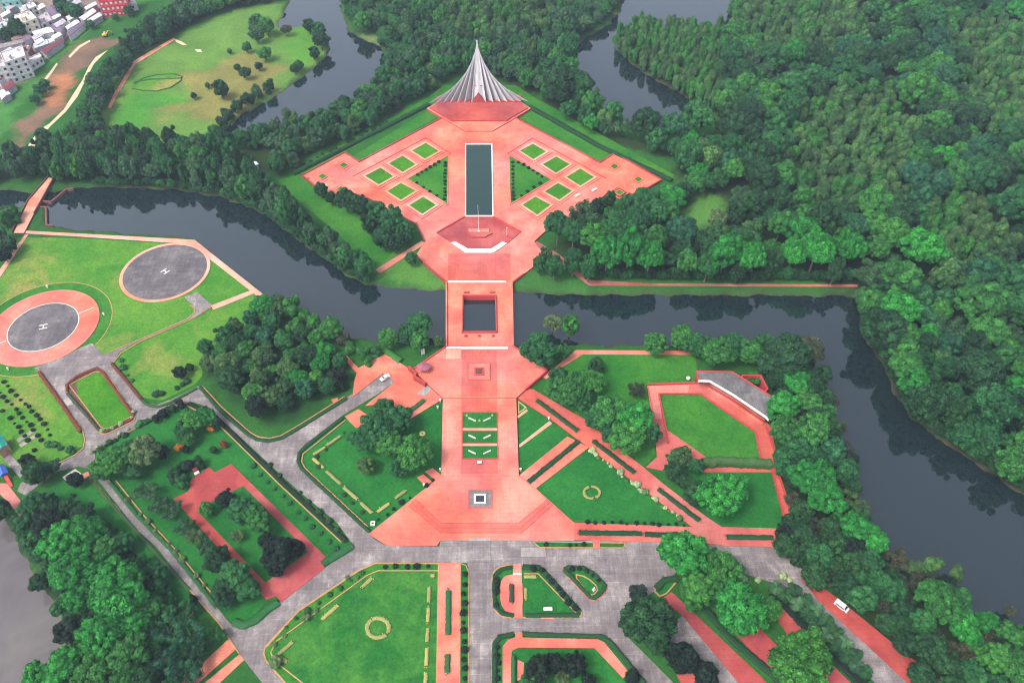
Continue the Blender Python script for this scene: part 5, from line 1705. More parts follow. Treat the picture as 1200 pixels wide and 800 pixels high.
wood_mass("brush", brush, "low brown and green brush along the outer river bank")
print("TREES", len(TREES), "WOODS", [(w[0], len(w[1])) for w in woods])


# --- labels of the trees: look first, then the place, then the order from a landmark
def label_trees():
    groups = {}
    for t in TREES:
        sz = t['r']
        adj = "small" if sz < 3.2 else "large" if sz > 6.2 and t['kind'] != 'palm' else ""
        tone = {"blackish": "very dark", "dark": "dark green", "deep": "deep green", "green": "mid green", "bright": "bright green", "bluish": "bluish green", "greyish": "grey green",
                "olive": "olive", "yellowish": "yellow green", "lime": "lime green", "pale": "pale green", "brownish": "brownish", "orange": "orange", "reddish": "reddish", "white": "white"}[t['tone']]
        key = (" ".join(x for x in (adj, tone, FORM[t['kind']]) if x), t['place'])
        groups.setdefault(key, []).append(t)
    for (look, place), ts in groups.items():
        land = ts[0]['land']
        q = G(land[0])
        ts.sort(key=lambda t: (t['o'].location.x - q.x) ** 2 + (t['o'].location.y - q.y) ** 2)
        noun = "" if look.endswith("palm") else " tree"
        for i, t in enumerate(ts):
            if len(ts) == 1:
                lab = f"the only {look}{noun} {place}"
            elif i == 0:
                lab = f"{look}{noun} {place}, nearest {land[1]}"
            elif i == len(ts) - 1 and len(ts) > 2:
                lab = f"{look}{noun} {place}, farthest from {land[1]}"
            else:
                lab = f"{look}{noun} {place}, {ordinal(i)} from {land[1]}"
            w = lab.split()
            if len(w) > 16:
                print("LONG", len(w), lab)
            tag(t['o'], lab, "palm" if t['kind'] == 'palm' else "tree", "palms " + place if t['kind'] == 'palm' else "trees " + place)


label_trees()


# ------------------------------------------------------------------ hedges, clipped strips, shrubs
def hedge_mesh(line, w, h, seed, name="hedge", tint=1.0, gaps=0.0):
    """A clipped hedge along a line on the ground: a rough box with leaves all over it."""
    L = Leaves(seed)
    r = L.r
    pts = resample(line, 0.9)
    n = len(pts)
    prof = [(-0.5, 0.0), (-0.52, 0.62), (-0.34, 1.0), (0.0, 1.06), (0.34, 1.0), (0.52, 0.62), (0.5, 0.0)]
    V, Fc = [], []
    for i, p in enumerate(pts):
        d = (pts[min(i + 1, n - 1)] - pts[max(i - 1, 0)])
        d = d.normalized() if d.length > 0 else Vector((1, 0, 0))
        nn = Vector((-d.y, d.x, 0))
        for (a, b) in prof:
            q = p + nn * (a * w * (1 + r.normal(0, 0.10))) + Vector((0, 0, b * h * (1 + r.normal(0, 0.10)))) + d * r.normal(0, 0.08)
            V.append((q.x, q.y, line[0][2] + q.z if len(line[0]) > 2 else q.z))
    m = len(prof)
    for i in range(n - 1):
        for k in range(m - 1):
            Fc.append((i * m + k, i * m + k + 1, (i + 1) * m + k + 1, (i + 1) * m + k))
    L.raw(V, Fc, tint * 0.92)
    z0 = line[0][2] if len(line[0]) > 2 else 0.0
    cnt = int(n * max(3, min(9, w * 4)))
    ii = r.integers(0, n, cnt)
    c = np.array([(p.x, p.y) for p in pts])[ii]
    pos = np.stack([c[:, 0] + r.uniform(-.55, .55, cnt) * w, c[:, 1] + r.uniform(-.55, .55, cnt) * w, z0 + h * r.uniform(0.6, 1.15, cnt)], 1)
    nn = r.normal(0, 0.6, (cnt, 3)) + np.array((0, 0, 1.0))
    nn /= np.linalg.norm(nn, axis=1)[:, None]
    a = np.cross(nn, r.normal(0, 1, (cnt, 3)))
    a /= np.linalg.norm(a, axis=1)[:, None] + 1e-9
    b = np.cross(nn, a)
    s = 0.22 * r.uniform(0.6, 1.5, (cnt, 1))
    quad = np.stack([pos - a * s, pos - b * s * .7, pos + a * s, pos + b * s * .7], 1)
    L.v.append(quad.reshape(-1, 3))
    L.q4.append(np.arange(cnt * 4).reshape(cnt, 4) + L.n)
    L.ti.append(np.repeat(tint * r.uniform(0.6, 1.45, cnt), 4))
    L.n += cnt * 4
    me = L.mesh(name)
    me.materials.append(M['foliage'])
    return me


_hs = [500]


def hedge(pts, w, h, tone, label, z=0.1, cat="hedge", name="hedge", group=None):
    _hs[0] += 1
    line = [(q.x, q.y, z) for q in GS(pts, z)]
    o = put(name, hedge_mesh(line, w, h, _hs[0], name))
    o.color = (*TONE[tone], 1)
    return tag(o, label, cat, group)


hedge([(344, 205), (404, 174.5), (503, 123.5)], 2.4, 1.7, 'dark', "long dark clipped hedge along the north west side of the diamond plaza")
hedge([(621, 127), (702, 172.5), (787, 213)], 2.4, 1.7, 'dark', "long dark clipped hedge along the north east side of the diamond plaza")
hedge([(46, 436), (70, 470), (95, 506)], 1.5, 0.8, 'reddish', "dark red hedge along the west edge of the helipad apron")
hedge([(79, 459), (79, 451), (90, 441.5), (106, 434.5), (114, 432), (121, 437), (146, 472.5), (156.5, 486.5), (154, 492), (140, 498)], 1.2, 0.7, 'reddish', "dark red hedge round the upper side of the rounded island", 0.3)
hedge([(79, 461), (100, 485), (116, 504), (124, 506), (138, 499)], 1.2, 0.7, 'brownish', "brownish hedge round the lower side of the rounded island", 0.3)
hedge([(131, 426), (148, 446), (166, 468.5)], 1.3, 0.7, 'reddish', "dark red hedge on the east side of the upper road")
hedge([(167, 470), (174, 475), (185, 477), (200, 472), (231, 455)], 1.2, 0.6, 'olive', "olive verge hedge round the bend below the helipad lawn")
hedge([(235, 454), (256, 479), (290, 508.5), (301, 515), (315, 517), (331, 513), (350, 502), (406, 467)], 1.5, 0.6, 'dark', "dark low hedge round the grove side of the forked road")
hedge([(222, 473), (243, 483), (257, 493), (330, 564), (406, 634)], 1.5, 0.7, 'blackish', "very dark low hedge between the court garden and the forked road")
hedge([(403, 489), (359, 523), (351, 531), (349.5, 541), (354, 549.5), (433, 623)], 1.4, 0.6, 'dark', "dark low hedge along the road edge of the big west lawn")
hedge([(130, 566), (160, 603), (200, 643), (254, 711)], 1.4, 0.6, 'deep', "green hedge between the long road and its bush row")
hedge([(104, 560), (160, 623), (222, 692)], 1.3, 0.5, 'olive', "yellowish low hedge on the pond side of the long road")
hedge([(379, 661), (413, 640)], 2.6, 1.1, 'deep', "short broad green hedge at the court's upper gate corner")
hedge([(326, 706), (314, 714), (300, 727), (286, 733), (274, 729)], 2.6, 1.0, 'deep', "curved broad green hedge at the court's lower gate corner")
hedge([(822.5, 545), (842, 543), (870, 544), (902, 546)], 3.6, 3.2, 'olive', "tall pale olive hedge between the sunken lawn and the dark lawn")
for pts, lab in (([(629, 469), (677, 505)], "clipped hedge slot in the diagonal walk, nearest the plaza"), ([(695, 516.5), (744, 554)], "clipped hedge slot in the middle of the diagonal walk"),
                 ([(771, 573), (820, 610)], "clipped hedge slot at the lower end of the diagonal walk"), ([(678, 517), (619, 565)], "clipped hedge slot between the paired red ramps"),
                 ([(678, 624), (752, 625)], "clipped hedge slot in the red path east of the entrance plaza"), ([(755, 626), (794, 627)], "short clipped hedge slot beside the big bright tree"),
                 ([(851, 629), (906, 630)], "clipped hedge slot at the far east end of the red path"), ([(475, 486), (497, 469)], "olive clipped strip in the red forecourt")):
    hedge(pts, 1.8, 0.5, 'dark' if 'olive' not in lab else 'olive', lab, 0.62)
for (x, y0, y1), lab in (((525.5, 692, 744), "long planted slot in the red path by the straight road"), ((524.5, 766, 788), "short planted slot in the red path by the straight road")):
    hedge([(x, y0), (x - 0.5, y1)], 1.7, 0.5, 'deep', lab, 0.62)
hedge([(599.5, 685), (599.5, 706)], 1.5, 0.5, 'brownish', "brownish planted slot in the rounded red bay", 0.62)
hedge([(602, 769), (602, 800), (601, 830)], 1.6, 1.0, 'deep', "green hedge on the inner side of the bent red path", 0.5)
hedge([(820, 706), (858, 750), (905, 790), (940, 830)], 2.4, 0.7, 'dark', "dark low hedge between two slanting red strips", 0.15)
hedge([(908, 692), (950, 738), (1000, 788), (1014, 802)], 4.5, 0.5, 'blackish', "very dark ground hedge under the palm row", 0.15)
hedge([(770, 744), (800, 770), (850, 826)], 2.4, 0.7, 'dark', "dark hedge beside the lane under the dark rounded tree", 0.15)
hedge([(612, 743), (706, 746), (716, 753), (780, 832)], 1.6, 0.7, 'dark', "dark hedge along the outer edge of the large lower island", 0.35)
hedge([(579, 828), (580, 754), (586, 746), (602, 743)], 1.6, 0.5, 'dark', "dark hedge along the west edge of the large lower island", 0.35)
hedge([(616, 721), (678, 720.5)], 1.5, 0.5, 'dark', "dark low hedge on the lower edge of the garden island", 0.35)
hedge([(613, 664), (631, 664.5), (636, 668.5), (679, 717)], 1.8, 0.5, 'dark', "dark low hedge on the slanting edge of the garden island", 0.35)
hedge([(600, 664), (588, 667), (580, 674), (579, 688), (580, 710), (589, 719), (602, 721)], 1.4, 0.4, 'dark', "dark low hedge round the west end of the garden island", 0.35)
hedge([(661, 667), (666, 664.5), (684, 665.5), (697, 673.5), (709, 686), (706, 693), (697, 700.5), (692, 699.5), (661, 667)], 1.5, 0.5, 'dark', "dark clipped rim of the leaf shaped island", 0.35)
hedge([(768, 690), (779, 679), (794, 678)], 2.2, 0.6, 'dark', "dark clipped planting on the small traffic island", 0.35)
hedge([(620, 612.5), (0, 0)], 1, 1, 'dark', "x") if False else None
hedge([(396, 418), (412, 412), (440, 416), (452, 411), (470, 424)], 3.0, 1.2, 'green', "thick green shrub belt between the forecourt and the river")
hedge([(155, 108), (158, 99), (168, 92), (184, 88), (204, 87), (213, 90), (212, 95), (200, 103), (184, 107), (168, 106.5), (155, 104)][1:] , 0.6, 0.45, 'green', "thin green hedge ring of the oval bed in the meadow")
struct("bed", smooth_line([(154, 100), (158, 93), (172, 88), (190, 85), (206, 85), (214, 89), (210, 98), (196, 104), (176, 107), (158, 106)], 2), 0.12, 'lawn_field', "oval flower bed in the far meadow", "bed")
hedge([(156, 97), (175, 93.5), (212, 92)], 0.9, 0.5, 'deep', "dark hedge line across the oval bed")

# pale clipped strips on the lawns
PALE = [("on the west lawn", [[(383, 522), (399, 511)], [(367, 533), (381, 524)], [(367, 537), (379, 548)], [(383, 552), (399, 567)], [(403, 571), (419, 585)], [(423, 589), (436, 601)], [(442, 600), (456, 590)], [(463, 584), (475, 575)]],
         "pale clipped hedge strips bordering the lawn west of the walkway", ((401, 490), "the road fork")),
        ("on the patchy lawn", [[(503, 688), (502.5, 706)], [(502, 712), (501.5, 729)], [(501.5, 736), (500.5, 752)], [(500.5, 759), (499.5, 780)], [(499, 788), (498, 815)], [(424, 688), (436, 677)], [(325, 768), (343, 752)], [(325, 769), (336, 775)], [(377, 726), (396, 709)], [(505, 674), (509, 674.5)]],
         "pale clipped hedge strips bordering the patchy lawn", ((440, 660), "the road corner")),
        ("in the garden island", [[(614, 675.5), (628, 675.5)], [(616, 689), (616, 702)]], "pale clipped strips in the garden island", ((612, 662), "the main road"))]
for where, segs, grp, land in PALE:
    q0 = G(land[0])
    segs = sorted(segs, key=lambda s: (G(s[0]) - q0).length)
    for i, s in enumerate(segs):
        hedge(s, 1.15, 0.45, 'tan', f"pale clipped hedge strip {where}, {ordinal(i)} from {land[1]}", 0.40, "hedge", "clipped_hedge", grp)
    
    
def arc(cx, cy, rx, ry, a0, a1, n=20):
    return [(cx + rx * math.cos(math.radians(a0 + (a1 - a0) * k / n)), cy + ry * math.sin(math.radians(a0 + (a1 - a0) * k / n))) for k in range(n + 1)]


for (cx, cy, rx, ry, arcs, w, lab) in ((443, 735.5, 12.8, 11.4, ((-120, 25), (45, 235)), 1.25, "on the patchy lawn"), (693.5, 577, 9.3, 7.0, ((-95, 60), (80, 250)), 0.9, "on the triangular lawn")):
    for k, (a0, a1) in enumerate(arcs):
        hedge(arc(cx, cy, rx, ry, a0, a1), w, 0.4, 'tan', ("thicker upper" if k == 0 else "thinner lower") + " arc of the pale ring hedge " + lab, 0.40, "hedge", "ring_hedge", "pale ring hedges")
o = MB().ring([Vector((G((495, 508)).x + 1.2 * math.cos(a), G((495, 508)).y + 1.2 * math.sin(a), 0)) for a in [k * math.pi / 12 for k in range(24)]],
              [Vector((G((495, 508)).x + 0.4 * math.cos(a), G((495, 508)).y + 0.4 * math.sin(a), 0)) for a in [k * math.pi / 12 for k in range(24)]], 0.2, 0).put("stone_disc", "tan")
tag(o, "small pale round stone on the lawn west of the walkway", "stone")
o = MB().ribbon([(q.x, q.y) for q in GS([(608, 471), (616.5, 478), (608, 484)], 0)], 0.5, 0.4, 0, closed=True).put("kerb", "tan")
tag(o, "tiny triangular yellow edging beside the walkway", "kerb", kind='structure')

# painted kerbs
KERBS = [("orange kerb inside the west lawn's road edge", [(405, 492), (364, 525), (355, 532), (353.5, 541), (358, 549), (431, 617)]),
         ("orange kerb on the grove side of the forked road", [(237, 452), (259, 476), (292, 505.5), (302, 511.5), (315, 513.5), (329, 510.5), (348, 499.5), (404, 464.5)]),
         ("orange kerb on the court side of the forked road", [(219, 475), (240, 486), (255, 496), (327, 567), (400, 635)]),
         ("orange kerb beside the long road's bush row", [(136, 563), (168, 603), (207, 645), (258, 707)]),
         ("pale orange kerb on the right edge of the long road", [(127, 562), (159, 601), (199, 641), (254, 712)]),
         ("pale orange kerb on the left edge of the long road", [(104, 557), (160, 620.5), (222, 690.5), (257, 730.5), (280, 765)]),
         ("orange kerb round the patchy lawn", [(513, 668.5), (443, 668.5), (430, 674), (324, 751), (317.5, 764), (321, 773.5), (400, 836)]),
         ("brown kerb at the head of the patchy lawn island", [(513, 660), (440, 660), (420, 669), (350, 716), (312.5, 758)]),
         ("orange kerb inside the garden island", [(614, 672), (630.5, 672), (675.5, 718.5)]),
         ("pale kerb along the helipad drive", [(133, 425), (142, 414), (165, 400), (229, 372), (249, 359)]),
         ("pale kerb at the end of the helipad drive", [(223, 357.5), (228, 361), (228, 367), (219, 374.5), (130, 412)]),
         ("brown kerb at the corner of the nursery lawn", [(64, 545), (88, 533), (97.5, 525), (99.5, 515), (97, 504), (44, 431)]),
         ("orange kerb round the court garden's road bend", [(222, 471), (206, 476), (186, 488), (151, 506), (121, 521)]),
         ("orange kerb round the inner lawn of the rounded island", [(81, 451), (112, 435.5), (118, 436.5), (155.5, 482), (154.5, 487.5), (126, 502.5), (118.5, 500.5), (81, 451)])]
for lab, pts in KERBS:
    o = MB().ribbon([(q.x, q.y) for q in GS(pts, 0.2)], 0.38, 0.44, -0.1).put("kerb", "kerb")
    tag(o, lab, "kerb", kind='structure')


def shrub(x, y, r, tone, label, group, z=0.1, name="shrub"):
    q = G((x, y), z)
    rs = random.Random(int(x * 7 + y * 13))
    o = bpy.data.objects.new(name, PROTO["shrub"][rs.randrange(3)][0])
    COL.objects.link(o)
    o.location = (q.x, q.y, z - 0.1)
    o.scale = (r, r, r * rs.uniform(0.85, 1.15))
    o.rotation_euler = (0, 0, rs.uniform(0, 6.28))
    o.color = (*TONE[tone], 1)
    return tag(o, label, "shrub", group)


def along(pts, n, off=0.0):
    P = [Vector((*p, 0)) for p in pts]
    L = [(b - a).length for a, b in zip(P, P[1:])]
    T = sum(L)
    out = []
    for k in range(n):
        d = T * (k + 0.5 + off) / n
        for a, b, l in zip(P, P[1:], L):
            if d <= l:
                q = a.lerp(b, d / l)
                break
            d -= l
        else:
            q = P[-1]
        out.append((q.x, q.y))
    return out


ROWS = [([(521.5, 189), (521, 236)], 11, 0.95, 'blackish', "small dark round shrub on the pool side of the west triangular bed", 1.12),
        ([(517, 189), (487, 207)], 6, 0.95, 'blackish', "small dark round shrub on the upper edge of the west triangular bed", 1.12),
        ([(484, 212), (516, 232)], 4, 0.95, 'blackish', "small dark round shrub on the lower edge of the west triangular bed", 1.12),
        ([(600.5, 189), (601.5, 236)], 11, 0.95, 'blackish', "small dark round shrub on the pool side of the east triangular bed", 1.12),
        ([(605, 189), (638, 209)], 6, 0.95, 'blackish', "small dark round shrub on the upper edge of the east triangular bed", 1.12),
        ([(637, 213), (607, 232)], 4, 0.95, 'blackish', "small dark round shrub on the lower edge of the east triangular bed", 1.12),
        ([(345, 198), (400, 170), (455, 142)], 15, 1.0, 'dark', "small dark shrub in the row outside the north west hedge", 0.1),
        ([(446, 664), (508, 664)], 5, 1.1, 'blackish', "dark round shrub in the head strip of the patchy lawn island", 0.4),
        ([(432, 667), (352, 720), (318, 752)], 9, 0.9, 'deep', "green round shrub in the slanting strip of the patchy lawn island", 0.4),
        ([(544.5, 668), (543.5, 800)], 12, 1.05, 'blackish', "dark round shrub in the strip along the straight road", 0.4),
        ([(582, 676), (582, 712)], 5, 1.0, 'blackish', "dark round shrub on the west rim of the garden island", 0.4),
        ([(620, 665.5), (634, 667), (676, 716)], 8, 1.0, 'blackish', "dark round shrub on the slanting rim of the garden island", 0.4),
        ([(583, 755), (583, 798)], 5, 1.1, 'blackish', "dark round shrub on the west rim of the large lower island", 0.4),
        ([(665, 666.5), (685, 667), (705, 684)], 5, 0.9, 'blackish', "dark round shrub on the leaf shaped island", 0.4),
        ([(684, 612), (806, 615)], 13, 0.8, 'blackish', "small dark shrub along the foot of the triangular lawn", 0.1),
        ([(634, 638), (690, 639)], 6, 0.8, 'blackish', "small dark shrub in the strip below the entrance plaza", 0.4),
        ([(410, 503), (366, 540), (430, 606)], 10, 0.9, 'dark', "dark shrub beside the pale strips of the west lawn", 0.1),
        ([(440, 612), (512, 560)], 8, 0.9, 'blackish', "dark shrub along the plaza side of the west lawn", 0.1),
        ([(282, 534), (398, 648)], 13, 1.1, 'deep', "green bush between the court and the forked road", 0.1),
        ([(300, 530), (402, 626)], 9, 1.2, 'dark', "dark bush behind the forked road's hedge", 0.1),
        ([(2, 446), (46, 490), (62, 512)], 13, 0.9, 'blackish', "small dark bush in the first nursery row by the helipad lawn", 0.1),
        ([(-2, 458), (30, 492), (50, 518)], 12, 0.9, 'blackish', "small dark bush in the second nursery row by the helipad lawn", 0.1),
        ([(-4, 474), (20, 498), (42, 530)], 11, 0.9, 'blackish', "small dark bush in the third nursery row by the helipad lawn", 0.1),
        ([(70, 590), (100, 622)], 7, 0.9, 'dark', "small dark bush in the upper row of the dark nursery lawn", 0.1),
        ([(84, 580), (118, 618)], 7, 0.9, 'dark', "small dark bush in the lower row of the dark nursery lawn", 0.1),
        ([(115, 612), (150, 650), (176, 690)], 14, 1.7, 'blackish', "very dark bush in the thick row between the rain trees and the nursery lawn", 0.1),
        ([(124, 612), (160, 656), (182, 684)], 10, 1.5, 'dark', "dark bush on the lawn side of the thick bush row", 0.1),
        ([(140, 418), (152, 446), (165, 456)], 5, 1.3, 'deep', "bush at the foot of the helipad lawn", 0.1),
        ([(180, 464), (205, 456), (222, 447)], 7, 1.4, 'dark', "dark bush above the bend of the road by the grove", 0.1),
        ([(358, 208), (366, 215), (390, 233)], 5, 1.0, 'dark', "small dark shrub against the west tip of the diamond plaza", 0.1),
        ([(160, 500), (178, 492)], 5, 1.2, 'deep', "green bush on the north rim of the court garden", 0.1),
        ([(115, 528), (150, 508)], 6, 1.2, 'dark', "dark bush at the west rim of the court garden", 0.1),
        ([(56, 520), (90, 532)], 6, 1.4, 'deep', "green bush at the corner of the nursery lawn", 0.1)]
for pts, n, r, tone, lab, z in ROWS:
    for (x, y) in along(pts, n):
        rs = random.Random(int(x * 31 + y * 17))
        if z < 0.5 and rs.random() < 0.12:
            continue
        j = 0.5 if z > 1 else 1.3
        shrub(x + rs.uniform(-j, j), y + rs.uniform(-j, j) * 0.8, r * (rs.uniform(0.85, 1.2) if z > 1 else rs.uniform(0.6, 1.35)), tone, lab, lab.replace("small ", "") + " row", z)
_rw = random.Random(5)
for (x, y) in along([(692, 526), (700, 533), (722, 552), (750, 572), (775, 591), (799, 607)], 34):
    if _rw.random() < 0.2:
        continue
    shrub(x + _rw.uniform(-2.2, 1.5), y + _rw.uniform(-1.2, 2.0), _rw.choice((0.5, 0.6, 0.8, 0.9, 1.2, 1.4)) * _rw.uniform(0.85, 1.2), 'white' if _rw.random() < 0.75 else 'pale', "white flowering bush in the row along the diagonal walk", "white flowering bushes along the diagonal walk", 0.1, "flowering_bush")
for k, (x, y, r) in enumerate(((157, 483, 1.0), (155, 490, .8), (142, 497, 1.1), (132, 502, .9), (120, 505, 1.0), (161, 497, .8), (150, 503, .7), (140, 508, .8), (108, 530, 1.0), (113, 524, .8))):
    shrub(x, y, r, 'white', f"white flowering bush round the junction below the rounded island, {ordinal(k)} listed from its east end", "white flowering bushes at the junction", 0.3, "flowering_bush")
for k, (x, y, r) in enumerate(((150, 586, 1.2), (165, 603, .9), (174, 612, 1.3), (182, 622, .9), (190, 631, .7), (198, 638, .9), (206, 647, 1.1), (214, 656, 1.5), (231, 675, 1.3), (240, 686, .9))):
    shrub(x, y, r, 'pale', f"pale round bush beside the long road, {ordinal(k)} from the junction", "pale round bushes beside the long road", 0.2, "pale_bush")
for k, (x, y, r) in enumerate(((407, 677, .9), (419, 677, .8), (371, 715, 1.0), (359, 724, 1.7), (334, 745, .8), (322, 755, .9), (324, 777, 2.4))):
    shrub(x, y, r, 'pale', f"pale round bush on the slanting strip of the patchy lawn island, {ordinal(k)} from its head", "pale round bushes on the lawn island strip", 0.4, "pale_bush")
for k, (x, y, r) in enumerate(((872, 679, 1.3), (888, 680, 1.2), (917, 676, 1.5), (925, 680, 1.1))):
    shrub(x, y, r, 'white', f"whitish bush at the head of the palm row, {ordinal(k)} from the big bright tree", "whitish bushes at the head of the palm row", 0.2, "flowering_bush")

# ------------------------------------------------------------------ grandstand
RF = GS([(816.5, 435.5), (858, 436.5), (903, 464.5), (901, 492), (897, 488), (860, 463), (832, 446.5), (818, 446)], 6.0)
c = RF[0]
t = thing("grandstand", "long angled grandstand with a weathered grey roof and white fascia", "grandstand", (c.x, c.y, 0))
MB().prism([Vector((p.x, p.y, 6.2)) for p in RF], 5.75).put("roof", "roof_grey", t)
edge = [RF[7], RF[6], RF[5], RF[4], RF[3]]
MB().ribbon([(p.x, p.y) for p in edge], 0.35, 6.45, 5.3).put("fascia", "white", t)
MB().ribbon([(p.x, p.y) for p in (RF[7], RF[0], RF[1], RF[2])], 0.4, 6.7, 5.2).put("parapet", "red_wall", t)
MB().ribbon([(p.x, p.y) for p in (RF[0], RF[1], RF[2])], 0.5, 5.7, 0).put("back_wall", "red_wall", t)
front = [Vector((p.x, p.y, 0)) for p in edge]
cen = Vector((AX + 60, 230, 0))
nrm = Vector((-0.62, -0.78, 0))
for k in range(5):
    a = [p - nrm * (0.5 + k * 1.0) for p in front[1:4]]
    MB().ribbon([(p.x, p.y) for p in a], 1.0, 0.5 + (k + 1) * 0.42, 0.2).put("seat_row", "red_deep" if k % 2 else "red", t)
for k in range(9):
    f = (k + 0.3) / 9
    q = front[1].lerp(front[3], f) - nrm * 5.6
    MB().box((q.x, q.y, 3.0), (0.5, 0.5, 5.5)).put("column", "white", t)
for k, f in enumerate((0.15, 0.35, 0.55, 0.78)):
    a, b = RF[1].lerp(RF[2], f), RF[5].lerp(RF[4], f)
    MB().ribbon([(a.x, a.y), (b.x, b.y)], 0.25, 6.32, 6.1).put("roof_joint", "roof_grey", t)
EN = GS([(868, 445), (870, 441), (891, 441.5), (899, 457), (894.5, 461.5)], 4.0)
o = MB().ribbon([(p.x, p.y) for p in EN], 0.6, 5.0, 0).put("enclosure_wall", "red_wall")
tag(o, "five cornered red brick enclosure wall behind the grandstand", "wall")
for pts, lab in (([(758, 451), (820, 449)], "low red wall along the top of the red terrace"), ([(772, 462), (821, 462), (885, 506), (893, 546)], "low dark red wall round the upper rim of the sunken lawn"),
                 ([(772, 462), (780, 502), (783, 520)], "low dark red wall down the west rim of the sunken lawn"), ([(905, 553), (922, 618)], "low wall between the dark lawn and the narrow red walk"),
                 ([(911, 552), (932, 616)], "low wall on the river side of the narrow red walk"), ([(897, 500), (903, 516), (914, 546)], "low wall on the river side of the red terrace")):
    o = MB().ribbon([(q.x, q.y) for q in GS(pts, 0.4)], 0.55, 1.15, -0.2).put("parapet_wall", "red_wall")
    tag(o, lab, "low wall")
struct("terrace_strip", [(760, 452), (808, 451), (806, 460), (772, 461), (776, 490), (768, 491)], 0.44, 'red_path', "worn pale strip on the red terrace", "paving")

# ------------------------------------------------------------------ small structures
def gable(name, roof_px, z, rise, label, cat, wallm, roofm, parts=True):
    """A shed: four eaves corners (surveyed), a ridge along the longer side."""
    E_ = GS(roof_px, z)
    c = sum((Vector(p) for p in E_), Vector()) / 4
    t = thing(name, label, cat, (c.x, c.y, 0))
    shr = [c.lerp(p, 0.92) for p in E_]
    MB().prism([Vector((p.x, p.y, z - 0.05)) for p in shr], -0.2).put("wall", wallm, t)
    if (E_[1] - E_[0]).length > (E_[2] - E_[1]).length:
        a, b = (E_[0] + E_[3]) / 2, (E_[1] + E_[2]) / 2
        f1, f2 = (0, 1, 5, 4), (2, 3, 4, 5)
        g = [(1, 2, 5), (3, 0, 4)]
    else:
        a, b = (E_[0] + E_[1]) / 2, (E_[3] + E_[2]) / 2
        f1, f2 = (1, 2, 5, 4), (3, 0, 4, 5)
        g = [(0, 1, 4), (2, 3, 5)]
    V = [Vector(p) for p in E_] + [a + Vector((0, 0, rise)), b + Vector((0, 0, rise))]
    mb = MB().add(V, [f1, f2])
    mb.add([v - Vector((0, 0, 0.18)) for v in V], [tuple(reversed(f1)), tuple(reversed(f2))])
    n = mb
    mb.add(V[:4] + [v - Vector((0, 0, 0.18)) for v in V[:4]], [(0, 4, 5, 1), (1, 5, 6, 2), (2, 6, 7, 3), (3, 7, 4, 0)])
    mb.put("roof", roofm, t)
    MB().add([v - Vector((0, 0, 0.1)) for v in V], g).put("gable_end", wallm, t)
    mid = (shr[0] + shr[1]) / 2
    return t


COLS = {}


def flat_mat(col, rough=0.8, corr=False):
    key = (tuple(col), corr)
    if key not in COLS:
        def f(nt, b):
            p = wpos(nt)
            lo, hi = tuple(x * 0.72 for x in col), tuple(min(0.9, x * 1.12) for x in col)
            c = ramp(nt, noise(nt, p, 0.5, 7, 0.72), [(0.32, lo), (0.62, hi)])
            st = ramp(nt, noise(nt, scale_vec(nt, p, (1.2, 1.2, 0.15)), 1.0, 6, 0.7), [(0.35, (0.7, 0.68, 0.66)), (0.6, (1, 1, 1))])
            c = mixc(nt, 0.8, c, st, 'MULTIPLY')
            nt.links.new(c, b.inputs['Base Color'])
            b.inputs['Roughness'].default_value = rough
            if corr:
                w = N(nt, "ShaderNodeTexWave")
                w.inputs['Scale'].default_value = 1.3
                nt.links.new(p, w.inputs['Vector'])
                bump(nt, b, w.outputs['Fac'], 0.5, 0.1)
        COLS[key] = mat("painted_surface", f)
    return COLS[key]


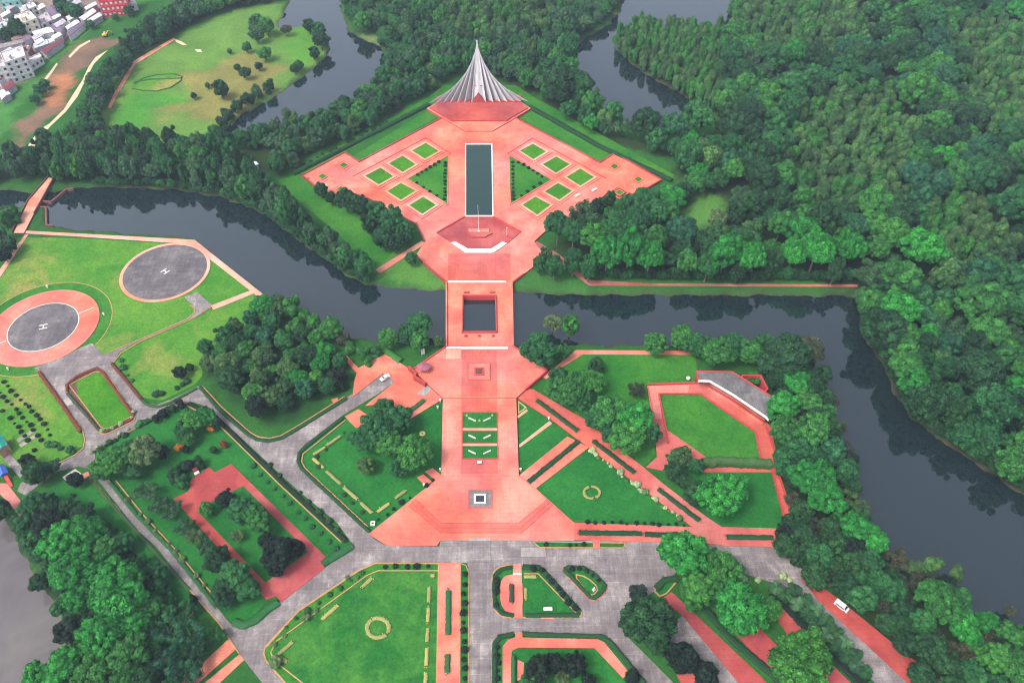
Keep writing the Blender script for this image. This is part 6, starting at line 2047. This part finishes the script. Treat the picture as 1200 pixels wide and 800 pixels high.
def block(name, roof_px, z, label, floors, wall, roofc, win=True, cat="building", winc=(0.04, 0.045, 0.055), every=3.4, rooftop=True):
    """A flat roofed block from its surveyed roof corners: walls, parapet roof, windows floor by floor."""
    R = GS(roof_px, z)
    n = len(R)
    if sum(R[i].x * R[(i + 1) % n].y - R[(i + 1) % n].x * R[i].y for i in range(n)) < 0:
        R = list(reversed(R))
    c = sum((Vector(p) for p in R), Vector()) / n
    t = thing(name, label, cat, (c.x, c.y, 0))
    MB().prism([Vector((p.x, p.y, z - 0.5)) for p in R], -0.2).put("wall", flat_mat(wall), t)
    MB().prism([Vector((p.x, p.y, z - 0.3)) for p in [c.lerp(q, 0.97) for q in R]], z - 0.55).put("roof", flat_mat(roofc), t)
    MB().ring([c.lerp(q, 1.01) for q in R], [c.lerp(q, 0.965) for q in R], z + 0.35, z - 0.6).put("parapet", flat_mat(wall), t)
    wm = flat_mat(winc, 0.3)
    if win:
        fh = z / floors
        for i in range(n):
            a, b = R[i], R[(i + 1) % n]
            d = (b - a)
            L = d.length
            d = d.normalized()
            out = Vector((d.y, -d.x, 0))
            if out.dot(Vector((0, 0, 0)) - Vector((a.x, a.y, 0))) < 0 or L < 4:
                continue
            k = max(1, int(L / every))
            for f in range(floors):
                if f > 0:
                    m = a.lerp(b, 0.5)
                for j in range(k):
                    p = a + d * (L * (j + 0.5) / k) + out * 0.02
                    zz = fh * (f + 0.55)
                    w = MB()
                    w.box((p.x, p.y, zz), (1.5, 0.12, 1.5), math.atan2(d.y, d.x))
                    wo = w.put("window", wm, t)
            for f in range(1, floors):
                p = a.lerp(b, 0.5) + out * 0.12
                MB().box((p.x, p.y, fh * f), (L * 1.0, 0.5, 0.22), math.atan2(d.y, d.x)).put("ledge", flat_mat(tuple(x * 0.9 for x in wall)), t)
    if rooftop:
        p = c.lerp(R[0], 0.45)
        MB().box((p.x, p.y, z + 1.0), (2.8, 2.4, 2.6)).put("stair_head", flat_mat(wall), t)
        p = c.lerp(R[2], 0.5)
        MB().tube([(p.x, p.y, z - 0.3), (p.x, p.y, z + 1.3)], 0.7, 10).put("water_tank", flat_mat((0.5, 0.52, 0.55)), t)
    return t


WHT, CRM, GRY, TIN = (0.62, 0.61, 0.62), (0.60, 0.55, 0.46), (0.40, 0.38, 0.42), (0.52, 0.55, 0.60)
MAR, PUR, TEAL, RED_ = (0.20, 0.055, 0.075), (0.17, 0.12, 0.19), (0.25, 0.48, 0.45), (0.55, 0.06, 0.08)
block("apartment_house", [(5, 74), (30, 65.5), (26, 54), (0, 62)], 14, "white four storey apartment house with rows of square windows above the verge", 4, WHT, (0.55, 0.50, 0.50))
block("apartment_house", [(-14, 82), (8, 77), (4, 70), (-16, 74)], 12, "white three storey house cut off by the picture's edge below the apartment house", 3, WHT, (0.50, 0.46, 0.46))
block("apartment_house", [(27, 27.5), (43, 21.5), (35, 13), (17, 18)], 11, "cream three storey house beside the dark roadside tree", 3, CRM, (0.62, 0.58, 0.50))
block("apartment_house", [(113, -4), (146, -7), (148, -16), (114, -14)], 15, "bright red apartment house with white framed windows", 4, RED_, (0.4, 0.2, 0.2), True, "building", (0.65, 0.60, 0.62), 2.8)
block("apartment_house", [(-4, -3), (20, -6), (20, -14), (-4, -12)], 12, "teal apartment house with a pink stripe at the far corner", 3, TEAL, (0.4, 0.4, 0.4))
block("house", [(-6, 28), (9, 22), (14, 29), (-2, 35)], 8, "pale grey block at the edge of town", 2, (0.5, 0.54, 0.60), (0.5, 0.5, 0.5))
block("house", [(22, 9), (38, 2.5), (43, 7), (27, 14)], 6, "small white flat roofed house near the teal block", 2, WHT, (0.6, 0.58, 0.58))
block("house", [(43, 19), (55, 14), (61, 24), (48, 29)], 6.5, "half built grey house with a cluttered roof", 2, GRY, (0.45, 0.40, 0.42))
block("house", [(32, 69), (46, 62.5), (49, 66.5), (35, 75)], 5, "low white house between the apartment house and the maroon shed", 1, WHT, (0.62, 0.6, 0.6), True, "building", (0.1, 0.08, 0.08), 3.4, False)
block("house", [(27, 52), (37, 54.5), (33, 62.5), (25, 61)], 6, "dark brown brick house behind the apartment roof", 2, (0.22, 0.12, 0.11), (0.25, 0.18, 0.17))
block("house", [(62, -2), (76, -4), (78, 2), (64, 4)], 6, "pale teal house behind the dark town trees", 2, TEAL, (0.4, 0.5, 0.5))
block("house", [(146, 0), (157, -2), (160, 4), (149, 6)], 5, "low white house just past the red apartment house", 1, WHT, (0.6, 0.6, 0.6), True, "building", (0.1, 0.1, 0.1), 3.4, False)
for px_, z, rise, lab, wm, rm in (([(41, 42), (64, 37), (57, 31.5), (36, 37)], 4.5, 1.0, "shed with a bright white metal roof beside the cream house", WHT, (0.75, 0.74, 0.72)),
                                  ([(39, 51), (56, 45.5), (57, 51), (40, 57)], 4, 0.8, "pale blue tin roofed shed above the maroon shed", GRY, (0.48, 0.52, 0.60)),
                                  ([(46, 60), (71, 45), (74.5, 47.5), (53, 63.5)], 4, 1.0, "long maroon roofed shed along the verge", GRY, MAR),
                                  ([(77.5, 38), (97, 25), (99.5, 27.5), (80.5, 43)], 4, 0.7, "long shed with a dark roof and white front facing the verge", WHT, PUR),
                                  ([(58, 33), (66, 26), (77, 29.5), (71, 38.5)], 4.5, 1.0, "purple grey roofed shed in the middle of town", WHT, PUR),
                                  ([(92, 21), (108, 10), (113, 13.5), (98, 24)], 5, 0.8, "white roofed shed left of the red apartment house", GRY, (0.68, 0.68, 0.70)),
                                  ([(101, 23.5), (115, 15), (120, 18), (106, 26)], 4, 0.8, "white roofed shed right below the red apartment house", GRY, (0.60, 0.62, 0.66)),
                                  ([(52, 11), (66, 5.5), (75, 15), (60, 19)], 5, 1.2, "dark purple roofed hall near the town trees", GRY, PUR),
                                  ([(-6, 53), (26, 45.5), (28, 49.5), (-4, 58)], 4, 0.8, "long grey brown roofed shed behind the apartment house", GRY, (0.28, 0.24, 0.25)),
                                  ([(2, 101), (12, 94), (18.5, 98.5), (7, 107.5)], 4, 0.9, "small maroon roofed hut below the apartment house", GRY, MAR),
                                  ([(-2, 108), (8, 104.5), (12.5, 110), (2, 117)], 3.5, 0.8, "small white roofed hut at the foot of the town", GRY, (0.66, 0.68, 0.72)),
                                  ([(98, 9), (111, 2), (114, 5), (101, 12)], 5, 0.8, "far white roofed shed behind the red apartment house", GRY, (0.66, 0.66, 0.68)),
                                  ([(12, 44), (30, 38.5), (33, 42), (15, 48)], 4, 0.8, "rusty tin roofed shed beside the dark roadside tree", GRY, (0.24, 0.15, 0.14)),
                                  ([(76, 31.5), (88, 23.5), (92, 26), (79, 35)], 4.5, 0.8, "small white shed behind the long dark roofed shed", WHT, (0.62, 0.62, 0.66)),
                                  ([(20, 80), (24, 78), (26, 80), (22, 83)], 2.5, 0.5, "tiny hut against the foot of the apartment house", GRY, MAR)):
    gable("shed", px_, z, rise, lab, "shed", flat_mat(wm), flat_mat(rm, 0.6, True))
TOWN_FILL = [((6, 16), WHT), ((17, 22), TIN), ((12, 8), GRY), ((30, 20), TIN), ((47, 8), WHT), ((50, 31), MAR), ((46, 48), TIN), ((31, 45), PUR), ((8, 60), GRY), ((66, 42), TIN), ((84, 19), WHT), ((90, 3), GRY),
             ((126, -2), WHT), ((64, 20), WHT), ((70, 27), GRY), ((-2, 44), MAR), ((38, 32), WHT), ((44, 42), GRY), ((60, 47), WHT), ((22, 64), GRY), ((86, 28), TIN), ((2, 90), MAR), ((106, 20), MAR), ((34, 1), GRY), ((80, -2), TIN)]
CNAME = {WHT: "white", TIN: "pale blue tin", GRY: "grey", MAR: "maroon", PUR: "purple"}
_cnt = {}
_q0 = G((130, 0))
TOWN_FILL.sort(key=lambda e: (G(e[0]) - _q0).length)
for (cx, cy), colr in TOWN_FILL:
    i = _cnt[colr] = _cnt.get(colr, -1) + 1
    rs = random.Random(cx * 7 + cy)
    a, b = rs.uniform(4.5, 7), rs.uniform(2.6, 3.6)
    dx, dy = 0.86, -0.5
    pts = [(cx - a * dx - b * .6, cy - a * dy - b * .55), (cx + a * dx - b * .6, cy + a * dy - b * .55), (cx + a * dx + b * .6, cy + a * dy + b * .55), (cx - a * dx + b * .6, cy - a * dy + b * .55)]
    gable("shed", [pts[3], pts[2], pts[1], pts[0]], rs.uniform(3.5, 5.5), rs.uniform(0.5, 1.0), f"{CNAME[colr]} roofed house packed into town, {ordinal(i)} from the red apartment house" if i else f"{CNAME[colr]} roofed house packed into town, nearest the red apartment house",
          "house", flat_mat(WHT if i % 2 else GRY), flat_mat(tuple(min(0.72, x * 1.15) for x in colr), 0.6, True))
gable("shed", [(288, 192), (298, 189), (303, 192), (293, 196)], 3.5, 0.7, "white roofed hut in the clearing above the north bank trees", "shed", flat_mat(GRY), flat_mat((0.75, 0.76, 0.78), 0.6, True))
gable("shed", [(-8, 516), (2, 508), (9, 521), (-2, 530)], 4.5, 1.2, "green roofed house at the edge of the nursery rows", "house", flat_mat((0.45, 0.25, 0.2)), flat_mat((0.02, 0.30, 0.25), 0.6, True))
# town wall and tin fence along the verge
for pts, lab in (([(36, 79), (52, 66), (76, 48), (99, 29), (124, 20)], "broken brick wall between the town and the verge"),):
    o = MB().ribbon([(q.x, q.y) for q in GS(pts, 0)], 0.4, 2.0, -0.2).put("boundary_wall", flat_mat((0.30, 0.20, 0.18)))
    tag(o, lab, "wall")

# pale pad, slab and play area
struct("paving_pad", [(73, 559), (88, 549), (100, 558), (85, 569)], 0.30, 'pale', "pale square paved pad by the long road", "paving", side='red_wall')
struct("paving_pad", [(2, 536), (11, 530), (29, 552), (24, 560)], 0.26, 'road', "worn pale concrete slab beside the play area", "paving")
t = thing("plaque", "small white stone plaque on the pale pad", "plaque", G((83, 558), 0.3))
MB().box((0, 0, 0.5), (2.6, 1.8, 0.9), 0.3, 0, 0.85).put("stone", "white", t, (0, 0, 0))
MB().box((0, -0.2, 1.05), (1.9, 1.0, 0.25), 0.3).put("slab", "pale", t, (0, 0, 0))
q = G((7, 556), 0)
t = thing("playground_slide", "red and blue slide frame beside the pond path", "slide", (q.x, q.y, 0), math.radians(-52))
for x in (-2.2, 2.2):
    for y in (-1.1, 1.1):
        MB().tube([(x, y, 0), (x, y, 3.2)], 0.14, 6).put("post", flat_mat((0.55, 0.05, 0.04)), t, (0, 0, 0))
MB().box((0, 0, 2.2), (4.8, 2.4, 0.25)).put("platform", flat_mat((0.05, 0.12, 0.45)), t, (0, 0, 0))
MB().add([(-2.6, -1.5, 3.2), (2.6, -1.5, 3.2), (2.6, 1.5, 3.2), (-2.6, 1.5, 3.2), (-2.6, 0, 4.2), (2.6, 0, 4.2)], [(0, 1, 5, 4), (2, 3, 4, 5), (1, 2, 5), (3, 0, 4), (3, 2, 1, 0)]).put("canopy", flat_mat((0.06, 0.14, 0.50)), t, (0, 0, 0))
MB().add([(2.4, -0.6, 2.2), (2.4, 0.6, 2.2), (7.0, 0.6, 0.2), (7.0, -0.6, 0.2), (2.4, -0.6, 2.05), (2.4, 0.6, 2.05), (7.0, 0.6, 0.05), (7.0, -0.6, 0.05)],
         [(0, 3, 2, 1), (4, 5, 6, 7), (0, 4, 7, 3), (1, 2, 6, 5), (3, 7, 6, 2)]).put("chute", flat_mat((0.60, 0.07, 0.05)), t, (0, 0, 0))
MB().add([(-2.4, -0.6, 2.2), (-2.4, 0.6, 2.2), (-6.0, 0.6, 0.1), (-6.0, -0.6, 0.1), (-2.4, -0.6, 2.05), (-2.4, 0.6, 2.05), (-6.0, 0.6, 0.0), (-6.0, -0.6, 0.0)],
         [(0, 1, 2, 3), (4, 7, 6, 5), (0, 3, 7, 4), (1, 5, 6, 2), (3, 2, 6, 7)]).put("ramp", flat_mat((0.55, 0.10, 0.05)), t, (0, 0, 0))

q = G((230, 553), 0.3)
t = thing("memorial_stone", "red stand with a white face at the head of the court", "monument", (q.x, q.y, 0.3), math.radians(35))
MB().box((0, 0.3, 1.1), (1.8, 1.2, 2.2), 0, 0, 0.85).put("block", flat_mat((0.5, 0.06, 0.06)), t, (0, 0, 0))
MB().box((0, -0.9, 0.5), (1.9, 1.2, 0.5)).put("face", "white", t, (0, 0, 0))


def post(x, y, label, h=1.2, z=0.1, name="marker_post", cat="marker", w=0.55, grp=None):
    q = G((x, y), z)
    t = thing(name, label, cat, (q.x, q.y, 0.0), 0, grp)
    MB().box((0, 0, z + h / 2), (w, w, h), 0, 0, 0.8).put("post", "white", t, (0, 0, 0))
    MB().box((0, 0, z + h + 0.12), (w * 1.5, w * 1.5, 0.24), 0, 0, 0.7).put("lamp_cap", "white", t, (0, 0, 0))
    return t


for x, y, lab in ((516, 551, "white lamp post at the lower corner of the walkway, west side"), (516, 470, "white lamp post at the upper corner of the walkway, west side"), (610, 551, "white lamp post at the lower corner of the walkway, east side"),
                  (643, 491, "white lamp post where the thin slanting path meets the diagonal walk"), (497, 569, "white lamp post on the west lawn beside the entrance plaza"), (513, 478, "white lamp post on the west lawn near the forecourt strip"),
                  (56, 337, "white lamp on the grass ring above the red helipad"), (122, 369, "white lamp on the grass ring east of the red helipad"), (10, 433, "white lamp on the grass ring below the red helipad")):
    post(x, y, lab, grp="white lamp posts", name="lamp_post", cat="lamp post")
q = G((806, 445.5), 0)
t = thing("ball_lamp", "white ball lamp on the tree lawn beside the grandstand", "lamp", (q.x, q.y, 0))
mb = MB()
mb.tube([(0, 0, 0.7), (0, 0, 0.95), (0, 0, 1.5), (0, 0, 2.0), (0, 0, 2.15)], [0.35, 0.75, 0.95, 0.7, 0.2], 12)
mb.put("globe", "white", t, (0, 0, 0), True)
MB().tube([(0, 0, 0), (0, 0, 0.8)], 0.2, 8).put("stem", "metal", t, (0, 0, 0))
q = G((496, 416), 0)
t = thing("notice_board", "tall white notice board on the bank west of the bridge", "sign", (q.x, q.y, 0), math.radians(25))
MB().box((0, 0, 2.2), (1.7, 0.2, 3.2)).put("panel", "white", t, (0, 0, 0))
for x in (-0.7, 0.7):
    MB().tube([(x, 0, 0), (x, 0, 0.8)], 0.09, 6).put("leg", "metal", t, (0, 0, 0))
q = G((642, 714), 0.46)
t = thing("bench", "white bench on the small dark lawn of the garden island", "bench", (q.x, q.y, 0.46))
MB().box((0, 0, 0.48), (3.0, 0.9, 0.12)).put("seat", "white", t, (0, 0, 0))
MB().box((0, 0.42, 0.85), (3.0, 0.12, 0.7)).put("backrest", "white", t, (0, 0, 0))
for x in (-1.2, 1.2):
    MB().box((x, 0, 0.21), (0.15, 0.8, 0.42)).put("leg", "white", t, (0, 0, 0))
q = G((696, 691), 0.3)
t = thing("statue", "small pale statue on the leaf shaped traffic island", "statue", (q.x, q.y, 0.3))
MB().box((0, 0, 0.4), (1.1, 1.1, 0.8), 0.6, 0, 0.85).put("pedestal", "pale", t, (0, 0, 0))
MB().tube([(0, 0, 0.8), (0.05, 0, 1.4), (0, 0, 2.0), (0, 0, 2.3)], [0.35, 0.28, 0.22, 0.12], 8).put("figure_stone", "white", t, (0, 0, 0))
q = G((437, 613.5), 0.1)
t = thing("plinth", "white square plinth in the corner of the west lawn", "plinth", (q.x, q.y, 0))
MB().ring([Vector((x, y, 0)) for x, y in ((-.8, -.8), (.8, -.8), (.8, .8), (-.8, .8))], [Vector((x, y, 0)) for x, y in ((-.4, -.4), (.4, -.4), (.4, .4), (-.4, .4))], 0.8, 0).put("rim", "white", t, (0, 0, 0))
MB().box((0, 0, 0.3), (0.78, 0.78, 0.6)).put("core", "soil", t, (0, 0, 0))
q = G((497, 434), 1.3)
t = thing("sunshade", "purple brown canopy on posts at the west corner of the near plaza", "canopy", (q.x, q.y, 1.3))
V8 = [(3.1 * math.cos(k * math.pi / 4 + .39), 2.6 * math.sin(k * math.pi / 4 + .39), 2.6) for k in range(8)]
MB().add(V8 + [(0, 0, 3.4)] + [(x, y, 2.45) for x, y, z_ in V8], [(k, (k + 1) % 8, 8) for k in range(8)] + [(k, k + 9, (k + 1) % 8 + 9, (k + 1) % 8) for k in range(8)] + [tuple(range(16, 8, -1))]).put("canopy_top", flat_mat((0.30, 0.09, 0.13)), t, (0, 0, 0))
for k in range(4):
    a = k * math.pi / 2 + 0.78
    MB().tube([(2.2 * math.cos(a), 1.9 * math.sin(a), 0), (2.2 * math.cos(a), 1.9 * math.sin(a), 2.6)], 0.1, 6).put("post", "metal", t, (0, 0, 0))


# ------------------------------------------------------------------ vehicles
def vehicle(x, y, z, hx, hy, label, name, L, Wd, H, van):
    q, h = G((x, y), z), G((hx, hy), z)
    t = thing(name, label, "van" if van else "car", (q.x, q.y, z), math.atan2(h.y - q.y, h.x - q.x))
    prof = [(-L / 2, .35), (-L / 2, H * .95), (-L / 2 + .2, H), (L * .22, H), (L * .36, H * .62), (L / 2 - .1, H * .52), (L / 2, .45), (L / 2, .35)] if van else \
           [(-L / 2, .35), (-L / 2, H * .62), (-L * .33, H * .66), (-L * .22, H * .98), (-L * .1, H), (L * .1, H * .98), (L * .24, H * .66), (L / 2 - .1, H * .56), (L / 2, .45), (L / 2, .35)]
    n = len(prof)
    vs = []
    for s in (-1, 1):
        vs += [(px_, s * Wd / 2 * (0.88 if pz > H * .75 else 1.0), pz) for px_, pz in prof]
    fs = [(k, k + n, (k + 1) % n + n, (k + 1) % n) for k in range(n)] + [tuple(range(n)), tuple(range(2 * n - 1, n - 1, -1))]
    MB().add(vs, fs).put("body", "white", t, (0, 0, 0))
    a, b = (L * .23, L * .35) if van else (L * .11, L * .235)
    MB().add([(a + .03, -Wd * .40, H * .97), (a + .03, Wd * .40, H * .97), (b + .03, Wd * .43, H * .68), (b + .03, -Wd * .43, H * .68)], [(0, 3, 2, 1)]).put("windscreen", "glass", t, (0, 0, 0))
    for s in (-1, 1):
        MB().box((-L * .05, s * Wd * .475, H * .76), (L * (.62 if van else .34), .05, H * .22)).put("side_window", "glass", t, (0, 0, 0))
    MB().box((-L / 2 - .005, 0, H * .76), (.04, Wd * .75, H * .22)).put("rear_window", "glass", t, (0, 0, 0))
    for wx in (-L * .3, L * .3):
        for s in (-1, 1):
            w = MB().tube([(wx, s * (Wd / 2 - .2), .34), (wx, s * (Wd / 2 + .03), .34)], .34, 12).put("wheel", "tyre", t, (0, 0, 0))
            MB().tube([(wx, s * (Wd / 2 + .02), .34), (wx, s * (Wd / 2 + .05), .34)], .18, 10).put("rim", "metal", None, (0, 0, 0)).parent = w
    for s in (-1, 1):
        MB().box((L / 2 - .02, s * Wd * .33, H * .42), (.08, .35, .16)).put("headlight", "metal", t, (0, 0, 0))
    return t


vehicle(985.5, 711, 0.27, 1000, 722, "white van driving on the red shoulder beside the dark trees", "van", 4.9, 1.9, 1.95, True)
vehicle(451.5, 443.5, 0.17, 442, 449, "white car parked on the grey tongue of road in the red forecourt", "car", 4.5, 1.85, 1.5, False)
q = G((123.5, 43), 0)
t = thing("excavator", "small yellow excavator at the head of the bare earth", "excavator", (q.x, q.y, 0), 0.6)
for s in (-1, 1):
    MB().box((0, s * 1.0, 0.4), (3.4, 0.6, 0.8)).put("track", "tyre", t, (0, 0, 0))
MB().box((-0.4, 0, 1.3), (2.6, 2.2, 1.1)).put("body", "yellow", t, (0, 0, 0))
MB().box((0.4, 0.5, 2.3), (1.2, 1.0, 1.3), 0, 0, .85).put("cab", "white", t, (0, 0, 0))
bm_ = MB().tube([(0.8, -0.4, 1.6), (3.0, -0.4, 3.6), (4.6, -0.4, 2.6), (4.9, -0.4, 1.0)], [.28, .25, .2, .16], 6).put("boom", "yellow", t, (0, 0, 0))
MB().box((4.9, -0.4, 0.6), (0.8, 1.0, 0.8), 0, 0, .7).put("bucket", "tyre", None, (0, 0, 0)).parent = bm_

# ------------------------------------------------------------------ the air
HZ = MB().box((0, 300, 128.9), (3900, 3900, 266.0)).mesh("haze")
hm = bpy.data.materials.new("haze")
hm.use_nodes = True
nt = hm.node_tree
nt.nodes.remove(nt.nodes["Principled BSDF"])
pv = nt.nodes.new("ShaderNodeVolumePrincipled")
pv.inputs['Color'].default_value = (0.66, 0.80, 1.0, 1)
pv.inputs['Density'].default_value = 0.00014
pv.inputs['Anisotropy'].default_value = 0.2
nt.links.new(pv.outputs[0], nt.nodes["Material Output"].inputs['Volume'])
o = put("haze", HZ, hm)
tag(o, "thin bluish haze over the grounds", "haze", kind='stuff')
